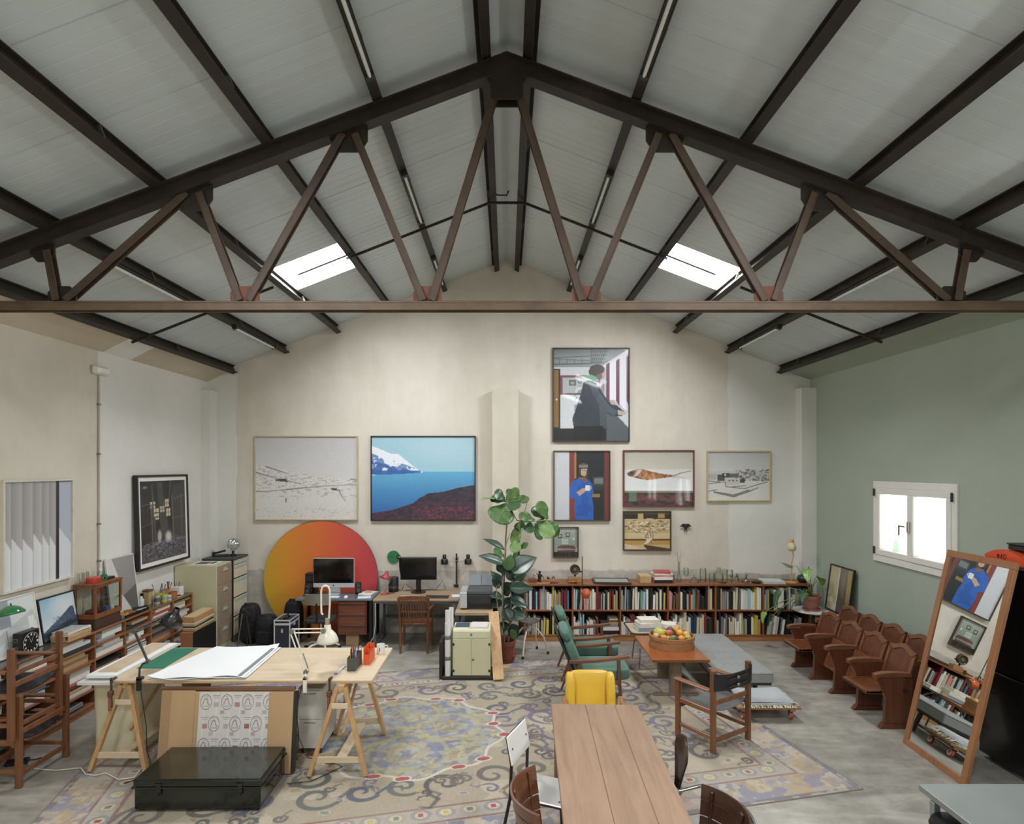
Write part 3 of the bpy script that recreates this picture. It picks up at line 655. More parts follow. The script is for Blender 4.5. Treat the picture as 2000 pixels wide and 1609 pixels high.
# 7 bundle of fish on planks
c = Canvas(110, 88, '#b79a66'); 
for y0, y1, cc in ((0, .06, '#6f6248'), (.06, .18, '#2f2a22'), (.18, .36, '#c8b085'), (.36, .4, '#8b7247'), (.4, .56, '#c2a878'), (.56, .72, '#d3bd90'), (.72, .76, '#4d3d24'), (.76, .88, '#b8924c'), (.88, 1, '#c8ad80')): c.rect(0, y0, 1, y1, cc)
c.rect(.3, .02, .42, .2, '#c4ab78'); c.rect(.74, .02, .88, .16, '#b08d58'); c.poly([(0, .84), (.5, 1), (0, 1)], '#d8c4a0'); c.poly([(.4, .86), (1, .98), (1, 1), (.5, 1)], '#4d3b22')
r = random.Random(3)
for i in range(190):
    t = r.uniform(-1, 1); x = .5+.44*t; y = .36+.2*r.uniform(-1, 1)*(1-.6*t*t)+.03*r.random(); a = r.uniform(-.7, .7)*(-1 if t < 0 else 1); L = r.uniform(.03, .08)
    c.stroke([(x, y), (x+L*math.cos(a), y+L*math.sin(a))], [2.2, 1], r.choice(['#ddd3b4', '#b39d74', '#6d5a3c', '#cdbf9a', '#8e7852', '#e8dfc6']))
for i in range(60):
    y = r.uniform(.5, .78); x = .55+r.uniform(-.12, .12)*(1.3-y); c.stroke([(x, y), (x+r.uniform(-.03, .03), y+.07)], 1.6, r.choice(['#ddd3b4', '#a48b60', '#6d5a3c', '#e8dfc6']))
c.stroke([(.6, .7), (.52, .8), (.4, .88)], [4, 4, 1], '#e0d8c4'); c.grain(.03, 7)
wall_pic('square photograph of a bundle of fish tied on wooden pallets', c, (1217, 1311, 998, 1075), '#43382f', fw=.02)
# 8 small interior with sofa
c = Canvas(70, 86, '#97a196'); c.grad(0, .6, '#a8b2a6', '#8f998d'); c.rect(0, .82, 1, 1, '#23211e'); c.rect(.9, 0, 1, .7, '#8a8578')
for x, y in ((.18, .22), (.5, .17)): c.rect(x, y, x+.17, y+.14, '#3a3530'); c.rect(x+.03, y+.03, x+.14, y+.11, '#aab0a4')
c.rect(.34, .4, .6, .56, '#c9d2c7'); c.rect(.36, .42, .58, .54, '#b3bdb1'); c.rect(.78, .36, .86, .42, '#dfe3da')
c.poly([(.16, .66), (.3, .6), (.82, .6), (.9, .68), (.86, .84), (.14, .84)], '#5a4642'); c.rect(.2, .62, .82, .7, '#6e5148'); 
for i in range(8): c.rect(.24+.07*i, .61, .25+.07*i, .7, '#3e302d')
c.poly([(.06, .74), (.2, .7), (.84, .72), (.88, .76), (.2, .78), (.08, .84)], '#a8a398', .8); c.speck(c.y > .84, '#5d574c', 30, .6, 3, .7); c.grain(.02, 8)
wall_pic('smallest framed photograph, a sofa in a green room, behind the leafy plant', c, (1080, 1130, 1029, 1089), '#4b4036', fw=.014)
# left wall: curtains, charred room and those standing on the low shelf
def left_pic(label, c, ya, yb, z0, z1, fr, out=0.0, lean=0.0, **k):
    return framed(label, c, (XL+.012+out, (ya+yb)/2, z0), yb-ya, z1-z0, fr, rz=math.pi/2, lean=-lean, **k)
c = Canvas(100, 118, '#a9a9a8'); ed = [0, .11, .26, .41, .54, .65, .755]
for i in range(6):
    m = (c.x >= ed[i]) & (c.x < ed[i+1]); t = (c.x-ed[i])/(ed[i+1]-ed[i]); base = c.c('#9a9794')*(1-t[..., None])+c.c('#b9b6b2')*t[..., None]; c.a[m] = base[m]
    b = m & (c.y > .5+.14*t+.02*((i*7) % 3)); lit = c.c('#d4d7d8')*(1-t[..., None])+c.c('#e6e8e8')*t[..., None]; c.a[b] = lit[b]; c.rect(ed[i+1]-.012, 0, ed[i+1], 1, '#84817e', .5)
c.rect(.755, 0, .8, 1, '#2a2a2b'); c.rect(.8, 0, 1, 1, '#b4bac6'); c.poly([(.8, .48), (1, .66), (1, 1), (.8, 1)], '#d9dde2'); c.rect(.8, 0, 1, .02, '#7d7d80')
left_pic('large photograph of pale vertical blinds crossed by a dark stripe, leftmost on the wall', c, 6.0, 6.98, 1.50, 2.62, '#d5cfc0', fw=.022)
c = Canvas(96, 150, '#201f1f'); n = c.noise(8, 2); c.put(n > .5, '#2e2c2c', .7); c.poly([(.7, .1), (1, 0), (1, .95), (.7, .8)], '#3b3a3a')
c.poly([(0, 1), (0, .82), (.35, .76), (.75, .72), (1, .78), (1, 1)], '#4c4d52'); c.speck(c.y > .76, '#8b8d94', 60, .55, 3, .8); c.speck(c.y > .8, '#2b2b2e', 50, .58, 5, .8)
for x0, y0, x1, y1 in ((.2, .26, .3, .34), (.26, .35, .38, .45), (.52, .24, .6, .34), (.54, .36, .64, .46), (.3, .42, .38, .49), (.41, .33, .5, .4)):
    c.rect(x0, y0, x1, y1, '#d6c9a8'); c.rect((x0+x1)/2-.006, y0, (x0+x1)/2+.006, y1, '#3a352c'); c.rect(x0, (y0+y1)/2-.005, x1, (y0+y1)/2+.005, '#3a352c')
for p, w_ in (([(.24, .05), (.3, .78)], 2), ([(.66, 0), (.6, .3)], 2), ([(.68, .2), (.7, .78)], 3), ([(.22, .3), (.24, .85)], 3), ([(0, .3), (.2, .28)], 1.5), ([(0, .56), (.2, .52)], 1.5), ([(0, .82), (.2, .76)], 1.5), ([(.72, .24), (.98, .2)], 2), ([(.72, .5), (.98, .48)], 2), ([(.9, .2), (.9, .74)], 2)): c.stroke(p, w_, '#6d6a68', .8)
c.poly([(.35, .02), (.46, .02), (.6, .74), (.42, .74)], '#8d8c92', .28); c.ell(.38, .7, .06, .1, '#d8d3c6', .8, .8); c.ell(.58, .72, .1, .09, '#e0dcd2', .9, .9); c.ell(.1, .08, .06, .02, '#b9b9be', .7, 1); c.grain(.03, 9)
left_pic('black framed black-and-white photograph of light falling into a burnt-out room', c, 8.12, 9.42, 1.36, 2.64, '#262523', out=.045, lean=.028, fw=.03, fd=.06, mat_w=.055)
# ---------------------------------------------------------------- long bookcase, its books and what stands on it
teak = wood('#a5693f', '#7a4526', .42, 'x'); teakz = wood('#a5693f', '#7a4526', .42, 'z'); teaky = wood('#a5693f', '#7a4526', .42, 'y')
plinth_w = wood('#b98552', '#9a683a', .5, 'x')
BX0, BX1, BF, BZ = .285, 4.80, 9.68, .905                # bookcase ends, front, top
bays = np.linspace(BX0, BX1, 7)
t = thing('bookcase', 'long low teak bookcase along the back wall, packed with two shelves of books', 'bookcase', (BX0, BF, 0))
def L3(x): return x-BX0
W6 = BX1-BX0
obj('top_board', M().cb(-.01, W6+.01, -.01, .46, BZ-.03, BZ, .003), teak, t)
obj('shelf', M().cb(0, W6, .005, .45, .475, .498, .002), teak, t)
obj('shelf', M().cb(0, W6, .005, .45, .082, .105, .002), teak, t)
obj('plinth', M().cb(.005, W6-.005, .012, .43, 0, .082, .003), plinth_w, t)
obj('back_board', M().box(0, W6, .44, .452, .105, BZ-.03), plain('#4a2c1c', .7), t)
for i, b in enumerate(bays):
    for z0, z1 in ((.105, .475), (.498, BZ-.03)): obj('divider', M().cb(L3(b)-.012, L3(b)+.012, .003, .44, z0, z1, .002), teakz, t)
BOOKC = {'white': ['#e3dfd3', '#d8d5cc', '#eae7df'], 'cream': ['#d6cbb0', '#cbbf9f'], 'grey': ['#8f8f8a', '#a9aaa6', '#70716f'], 'black': ['#1d1c1b', '#2a2927', '#161616'], 'dark blue': ['#28354f'], 'blue': ['#4a6f96', '#7b98a8'],
         'light blue': ['#9fbfc8'], 'red': ['#9c3d36', '#a84c42'], 'dark red': ['#752a2c'], 'yellow': ['#c4ac45', '#cfbd68'], 'green': ['#567a5f', '#7a9474'], 'orange': ['#c9773d'], 'brown': ['#6d4b34'], 'pink': ['#cf8f93'], 'tan': ['#b3946a'], 'teal': ['#3d7d80']}
WGT = {'white': 26, 'cream': 12, 'grey': 16, 'black': 19, 'dark blue': 3, 'blue': 2, 'light blue': 3, 'red': 3, 'dark red': 3, 'yellow': 3, 'green': 3, 'orange': 3, 'brown': 4, 'pink': 2, 'tan': 3, 'teal': 2}
def bookm(c): return plain(c, .45, 0, .05, 30)
m_page = plain('#ddd5c2', .9, 0, .06, 60)
ORDN = ['first', 'second', 'third', 'fourth', 'fifth', 'sixth', 'seventh', 'eighth', 'ninth', 'tenth', 'eleventh', 'twelfth', 'thirteenth', 'fourteenth', 'fifteenth', 'sixteenth', 'seventeenth', 'eighteenth', 'nineteenth', 'twentieth', 'twenty-first', 'twenty-second', 'twenty-third', 'twenty-fourth', 'twenty-fifth', 'twenty-sixth', 'twenty-seventh', 'twenty-eighth', 'twenty-ninth', 'thirtieth', 'thirty-first', 'thirty-second']
def book_mb(w, d, h, flat=False):                        # cover boards, spine towards -Y and a recessed page block
    mb = M(); b = min(.004, w*.16)
    mb.box(0, w, 0, b*1.2, 0, h).box(0, b, b*1.2, d, 0, h).box(w-b, w, b*1.2, d, 0, h).mi(1).box(b, w-b, b*1.2, d-.004, .004, h-.005)
    return mb
rb = random.Random(21)
def upright(x, y, z, w, d, h, cn, lean, label, group):
    o = obj('book', book_mb(w, d, h), [bookm(rb.choice(BOOKC[cn])), m_page]); o.location = (x, y, z); o.rotation_euler = (0, lean, 0)
    return tag(o, label, 'book', group)
def shelf_fill(k, low):
    xa, xb = bays[k]+.016, bays[k+1]-.016; z = .1055 if low else .4985; H = .355 if low else .37
    xs = xa; i = 0; names = list(WGT); ws = [WGT[n] for n in names]
    end = xb-(.31 if (k == 1 and low) else .02); run = None; runn = 0
    if low and k == 5: end = xb-.1
    lean0 = .13 if (low and k == 5) else 0
    while True:
        w = rb.choice([.02, .024, .028, .033, .04, .03, .026]); 
        if xs+w > end-(.05 if lean0 else 0): break
        if runn <= 0: run = rb.choices(names, ws)[0]; runn = rb.choice([1, 1, 1, 2, 2, 3])
        if low and k == 0 and .15 < (xs-xa) < .42: run = rb.choice(['yellow', 'black', 'yellow', 'cream']); runn = 1
        if low and k == 5: run = rb.choice(['black', 'grey', 'white', 'grey', 'black'])
        h = min(H, rb.gauss(.295 if not low else .265, .04)); d = min(.32, h*.8); dy = .012+rb.random()*.03
        hw = 'tall' if h > .31 else ('short' if h < .25 else ('slim' if w < .025 else ('thick' if w > .035 else 'mid-sized')))
        lean = lean0 if lean0 else (rb.choice([0, 0, .03, -.0]) if i else 0)
        x = xs+h*0
        if lean: h = h-.01; xs += w*math.cos(lean)+w*.14
        else: xs += w
        xs += .0012; runn -= 1
        o = upright(x, BF+dy, z+(w*math.sin(lean) if lean else 0), w, d, h, run, lean, '%s %s book, %s from left, %s shelf, %s bay of bookcase' % (hw, run, ORDN[i], 'lower' if low else 'upper', ORDN[k]), 'books in the long bookcase')
        if lean > 0 and not lean0: xs += h*math.sin(lean)+.002
        i += 1
    return xs
for k in range(6):
    for low in (False, True): shelf_fill(k, low)
def flat_pile(specs, x, y, z, grp, fmt):                  # books lying flat: (w, d, h, colour, rz, words)
    for i, (w, d, h, cn, rz, words) in enumerate(specs):
        mb = M(); b = min(.004, h*.2); mb.box(-w/2, w/2, -d/2, d/2, 0, b).box(-w/2, w/2, -d/2, d/2, h-b, h).box(-w/2, w/2, -d/2, -d/2+b, b, h-b).mi(1).box(-w/2+.004, w/2-.004, -d/2+b, d/2-.004, b, h-b)
        o = obj('book', mb, [bookm(BOOKC[cn][0] if cn in BOOKC else cn), m_page]); o.location = (x, y, z); o.rotation_euler = (0, 0, rz); tag(o, fmt % words, 'book', grp); z += h+.0005
    return z
xp = bays[2]
flat_pile([(.27, .3, .06, 'black', 0, 'black box-like book at the bottom'), (.28, .3, .05, 'white', 0, 'long white book above the black one'), (.26, .29, .045, 'grey', .02, 'grey patterned book in the middle')], xp-.16, BF+.18, .106, 'pile lying in the bookcase', '%s of pile on lower shelf, second bay of bookcase')
flat_pile([(.15, .25, .03, 'tan', 0, 'tan paperback, lowest'), (.15, .24, .028, 'brown', .03, 'brown paperback, middle'), (.14, .24, .026, 'cream', -.02, 'cream paperback, topmost')], xp-.095, BF+.18, .263, 'pile lying in the bookcase', '%s of three small ones on the flat pile in lower second bay')
# on top of the bookcase
BT = BZ
def bt(px, dy=.2): Y = BF+dy; return ((px-VX)*Y/F, Y, BT)
m_iron = plain('#2d2a27', .55, .2); m_oldwood = wood('#8a5c38', '#5d3b22', .6, 'x'); m_tanwood = wood('#b58a5a', '#93693f', .6, 'x'); m_chrome = metal('#c9c7c2', .18)
x, y, z = bt(1040, .22)
single('wood_offcut', 'reddish wood offcut with a dark sprig at left end of bookcase top', 'wood', M().cb(-.06, .06, -.05, .05, 0, .05, .006).tube([(0, 0, .05), (.02, 0, .09), (.01, .01, .12)], .006, 6).tube([(.02, 0, .09), (.05, 0, .1)], .005, 6), m_oldwood, (x, y, z))
x, y, z = bt(1054, .25)
mb = M().cb(-.04, .04, -.035, .035, 0, .03, .006).lathe([(.03, .03), (.025, .06), (.035, .08), (.03, .11), (.012, .125), (.02, .14), (.022, .155), (.0, .17)], 14).tube([(.03, 0, .1), (.055, 0, .07), (.06, 0, .03)], .007, 6).tube([(-.03, 0, .1), (-.05, .01, .13)], .006, 6)
single('iron_figurine', 'small black iron figurine on the bookcase behind the plant', 'figurine', mb, m_iron, (x, y, z), smooth=40)
x, y, z = bt(1071, .18)
t = thing('wood_plane', 'old wooden hand plane with dark iron lying on the bookcase', 'tool', (x, y, z), .08)
obj('body', M().cb(-.12, .12, -.03, .03, 0, .05, .006), m_tanwood, t)
obj('iron', M().cb(-.02, .0, -.022, .022, .05, .085, .003), m_iron, t); obj('wedge', M().cb(.0, .03, -.02, .02, .05, .07, .004), m_oldwood, t)
obj('handle', M().tube([(.06, 0, .05), (.07, 0, .08), (.09, 0, .085), (.1, 0, .05)], .008, 8), m_iron, t, smooth=60)
x, y, z = bt(1076, .05)
for k_, (dx, dy, r_, ln, lb) in enumerate(((-.1, 0, .05, .24, 'long thin brush with a pale handle lying nearest the bookcase edge'), (.02, .03, -.06, .2, 'short dark brush lying across beside the pale one'))):
    t = thing('paint_brush', lb, 'brush', (x+dx, y+dy, z), r_, 'brushes on the bookcase')
    obj('handle', M().cyl((-ln/2, 0, .008), (ln*.25, 0, .008), .005, .007, 8), plain('#cbb58f' if k_ == 0 else '#3b2a22', .4), t, smooth=50); obj('ferrule', M().cyl((ln*.25, 0, .009), (ln*.36, 0, .009), .008, .009, 8), m_chrome, t, smooth=50); obj('bristles', M().cyl((ln*.36, 0, .01), (ln*.5, 0, .008), .009, .004, 8), plain('#2a211b', .9), t)
x, y, z = bt(1123, .2)
t = thing('round_gauge', 'old round brass gauge standing on a wooden block atop the bookcase', 'gauge', (x, y, z))
obj('block', M().cb(-.11, .11, -.06, .06, 0, .075, .006), m_tanwood, t); obj('neck', M().cyl((0, 0, .075), (0, 0, .13), .018, .014, 10), m_iron, t)
obj('foot', M().cb(-.05, .07, -.045, .045, .075, .09, .003), metal('#b7b2a6', .35), t)
g = Matrix.Translation((0, 0, .2)) @ Matrix.Rotation(math.pi/2, 4, 'X')
obj('casing', M().at(g).lathe([(.058, -.03), (.08, -.03), (.08, .03), (.072, .034), (.062, .028), (.058, .02)], 28), plain('#5a5040', .4, .6), t, smooth=40)
obj('dial', M().at(g).lathe([(.001, .018), (.06, .018)], 28, close=False), plain('#b9ac8a', .5), t); obj('hub', M().at(g).cyl((0, 0, .016), (0, 0, .03), .03, .02, 16), plain('#8d7f5e', .35, .5), t, smooth=40)
obj('valve', M().cyl((.07, 0, .17), (.11, -.01, .16), .012, .012, 8), m_iron, t)
x, y, z = bt(1119, .03)
t = thing('brass_horn', 'little brass horn lying in front of the wooden block on the bookcase', 'horn', (x, y, z), .1)
obj('pipe', M().cyl((-.08, 0, .03), (.02, 0, .03), .012, .02, 12).cyl((.02, 0, .03), (.05, 0, .03), .02, .032, 12), plain('#8d6b35', .35, .7), t, smooth=50); obj('mouth_ring', M().tube([(.05, .03*math.cos(a), .033+.03*math.sin(a)) for a in np.linspace(0, 6.283, 17)[:-1]], .004, 6, True), plain('#3d2c18', .4, .5), t)
x, y, z = bt(1194, .18)
t = thing('flat_picture', 'dark framed grey print lying flat on the bookcase top', 'picture', (x, y, z), -.04)
for a in ((-.29, .29, -.2, -.175), (-.29, .29, .175, .2), (-.29, -.265, -.175, .175), (.265, .29, -.175, .175)): obj('frame_rail', M().cb(*a, 0, .035, .003), plain('#3b342e', .4), t)
cv = Canvas(40, 28, '#a9aca6'); cv.put(cv.noise(4, 6), '#8c918c', .8); o = obj('print', cv.mesh('print', .53, .35, printed(.3, .8)), None, t); o.rotation_euler = (-math.pi/2, 0, 0); o.location = (0, .175, .026); o.rotation_euler = (-math.pi/2, 0, 0); o.location = (0, -.175, .026)
x, y, z = bt(1258, .2)
single('cardboard_box', 'small tan cardboard box on the bookcase beside the book pile', 'box', M().cb(-.09, .09, -.1, .1, 0, .11, .003).mi(1).cb(-.092, .092, -.102, .102, .085, .118, .003), [plain('#b79a6d', .8), plain('#c4a97d', .8)], (x, y, z), .05)
x, y, z = bt(1292, .2)
flat_pile([(.3, .24, .05, 'black', 0, 'thick black book with white lettering, bottom'), (.29, .25, .045, 'white', .05, 'white hardback, second from bottom'), (.27, .22, .03, 'pink', -.08, 'pale pink paperback, third from bottom'), (.3, .23, .02, 'white', .12, 'thin white booklet, fourth from bottom'), (.26, .2, .035, '#b5524e', -.12, 'coral red hardback, topmost')], x, y, z, 'pile of books on the bookcase top', '%s of the pile on bookcase top')
single('spine_sticker', 'tiny white lettering strip on the spine of the black book in the pile', 'sticker', M().box(-.03, .03, -.0006, 0, 0, .012), plain('#d8d4c8', .7), (x+.05, y-.1212, z+.02)) if False else None
GL = glass_thin('#f9fcfa', .85)
def vessel(prof, th=.003): return [(max(r, 1e-4), z) for r, z in prof]+[(max(r-th, 1e-4), z+.002) for r, z in prof[::-1]]
glasses = [(1313, .12, [(.0, .004), (.03, .004), (.033, .12)], 'low straight tumbler, first glass right of the book pile'), (1326, .2, [(.0, .004), (.04, .004), (.035, .05), (.02, .12), (.018, .28), (.022, .32)], 'tall slender glass vase holding dried flowers'),
 (1340, .14, [(0, .004), (.03, .004), (.004, .02), (.005, .09), (.04, .13), (.042, .2), (.036, .23)], 'stemmed goblet right of the flower vase'), (1356, .16, [(0, .004), (.07, .004), (.068, .03), (.03, .07), (.012, .09), (.012, .12)], 'clear glass dome with a knob'), (1373, .2, [(0, .004), (.05, .004), (.052, .15), (.045, .21), (.05, .22)], 'wide ribbed glass jar'),
 (1390, .12, [(0, .004), (.035, .004), (.04, .06), (.038, .15), (.04, .155)], 'plain drinking glass between jar and decanter'), (1404, .24, [(0, .004), (.06, .004), (.075, .05), (.07, .12), (.03, .17), (.028, .21), (.04, .22)], 'round-bodied glass decanter'),
 (1412, .06, [(0, .004), (.05, .004), (.08, .035), (.085, .04)], 'shallow glass bowl in front of the decanter'), (1425, .2, [(0, .004), (.04, .004), (.05, .1), (.05, .19)], 'tall clear beaker behind the shallow bowl'), (1433, .08, [(0, .004), (.03, .004), (.006, .02), (.006, .06), (.05, .1), (.055, .13)], 'footed glass coupe'),
 (1449, .24, [(0, .004), (.06, .004), (.08, .06), (.09, .12)], 'large clear glass salad bowl'), (1456, .05, [(0, .004), (.05, .004), (.075, .05), (.08, .055)], 'stacked glass dish before the salad bowl')]
for px_, dy, prof, lb in glasses:
    x, y, z = bt(px_, dy); o = single('glass_vessel', lb+' on the bookcase', 'glassware', M().lathe(vessel(prof), 24, close=False), GL, (x, y, z), 0, 'clear glassware on the bookcase', 60)
x, y, z = bt(1326, .2)
t = thing('dried_flowers', 'wispy pale dried flowers rising from the slender glass vase', 'flowers', (x, y, z))
r = random.Random(5)
for i in range(6):
    a = r.uniform(0, 6.28); R_ = r.uniform(.04, .1); hh = r.uniform(.46, .53)
    s = obj('stem', M().tube([(0, 0, .02), (.2*R_*math.cos(a), .2*R_*math.sin(a), .3), (.7*R_*math.cos(a), .7*R_*math.sin(a), hh-.03), (R_*math.cos(a), R_*math.sin(a), hh-.02)], .0016, 5), plain('#a59c7e', .8), t)
    mb = M()
    for j in range(4): mb.sph((R_*math.cos(a)+r.uniform(-.02, .02), R_*math.sin(a)+r.uniform(-.02, .02), hh-.02+r.uniform(-.02, .015)), .006, 6, 4)
    obj('flower_head', mb, plain('#cfc6ab', .8), s)['kind'] = 'stuff'
x, y, z = bt(1477, .1)
single('dark_plate', 'small stack-deep dark green bowl on the bookcase right of the glassware', 'bowl', M().lathe([(.0, .0), (.06, 0), (.085, .035), (.08, .035), (.055, .008), (0, .008)], 24), plain('#2c342c', .25, 0, .1, 8, .5), (x, y, z), smooth=50)
x, y, z = bt(1507, .15)
mb = M().box(-.17, .17, -.14, .14, 0, .004).box(-.17, .17, -.14, .14, .036, .04).box(-.17, .17, -.14, -.136, .004, .036).mi(1).box(-.166, .166, -.136, .136, .004, .036)
single('large_book', 'large pale grey book lying near right end of the bookcase', 'book', mb, [plain('#c9cbc5', .6), m_page], (x, y, z), -.06)
x, y, z = bt(1546, .12)
t = thing('bulb_lamp', 'table lamp with a bulbous ribbed amber shade on a thin curved stem', 'lamp', (x, y, z))
obj('base', M().lathe([(0, 0), (.085, 0), (.085, .012), (.03, .022), (0, .022)], 24), plain('#c99a4a', .4), t, smooth=40)
obj('stem', M().tube([(0, 0, .02), (.0, 0, .2), (0, 0, .32), (.02, 0, .4), (.03, 0, .46), (.01, 0, .52)], .009, 8), plain('#cf9f55', .4), t, smooth=60)
prof = [(.01, .5), (.045, .51), (.065, .545), (.068, .58), (.05, .62), (.03, .64), (.03, .68), (.024, .69), (0, .69)]
mb = M()
vs = []; n_ = 32
for j, (r_, z_) in enumerate(prof):
    for i in range(n_): k_ = 1+.06*math.cos(8*2*math.pi*i/n_)*(j < 6); vs.append((.005+r_*k_*math.cos(2*math.pi*i/n_), r_*k_*math.sin(2*math.pi*i/n_), z_))
mb._add(vs, [(j*n_+i, j*n_+(i+1) % n_, (j+1)*n_+(i+1) % n_, (j+1)*n_+i) for j in range(len(prof)-1) for i in range(n_)])
obj('shade', mb, plain('#d9cda3', .4), t, smooth=180); obj('cap', M().lathe([(.032, .63), (.033, .68), (.02, .695), (0, .695)], 16, (.005, 0, 0)), plain('#c79c4c', .45), t, smooth=50)
x, y, z = bt(1568, .14)
mb = M().lathe([(0, 0), (.05, 0), (.085, .04), (.09, .075), (.07, .115), (.04, .125), (.04, .115), (.0, .11)], 20)
single('black_vase', 'squat black ceramic vase at right end of bookcase top', 'vase', mb, plain('#1d1e1d', .3, 0, .1, 8, .5), (x, y, z), smooth=60)
# bird on the wall
t = thing('swallow_ornament', 'black swallow ornament with spread wings fixed to the back wall', 'ornament', ((1338-VX)*YB/F, YB-.02, CH-(1027-HZ)*YB/F))
mb = M(); 
obj('body', M().sph((0, -.02, -.01), (.022, .025, .055), 12, 8), plain('#201f1f', .5), t, smooth=180)
for sx in (-1, 1):
    obj('wing', M().prism([(sx*.005, .035), (sx*.05, .04), (sx*.1, -.01), (sx*.06, -.005), (sx*.02, -.03)], 'y', -.022, -.014), plain('#242323', .5), t)
    obj('tail_feather', M().prism([(0, -.04), (sx*.012, -.04), (sx*.03, -.1), (sx*.022, -.1)], 'y', -.018, -.012), plain('#242323', .5), t)
# ---------------------------------------------------------------- right corner: round table, plant, leaning picture
tx, ty = 4.66, 9.345
t = thing('round_table', 'small round white table beside right end of the bookcase', 'table', (tx, ty, 0))
obj('tabletop', M().lathe([(0, .558), (.27, .558), (.28, .565), (.28, .578), (.272, .583), (0, .583)], 40), plain('#cfcdc4', .4), t, smooth=40)
obj('stem', M().cyl((0, 0, .02), (0, 0, .558), .025, .025, 14), m_iron, t, smooth=50); obj('foot', M().lathe([(0, 0), (.17, 0), (.17, .012), (.03, .03), (0, .03)], 28), m_iron, t, smooth=40)
terracotta = plain('#a8664e', .8, 0, .18, 5, 0, .1)
def flowerpot(parent, r, h, m, soil=True, saucer=True):
    b = .025 if saucer else 0
    obj('pot', M().lathe([(0, b+.002), (r*.66, b), (r*.93, b+h*.78), (r, b+h*.78), (r*1.03, b+h), (r*.93, b+h), (r*.88, b+h*.85), (0, b+h*.85)], 28), m, parent, smooth=40)
    if saucer: obj('saucer', M().lathe([(0, 0), (r*.85, 0), (r*.98, .03), (r*.93, .03), (r*.8, .01), (0, .01)], 28), m, parent, smooth=40)
    obj('soil', M().lathe([(0, b+h*.9), (r*.9, b+h*.87)], 20, close=False), plain('#3a2c22', 1, 0, .3, 30), parent)
def leaf(L, Wd, shape, curl=.2, fold=.15, nu=8, nv=10, lobes=0, wav=0.0):
    def fn(u, v):
        s = 2*u-1; w = {'oval': math.sin(math.pi*min(1, v*.97+.015))**.75, 'lance': math.sin(math.pi*(v*.97+.015)**.8)**1.0, 'fiddle': (.42+.58*(1/(1+math.exp(-9*(v-.42)))))*math.sin(math.pi*min(.999, v*.985+.008))**.42, 'heart': (1-v*.98)**.55*min(1, .55+v*4)**1.0*1.15}[shape]
        if lobes: w *= 1-.28*abs(math.sin(lobes*math.pi*v))**6*(1 if abs(s) > .5 else .3)
        x = s*w*Wd/2; y = v*L; zz = -curl*L*v*v+fold*abs(x)*1.2+wav*math.sin(v*14+s*2)*abs(s)
        return (x, y, zz)
    return M().sheet(fn, nu, nv, .0012)
def leaf_m(c, c2, rough=.4, vein='#8fae6d'):
    key = ('leaf', c, c2)
    if key in _MC: return _MC[key]
    w = N('leaf_green'); v = w.co(); n = w.noise(v, 9, 3); tc = w.n('TexCoord'); sp = w.n('SeparateXYZ'); w.l(tc.outputs['Object'], sp.inputs[0])
    ax = w.math('ABSOLUTE', sp.outputs[0]); mid = w.ramp(ax, [(.0, (1, 1, 1, 1)), (.006, (0, 0, 0, 1))])
    wv = w.math('SINE', w.math('MULTIPLY', w.math('SUBTRACT', sp.outputs[1], w.math('MULTIPLY', ax, .8)), 180)); vn = w.ramp(wv, [(.94, (0, 0, 0, 1)), (1.0, (.5, .5, .5, 1))])
    col = w.ramp(n, [(.3, rgba(c2)), (.7, rgba(c))]); col = w.mix(w.math('MAXIMUM', mid, vn), col, rgba(vein)); 
    w.set(col, rough, Subsurface_Weight=0.0); _MC[key] = w.m; return w.m
def put_leaf(parent, me, p, az, el, roll=0.0, sc=1.0, m=None, name='leaf'):
    o = bpy.data.objects.new(name, me); COL.objects.link(o); o.parent = parent
    R = Matrix.Rotation(az, 4, 'Z') @ Matrix.Rotation(el, 4, 'X') @ Matrix.Rotation(roll, 4, 'Y')
    o.matrix_local = Matrix.Translation(p) @ R @ Matrix.Scale(sc, 4); return o
m_mon = leaf_m('#3f6a3c', '#2c4f2f'); m_monl = leaf_m('#8ab45c', '#6f9a4a', .35, '#b9d38a'); m_mong = leaf_m('#6f8a74', '#53705a', .35)
mon1 = leaf(.2, .19, 'heart', .35, .1, lobes=4).mesh('leaf', m_mon, 180); mon2 = leaf(.2, .19, 'heart', .35, .1, lobes=4).mesh('leaf', m_monl, 180); mon3 = leaf(.2, .19, 'heart', .35, .1, lobes=4).mesh('leaf', m_mong, 180)
t = thing('monstera_plant', 'sprawling split-leaf plant in a terracotta pot on the round white table', 'plant', (tx-.04, ty-.02, .583))
flowerpot(t, .135, .2, plain('#a8705f', .8, 0, .15, 5, 0, .1))
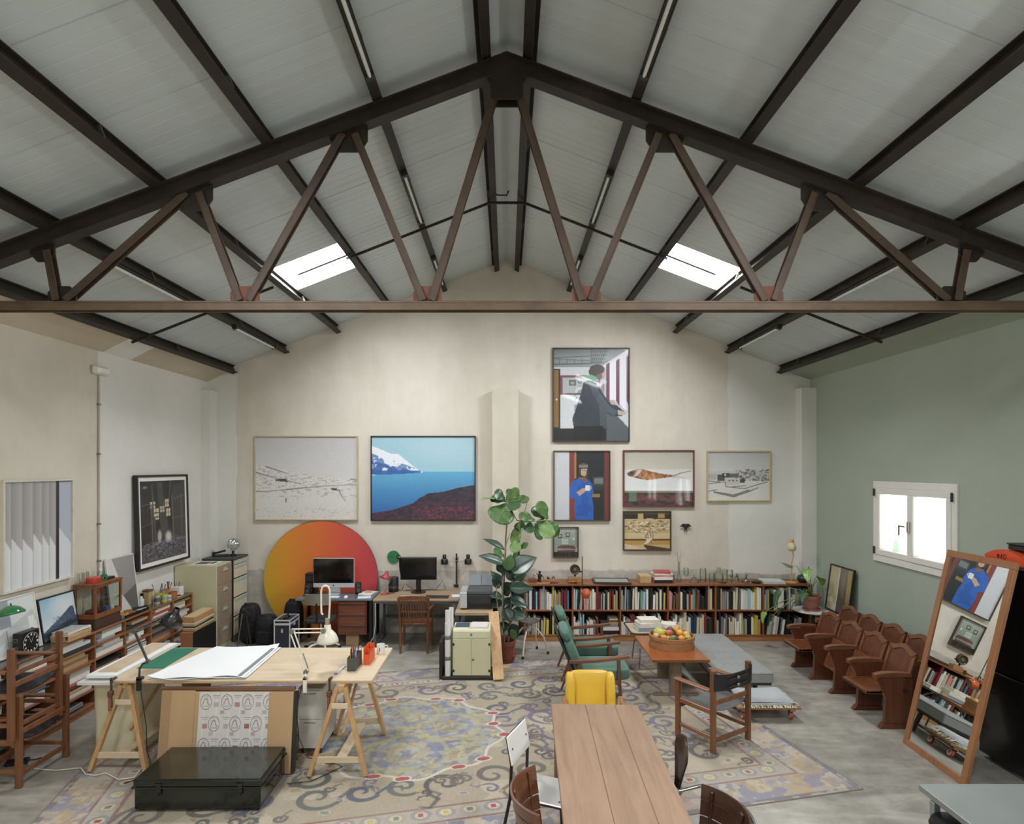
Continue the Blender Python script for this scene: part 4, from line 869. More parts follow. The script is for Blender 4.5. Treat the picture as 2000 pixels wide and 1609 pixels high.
for (tip, az, el, me, sc) in (((-.08, -.05, .62), 2.6, -.6, mon2, .95), ((-.5, -.06, .30), 1.75, -.9, mon1, 1.3), ((-.27, -.1, .16), 1.2, -.8, mon1, .95), ((-.72, -.05, -.02), 1.9, -.9, mon2, .85), ((-.64, -.12, -.06), 1.0, -.9, mon1, .85), ((-.48, -.1, .05), .4, -.7, mon1, .7), ((-.28, .1, .62), .3, .6, mon3, 1.0), ((.05, -.12, .42), -1.9, -.9, mon2, 1.1), ((.1, -.05, .5), -.9, -.5, mon2, .9), ((-.15, -.12, .28), 2.2, -.5, mon1, .8), ((-.02, .05, .3), -.4, -.5, mon1, .7)):
    mx, my, mz = tip; pts = [(0, 0, .18), (mx*.25, my*.25, .18+max(.1, mz-.1)*.55), (mx*.7, my*.7, max(mz+.04, .16) if mz > 0 else .12+mz*.4), (mx, my, mz)]
    s = obj('stalk', M().tube(pts, [.007, .006, .005, .004], 6), plain('#7d9a5a', .5), t, smooth=180)
    put_leaf(s, me, (mx, my, mz), az, el, .2, sc)
single('white_ledge', 'low white plinth behind the theatre seats carrying one edge of the leaning picture', 'plinth', M().cb(4.79, 5.02, 8.62, 9.07, 0, .58, .004), plain('#c9c7bf', .6))
c = Canvas(60, 70, '#b9ad86'); c.grad(0, 1, '#b3a780', '#c7bf9f'); c.rect(.42, 0, 1, 1, '#5a5148'); c.grad(0, 1, '#7c6f5c', '#4a443f', c.x > .44); c.rect(.78, 0, 1, 1, '#a38c5a'); c.grad(.5, 1, '#a38c5a', '#5d544a', c.x > .78); c.ell(.62, .35, .14, .35, '#8d8474', .6, 1.0); c.rect(.4, 0, .44, 1, '#d8d1bb'); c.poly([(.42, .75), (.62, .9), (.8, 1), (.42, 1)], '#4d5262', .8)
framed('narrow dark-framed abstract print leaning on the green wall behind the seats', c, (4.905, 9.1, .586), .64, .69, '#1f1d1b', rz=-math.pi/2, lean=-.13, fw=.018, fd=.035)
# ---------------------------------------------------------------- theatre seats
m_seatw = wood('#76452c', '#50291a', .38, 'z', 1.0, .25); m_seatp = wood('#86502f', '#5c331b', .35, 'y', 1.0, .25); m_arm = wood('#8f5d3d', '#653c24', .35, 'x', 1.0, .3)
def seat_row(label, X0, Y0, n, states, p=.497, dep=.27, arm=.38, full=True):
    t = thing('theatre_seat_row', label, 'seats', (X0, Y0, 0), 0, 'rows of wooden theatre seats')
    for i in range(n+1):
        y = i*p
        prof = [(-dep, .05), (0, .05), (.02, .3), (.03, .53), (-dep-.05, .53), (-dep-.055, .49), (-dep-.02, .42), (-dep+.015, .3)]
        sp = obj('side_panel', M().prism(prof, 'y', y-.02, y+.02), m_seatw, t)
        obj('foot', M().prism([(-dep-.05, 0), (.01, 0), (.01, .05), (-dep-.01, .055), (-dep-.03, .03)], 'y', y-.03, y+.03), m_seatw, sp)
        pts = [(-dep-.12+arm*u, .56+.012*math.sin(u*3.1)-(.012*max(0, .15-u)/.15)) for u in np.linspace(0, 1, 9)]
        poly = [(a, b+.018) for a, b in pts]+[(a, b-.02) for a, b in pts[::-1]]
        obj('armrest', M().prism([(a+.02, b) for a, b in poly], 'y', y-.035, y+.035), m_arm, sp)
        if full: obj('hinge', M().cyl((-.06, y-.035, .4), (-.06, y+.035, .4), .018, n=10), m_iron, sp)
    for i in range(n):
        y0, y1 = i*p+.022, (i+1)*p-.022; Wd = y1-y0
        lean = math.atan(.14/.42); R = Matrix.Translation((-.02, y0, .39)) @ Matrix.Rotation(lean, 4, 'Y')
        N_ = 14; top = []
        for j in range(N_+1):
            u = j/N_; b = abs(2*u-1); h = .405+.045*(.5+.5*math.cos(math.pi*min(1, b*1.35)))-.006*b
            top.append((u*Wd, h))
        poly = [(0, 0)]+[(Wd, 0)]+top[::-1]
        bk = obj('backrest', M().at(R).prism(poly, 'x', 0, .018), m_seatw, t)
        rim = M().at(R); q = [(a, b) for a, b in top]+[]
        inn = [(max(.045, min(Wd-.045, a)), b-.05) for a, b in top]
        for j in range(N_): rim.prism([q[j], q[j+1], inn[j+1], inn[j]] if abs(inn[j+1][0]-inn[j][0]) > 1e-6 else [q[j], q[j+1], inn[j]], 'x', -.012, 0)
        rim.prism([(0, 0), (.045, 0), (.045, .33), (0, .38)], 'x', -.0115, 0).prism([(Wd-.045, 0), (Wd, 0), (Wd, .38), (Wd-.045, .33)], 'x', -.0115, 0).prism([(.045, 0), (Wd-.045, 0), (Wd-.045, .05), (.045, .05)], 'x', -.011, 0)
        obj('back_frame', rim, m_arm, bk)
        if states[i] == 'd': S = Matrix.Translation((-.04, y0, .385)) @ Matrix.Rotation(-.02, 4, 'Y'); a0, a1 = -.40, 0.0
        else: S = Matrix.Translation((-.06, y0, .42)) @ Matrix.Rotation(-1.23, 4, 'Y'); a0, a1 = -.25, .13
        st = obj('seat', M().at(S).cb(a0, a1, .002, Wd-.002, -.03, .0, .006), m_seatp, t)
        obj('seat_frame', M().at(S).cb(a0, a0+.04, .002, Wd-.002, -.03, .012, .004).cb(a0+.04, a1, .002, .03, -.031, .008, .003).cb(a0+.04, a1, Wd-.03, Wd-.002, -.031, .008, .003), m_arm, st)
    return t
seat_row('front row of four brown wooden theatre seats, nearest and farthest seats folded down', 4.24, 6.48, 4, 'duud')
seat_row('middle row of wooden theatre seats close behind the front row', 4.69, 6.86, 4, 'uuuu', .487, .16, .26)
seat_row('rearmost row of dark theatre seats pushed against the green wall', 4.965, 6.94, 3, 'uuu', .487, .07, .12, False)
# ---------------------------------------------------------------- mirror, refrigerator
m_oak = wood('#a87650', '#8a5a38', .4, 'z', 1.0, .2)
w = N('silvered_mirror'); nn = w.noise(w.co(), 2, 2); w.set(w.ramp(nn, [(0, (.86, .89, .87, 1)), (1, (.9, .92, .9, 1))]), .0, 1.0); m_mirror = w.m
P0, P1 = Vector((3.95, 6.14, 0)), Vector((3.928, 5.28, 0)); ex = (P1-P0); MWd = ex.length; ang = math.atan2(ex.y, ex.x)
MH = 1.98; lean = math.atan2(.44, 1.92)
t = thing('leaning_mirror', 'tall wood-framed mirror leaning back at right, reflecting books and a blue picture', 'mirror', P0, ang); t.rotation_euler = (-lean, 0, ang)
for a in ((0, MWd, 0, .06), (0, MWd, MH-.065, MH), (0, .065, .06, MH-.065), (MWd-.065, MWd, .06, MH-.065)): obj('frame_rail', M().cb(a[0], a[1], 0, .035, a[2], a[3], .004), m_oak, t)
obj('mirror_glass', M().quad((.065, .012, .06), (MWd-.065, .012, .06), (MWd-.065, .012, MH-.065), (.065, .012, MH-.065)), m_mirror, t)
obj('backing', M().box(.06, MWd-.06, .018, .03, .055, MH-.06), plain('#6b4a30', .8), t)
m_black = plain('#0e0f10', .25, 0, .1, 4, .4); m_gun = plain('#3a403d', .35, .4)
t = thing('refrigerator', 'tall black two-door refrigerator behind the leaning mirror', 'refrigerator', (4.5, 5.22, 0))
obj('body', M().cb(.04, .51, 0, .64, .03, 1.84, .01), m_black, t)
obj('door', M().cb(0, .038, 0, .64, .05, .86, .008), m_black, t); d = obj('door', M().cb(0, .038, 0, .64, .875, 1.84, .008), m_black, t)
obj('door_edge', M().cb(-.012, .03, .02, .05, .06, .85, .005), m_gun, t); obj('door_edge', M().cb(-.012, .03, .02, .05, .885, 1.83, .005), m_gun, t)
obj('top_trim', M().cb(-.005, .51, 0, .64, 1.84, 1.855, .004), m_gun, t)
for yy in (.05, .59): obj('foot', M().cyl((.1, yy, 0), (.1, yy, .032), .02, n=10), m_iron, t)
t = thing('orange_case', 'orange curved plastic case lettered A D lying on the refrigerator', 'case', (4.665, 5.575, 1.8565), -math.pi/2)
pts = [(-.22+.44*u, .035+.11*math.sin(math.pi*(.18+.64*u))**1.5) for u in np.linspace(0, 1, 15)]
obj('shell', M().at(Matrix.Rotation(0.0, 4, 'Z')).prism([(a, b) for a, b in pts]+[(.21, .02), (-.21, .02)], 'y', -.16, .16), plain('#d9532e', .4, 0, .05, 8, .3), t)
obj('lower_lip', M().cb(-.2, .2, -.165, .165, 0, .03, .008), plain('#7d2f1d', .5), t)
GLY = {'A': [[(0, 0), (.5, 1), (1, 0)], [(.2, .4), (.8, .4)]], 'D': [[(0, 0), (0, 1), (.6, 1), (1, .7), (1, .3), (.6, 0), (0, 0)]], '*': [[(.5, 0), (.5, 1)], [(0, .75), (1, .75), (1, .4), (0, .4), (0, .75)], [(.1, .15), (.9, .15)]]}
def glyphs(s, x, z, h, y, wd=.006, step=.9):
    mb = M()
    for ch in s:
        for st in GLY.get(ch, []):
            for a, b in zip(st, st[1:]): mb.beam((x+a[0]*h*.6, y, z+a[1]*h), (x+b[0]*h*.6, y, z+b[1]*h), wd, .002, (0, 1, 0), .0005)
        x += h*step
    return mb
obj('lettering', glyphs('*AD', -.07, .06, .042, -.1612), plain('#4a1b10', .6), t)
t = thing('black_tray', 'black flat case lying on top of the orange one', 'case', (4.69, 5.46, 2.005))
obj('body', M().cb(-.14, .12, -.1, .12, 0, .045, .006), m_black, t); obj('lid', M().cb(-.15, .13, -.11, .13, .045, .058, .005), m_dark, t)
# ---------------------------------------------------------------- dining table and the chairs round it
m_tab = wood('#a98b70', '#8d7058', .6, 'y', .6); m_tabx = wood('#9a7a5e', '#7c5f46', .6, 'x', .6)
t = thing('dining_table', 'long worn wooden plank dining table at the bottom centre', 'table', (.369, 5.147, 0), -.032)
for x0, x1 in ((0, .285), (.2862, .53), (.5312, .722)): obj('plank', M().cb(x0, x1, -2.1, 0, .722, .76, .004), m_tab, t)
for y in (-.06, -2.06): obj('apron', M().cb(.06, .66, y-.012, y+.012, .61, .722), m_tabx, t)
for x in (.06, .66): obj('apron', M().cb(x-.012, x+.012, -2.045, -.075, .612, .7215), m_tab, t)
for x in (.06, .66):
    for y in (-.06, -2.06): obj('leg', M().cb(x-.035, x+.035, y-.035, y+.035, 0, .6215, .004), m_tabx, t)
m_formica = plain('#e6e6e1', .3, 0, .03, 6, .4); m_blackp = plain('#1b1a19', .4, .1); m_bolt2 = metal('#8f8b82', .35)
t = thing('white_chair', 'white laminate chair with black metal legs at left of the dining table', 'chair', (.113, 4.43, 0), -113*math.pi/180)
obj('seat', M().cb(-.18, .18, .0, .375, .445, .458, .005).mi(1).cb(-.176, .176, .004, .371, .44, .4455, .002), [m_formica, m_dark], t)
R = Matrix.Translation((0, -.01, .66)) @ Matrix.Rotation(.2, 4, 'X')
obj('backrest', M().at(R).cb(-.175, .175, -.008, .004, 0, .2, .005).mi(1).cb(-.177, .177, -.011, -.0075, -.002, .202, .002), [m_formica, m_dark], t)
for sx in (-1, 1):
    obj('rear_leg', M().tube([(sx*.165, -.12, .005), (sx*.16, -.03, .43), (sx*.155, -.022, .66), (sx*.15, -.055, .84)], .012, 8), m_blackp, t, smooth=60)
    obj('front_leg', M().tube([(sx*.17, .37, .003), (sx*.15, .34, .435)], .012, 8), m_blackp, t, smooth=60)
    obj('side_rail', M().cyl((sx*.155, -.02, .43), (sx*.15, .34, .43), .01, n=8), m_blackp, t, smooth=60)
    for yy in (.05, .32): obj('screw', M().cyl((sx*.13, yy, .457), (sx*.13, yy, .461), .008, n=8), m_bolt2, t)
    obj('screw', M().at(R).cyl((sx*.13, .003, .1), (sx*.13, .008, .1), .008, n=8), m_bolt2, t)
m_slat = wood('#7d4f33', '#583420', .4, 'y', 1, .2); m_slatd = wood('#4f3324', '#352015', .35, 'y', 1, .3)
def arc_chair(label, cx, cy, face, m, chrome):             # chair with a curved slatted back; face +1 looks towards +X
    t = thing('slatted_chair', label, 'chair', (cx, cy, 0), 0 if face > 0 else math.pi)
    r0 = .27
    def arc(r, z, a0=2.15, a1=4.13, n=12): return [(r*math.cos(a), r*math.sin(a), z) for a in np.linspace(a0, a1, n)]
    for k, z in enumerate((.47, .56, .65, .735)):
        rr = r0+.018*k+.01; h = .08
        obj('slat', M().sheet(lambda u, v: ((rr+.02*v)*math.cos(2.15+1.98*u), (rr+.02*v)*math.sin(2.15+1.98*u), z+h*v), 14, 2, .014), m, t, smooth=40)
    for a in (2.35, 3.14, 3.93):
        obj('upright', M().beam(((r0-.012)*math.cos(a), (r0-.012)*math.sin(a), .3), ((r0+.055)*math.cos(a), (r0+.055)*math.sin(a), .8), .03, .014), m, t)
    obj('seat', M().lathe([(0, .43), (.22, .43), (.235, .44), (.23, .455), (0, .46)], 28, (.02, 0, 0)), m, t, smooth=40)
    mm = metal('#c4c5c4', .15) if chrome else m
    pts = arc(r0+.1, .79, 2.1, 4.18, 14)
    if chrome:
        obj('back_tube', M().tube([(-.06, .34, .745)]+pts+[(-.06, -.34, .745)], .011, 8), mm, t, smooth=60)
    for a in (.8, 2.4, 3.9, 5.5): obj('leg', M().tube([(.02+.19*math.cos(a), .19*math.sin(a), .435), (.02+.25*math.cos(a), .25*math.sin(a), 0)], [.017, .013], 8), mm, t, smooth=60)
    return t
arc_chair('reddish brown curved slat-back chair at lower left of the dining table', .37, 3.70, 1, m_slat, False)
arc_chair('dark brown slat-back chair with a chrome tube at lower right of the dining table', 1.0, 3.46, -1, m_slatd, True)
t = thing('plywood_chair', 'dark plywood chair with paddle-shaped back at right of the dining table', 'chair', (1.2, 4.38, 0), math.pi/2)
R = Matrix.Translation((0, -.015, .45)) @ Matrix.Rotation(.16, 4, 'X')
m_ply = plain('#3a2520', .3, 0, .15, 4, .4)
def paddle(u, v):
    w = .05+.105*math.sin(math.pi*min(1, .14+.86*v)**1.35)**.8 if v < .999 else .05
    w = np.interp(v, [0, .15, .4, .65, .82, .93, 1], [.06, .062, .1, .145, .14, .1, .03]); s = 2*u-1
    return (s*w, -.02*(1-s*s)+.015*v, .39*v)
obj('backrest', M().at(R).sheet(paddle, 12, 18, .012), m_ply, t, smooth=50)
obj('seat', M().pad(0, .19, .445, .38, .38, .03, 6), m_ply, t, smooth=180)
for sx in (-1, 1):
    for y0, y1 in ((.02, -.02), (.34, .38)): obj('leg', M().cyl((sx*.17, y1, 0), (sx*.15, y0, .438), .011, n=8), m_chrome, t, smooth=60)
obj('back_bar', M().tube([(0, -.02, .4), (0, -.05, .44), (0, -.035, .5)], .012, 6), m_chrome, t)
# yellow vinyl armchair
m_yel = plain('#dbb23c', .32, 0, .06, 5, .3); m_whitet = plain('#d9d6cc', .35, 0, .05)
t = thing('yellow_chair', 'yellow vinyl armchair with white tubular arms at far end of the dining table', 'chair', (.765, 5.5, 0), 0)
R = Matrix.Translation((0, .11, .44)) @ Matrix.Rotation(-.14, 4, 'X')
b = obj('backrest', M().at(R).pad(0, .03, .21, .40, .08, .44, 6, 10), m_yel, t, smooth=180)
for sx in (-1, 1):
    obj('wing', M().at(R).pad(sx*.185, -.005, .205, .085, .12, .43, 4, 8), m_yel, b, smooth=180)
    obj('piping', M().at(R).tube([(sx*.145, -.022, .02), (sx*.14, -.024, .2), (sx*.15, -.02, .38)], .005, 6), plain('#b98c1d', .4), b, smooth=180)
    obj('arm_tube', M().tube([(sx*.24, .16, .0), (sx*.25, .13, .5), (sx*.255, .08, .63), (sx*.255, 0, .65), (sx*.255, -.14, .645), (sx*.25, -.2, .6), (sx*.245, -.22, 0)], .013, 8), m_whitet, t, smooth=60)
    obj('arm_pad', M().cb(sx*.255-.02, sx*.255+.02, -.16, .05, .655, .675, .006), m_oak, t)
obj('seat', M().pad(0, -.04, .42, .46, .42, .1, 6), m_yel, t, smooth=180); obj('seat_rail', M().cyl((-.24, .13, .36), (.24, .13, .36), .011, n=8).cyl((-.24, -.21, .36), (.24, -.21, .36), .011, n=8), m_whitet, t, smooth=60)
# ---------------------------------------------------------------- green armchairs
m_grn = fabric('#4c7060', .75, .12, 220, .15); m_armw = wood('#8a5a44', '#65402f', .4, 'y', 1, .25); m_armz = wood('#8a5a44', '#65402f', .4, 'z', 1, .25)
def armchair(label, x, y, rz):                             # local: front +y, width along x
    t = thing('green_armchair', label, 'chair', (x, y, 0), rz, 'green armchairs by the coffee table')
    s = obj('seat_cushion', M().pad(0, .09, .365, .53, .60, .14, 7, 10), m_grn, t, smooth=180)
    for bx in (-.12, .12):
        for by in (.0, .2): obj('button', M().sph((bx, by, .432), (.012, .012, .006), 8, 4), plain('#3c6450', .6), s, smooth=180)
    R = Matrix.Translation((0, -.19, .40)) @ Matrix.Rotation(.40, 4, 'X')
    b = obj('back_cushion', M().at(R).pad(0, 0, .17, .52, .12, .42, 5, 10), m_grn, t, smooth=180)
    obj('head_roll', M().at(R).pad(0, .012, .43, .5, .115, .17, 3.2, 10), m_grn, b, smooth=180)
    obj('back_shell', M().at(R).cb(-.25, .25, -.085, -.06, -.05, .5, .008), plain('#27332d', .8), t)
    for sx in (-1, 1):
        X = sx*.29
        pts = [(X, -.30, .545), (X, -.15, .55), (X, .05, .562), (X, .2, .58), (X, .34, .605)]
        obj('armrest', M().sheet(lambda u, v: (X+(u-.5)*(.05+.016*math.sin(3.1*v)), -.32+.68*v, .542+.012*v+.045*v*v), 4, 14, .03), m_armw, t, smooth=40)
        obj('front_leg', M().tube([(X, .24, .555), (X, .25, .3), (X, .275, .004)], [.022, .021, .013], 8), m_armz, t, smooth=60)
        obj('rear_leg', M().tube([(X, -.20, .53), (X, -.26, .25), (X, -.36, .005)], [.02, .021, .013], 8), m_armz, t, smooth=60)
        obj('side_rail', M().beam((X*.985, -.25, .28), (X*.985, .25, .29), .022, .05), m_armw, t)
    for yy in (-.24, .24): obj('cross_rail', M().cb(-.275, .275, yy-.012, yy+.012, .245, .29), m_armw, t)
    return t
armchair('green upholstered armchair nearest the yellow chair, wooden arms', 1.03, 7.28, -math.pi/2)
armchair('green upholstered armchair farther back by the bookcase, wooden arms', 1.06, 8.16, -math.pi/2)
# ---------------------------------------------------------------- teak coffee table, tray table, basket of fruit
m_teakt = wood('#ad6838', '#8c4c26', .3, 'y', .7, .35); m_teake = wood('#9a552b', '#74401f', .4, 'x', .7, .2); m_taupe = wood('#8f7d68', '#6f604e', .5, 'z')
t = thing('coffee_table', 'orange-brown teak coffee table carrying the fruit basket', 'table', (2.03, 7.15, 0))
obj('tabletop', M().cb(-.333, .333, 0, 1.02, .465, .5, .004), m_teakt, t); obj('top_edge', M().cb(-.335, .335, -.004, .0, .467, .498, .002), m_teake, t)
for yy in (.25, .85):
    obj('leg', M().cb(-.07, .07, yy-.03, yy+.03, .02, .465, .004), m_taupe, t); obj('foot_bar', M().cb(-.27, .27, yy-.03, yy+.03, 0, .02, .004), m_taupe, t)
obj('apron', M().cb(-.05, .05, .25, .85, .42, .464, .003), m_teake, t)
t = thing('tray_table', 'small dark-rimmed tray table with curved metal legs behind the coffee table', 'table', (2.03, 8.55, 0))
mb = M(); q = []
for cx, cy, a0 in ((.28, .24, 0), (-.28, .24, 90), (-.28, -.24, 180), (.28, -.24, 270)):
    q += [(cx+.07*math.cos(math.radians(a0+d)), cy+.07*math.sin(math.radians(a0+d))) for d in range(0, 91, 18)]
obj('tray', mb.prism(q, 'z', .488, .5), plain('#b7a58e', .45), t); obj('rim', M().tube([(a, b, .503) for a, b in q], .011, 6, True), plain('#4a3a30', .4), t, smooth=60)
for sx in (-1, 1):
    for sy in (-1, 1): obj('leg', M().tube([(sx*.1, sy*.08, .487), (sx*.16, sy*.13, .42), (sx*.22, sy*.2, .25), (sx*.24, sy*.23, .012)], .011, 8), metal('#a8aaa8', .25), t, smooth=60)
flat_pile([(.34, .26, .05, '#8f9aa0', .1, 'blue-grey book, bottom'), (.3, .24, .055, 'white', .16, 'thick white book, middle'), (.26, .22, .045, 'white', .05, 'pale white book, top')], 1.95, 8.5, .501, 'pile on the tray table', '%s of the pile on the tray table')
flat_pile([(.2, .2, .06, 'white', -.3, 'white box-shaped book lying apart from the pile')], 2.26, 8.6, .501, 'pile on the tray table', '%s on the tray table')
m_bask = wood('#b88a5c', '#946a42', .6, 'x', .5); bx, by, bz = 2.07, 7.72, .5
t = thing('fruit_basket', 'round bentwood basket full of fruit on the coffee table', 'basket', (bx, by, bz))
obj('wall', M().lathe([(.245, .0), (.265, .0), (.27, .14), (.262, .142), (.258, .1), (.252, .02)], 40, close=False), m_bask, t, smooth=40)
obj('base', M().lathe([(0, 0), (.25, 0), (.25, .012), (0, .012)], 32), m_bask, t)
obj('lower_hoop', M().lathe([(.262, .0), (.275, .0), (.277, .045), (.265, .047)], 40, close=False), m_bask, t, smooth=30); obj('upper_hoop', M().lathe([(.266, .095), (.279, .096), (.28, .14), (.268, .143)], 40, close=False), m_bask, t, smooth=30)
def fruitm(c1, c2, s=5):
    key = ('fr', c1, c2)
    if key in _MC: return _MC[key]
    w = N('fruit_skin'); n = w.noise(w.co(), s*3, 3); w.set(w.ramp(n, [(.35, rgba(c1)), (.65, rgba(c2))]), .4, Coat_Weight=.2); _MC[key] = w.m; return w.m
FR = [('apple', 'yellow apple with a red blush', 'front left', -.13, -.12, .10, .045, '#d9a94c', '#c96f46'), ('mango', 'mottled green and purple mango', 'front', -.02, -.16, .10, .05, '#7a8a4a', '#5d3b3a'), ('orange', 'bright orange', 'front right of centre', .08, -.15, .10, .045, '#d98a32', '#e29c45'), ('mango', 'greenish mango', 'far right front', .17, -.10, .1, .05, '#b9a24c', '#8a8f45'),
      ('melon', 'large pale yellow melon', 'back left', -.14, .05, .12, .075, '#cdbb58', '#a9a94a'), ('apple', 'pink striped apple', 'middle left', -.04, -.04, .14, .045, '#c98a6a', '#b9564a'), ('orange', 'small ripe tangerine', 'centre right', .09, -.05, .145, .044, '#dd9a3c', '#e3ad5a'), ('orange', 'light orange citrus', 'right edge', .19, .02, .105, .046, '#e0b25a', '#d99a3c'),
      ('plum', 'dark purple plum', 'back centre', .0, .07, .155, .04, '#5d3540', '#7a4a4d'), ('pear', 'tall yellow pear', 'back right', .09, .09, .15, .05, '#d9b35a', '#d0834c'), ('lemon', 'yellow lemon', 'behind the melon', -.07, .15, .1, .045, '#d9c04c', '#e0cf6a'), ('apple', 'red apple', 'far back right', .12, .17, .1, .045, '#b5483a', '#c9784a'),
      ('peach', 'pale peach', 'leftmost edge', -.2, -.02, .1, .042, '#e0b58a', '#d98f6a'), ('orange', 'plain orange', 'left of the front mango', -.07, -.11, .085, .042, '#dc8f38', '#e3a552')]
for kd, lb, pos, dx, dy, dz, r_, c1, c2 in FR:
    pr = {'mango': (1.25, .95, .9), 'melon': (1.2, 1, .85), 'lemon': (1.25, .9, .9), 'pear': (.9, .9, 1.2)}.get(kd, (1, 1, .93))
    mb = M(); prof = []
    if kd == 'pear': prof = [(0, -r_), (r_*.6, -r_*.95), (r_*.95, -r_*.4), (r_*.85, .1*r_), (r_*.5, r_*.8), (r_*.3, r_*1.2), (0, r_*1.35)]
    elif kd == 'apple': prof = [(0, -r_*.8), (r_*.4, -r_*.9), (r_*.85, -r_*.5), (r_, .1*r_), (r_*.85, r_*.65), (r_*.4, r_*.85), (0, r_*.7)]
    if prof: mb.lathe(prof, 16)
    else: mb.sph((0, 0, 0), tuple(r_*a for a in pr), 16, 10)
    t = thing(kd, lb+', '+pos+' in the bentwood basket', 'fruit', (bx+dx, by+dy, bz+dz+.028), dx*9, 'fruit in the bentwood basket')
    obj('flesh', mb, fruitm(c1, c2), t, smooth=180)
    top = r_*(1.3 if kd == 'pear' else .72 if kd == 'apple' else .85*pr[2]/.93*1.0)
    obj('stalk', M().cyl((0, 0, top), (.003, .002, top+.016), .002, n=5), plain('#4a3a24', .8), t)
# ---------------------------------------------------------------- grey daybed and wheeled platform
m_gry = fabric('#878885', .85, .07, 240, .12)
def tufted(x0, x1, y0, y1, z0, z1, seed):
    rr = random.Random(seed); L = []
    for i in range(13):
        cx = (x0+x1)/2+rr.uniform(-.13, .13); cy = (y0+y1)/2+rr.uniform(-.18, .2); a = rr.uniform(.5, 2.0); ln = rr.uniform(.03, .13); L.append((cx, cy, math.cos(a), math.sin(a), ln))
    def fn(u, v):
        x = x0+(x1-x0)*u; y = y0+(y1-y0)*v; e = min(u, 1-u)*(x1-x0); e2 = min(v, 1-v)*(y1-y0); d = z1
        for q in (e, e2): d -= .014*max(0, 1-q/.02)**2
        for cx, cy, c_, s_, ln in L:
            t = max(-ln, min(ln, (x-cx)*c_+(y-cy)*s_)); r2 = (x-cx-t*c_)**2+(y-cy-t*s_)**2; d -= .014*math.exp(-r2/.00010)*(1-abs(t)/ln*.6)-.004*math.exp(-r2/.0012)
        return (x, y, d)
    mb = M().sheet(fn, 60, 72); n = 61
    zb = z1-.028
    mb.cb(x0, x1, y0, y1, z0, zb+.012, .012); return mb
t = thing('daybed', 'long grey two-cushion daybed between the coffee table and theatre seats', 'daybed', (0, 0, 0))
t.location = (2.74, 7.03, 0)
for k_, (y0, y1) in enumerate(((0, .80), (.803, 1.66))):
    ms = obj('mattress', tufted(-.315, .315, y0, y1, .265, .39, 5+k_), m_gry, t, smooth=40)
    obj('zip_seam', M().tube([(-.316, y0+.02, .33), (-.316, y1-.02, .33)], .003, 5), plain('#5d6263', .7), ms)
obj('frame', M().cb(-.30, .30, .02, 1.64, .235, .265, .005), plain('#2c2a28', .6), t)
for x_ in (-.27, .27):
    for y_ in (.42, 1.58): obj('leg', M().cb(x_-.02, x_+.02, y_-.02, y_+.02, 0, .235, .003), plain('#2c2a28', .6), t)
t = thing('platform_trolley', 'low wheeled wooden platform with red-rimmed castors under the daybed end', 'trolley', (2.83, 6.62, 0))
pw = wood('#a88562', '#84664a', .7, 'x')
for y0, y1 in ((0, .155), (.158, .31), (.313, .47)): obj('plank', M().cb(-.345, .345, y0, y1, .125, .152, .004), pw, t)
for x_ in (-.26, .26): obj('batten', M().cb(x_-.03, x_+.03, .01, .46, .1, .125, .003), pw, t)
for x_ in (-.26, .26):
    for y_ in (.07, .4):
        c_ = obj('castor_wheel', M().cyl((x_-.012, y_, .045), (x_+.012, y_, .045), .045, n=18), plain('#b23a30', .5), t, smooth=40); obj('wheel_hub', M().cyl((x_-.014, y_, .045), (x_+.014, y_, .045), .034, n=16), plain('#d8d6cf', .4), c_, smooth=40)
        obj('fork', M().cb(x_-.02, x_-.015, y_-.015, y_+.015, .04, .1, .002).cb(x_+.015, x_+.02, y_-.015, y_+.015, .04, .1, .002), m_bolt2, c_)
m_wool = fabric('#a9adae', .95, .06, 120, .4)
t = thing('folded_blanket', 'folded pale grey blanket with cream fringe on the wheeled platform', 'blanket', (2.87, 6.63, .152))
obj('fold', M().pad(-.03, .21, .018, .56, .40, .036, 8), m_wool, t, smooth=180)
def top_fold(u, v): x = -.31+.56*u; y = .02+.39*v; e = min(u, 1-u, v, 1-v); return (x, y, .04+.045*min(1, e/.12)**.5+.006*math.sin(5*u+3*v))
obj('fold', M().sheet(top_fold, 24, 20, .0), m_wool, t, smooth=180)
fr = random.Random(8); mb = M()
for i in range(110):
    if i < 60: a = fr.uniform(0, .42); p = (.25, a, fr.uniform(.005, .05)); q = (.27+fr.uniform(0, .035), a+fr.uniform(-.02, .02), fr.uniform(0.001, .02))
    else: a = fr.uniform(-.3, .25); p = (a, .012, fr.uniform(.004, .02)); q = (a+fr.uniform(-.02, .02), -.02-fr.uniform(0, .012), .001)
    mb.beam(p, q, .006, .004, c=.001)
obj('fringe', mb, fabric('#d9d0b9', .95, .1, 90), t)['kind'] = 'stuff'
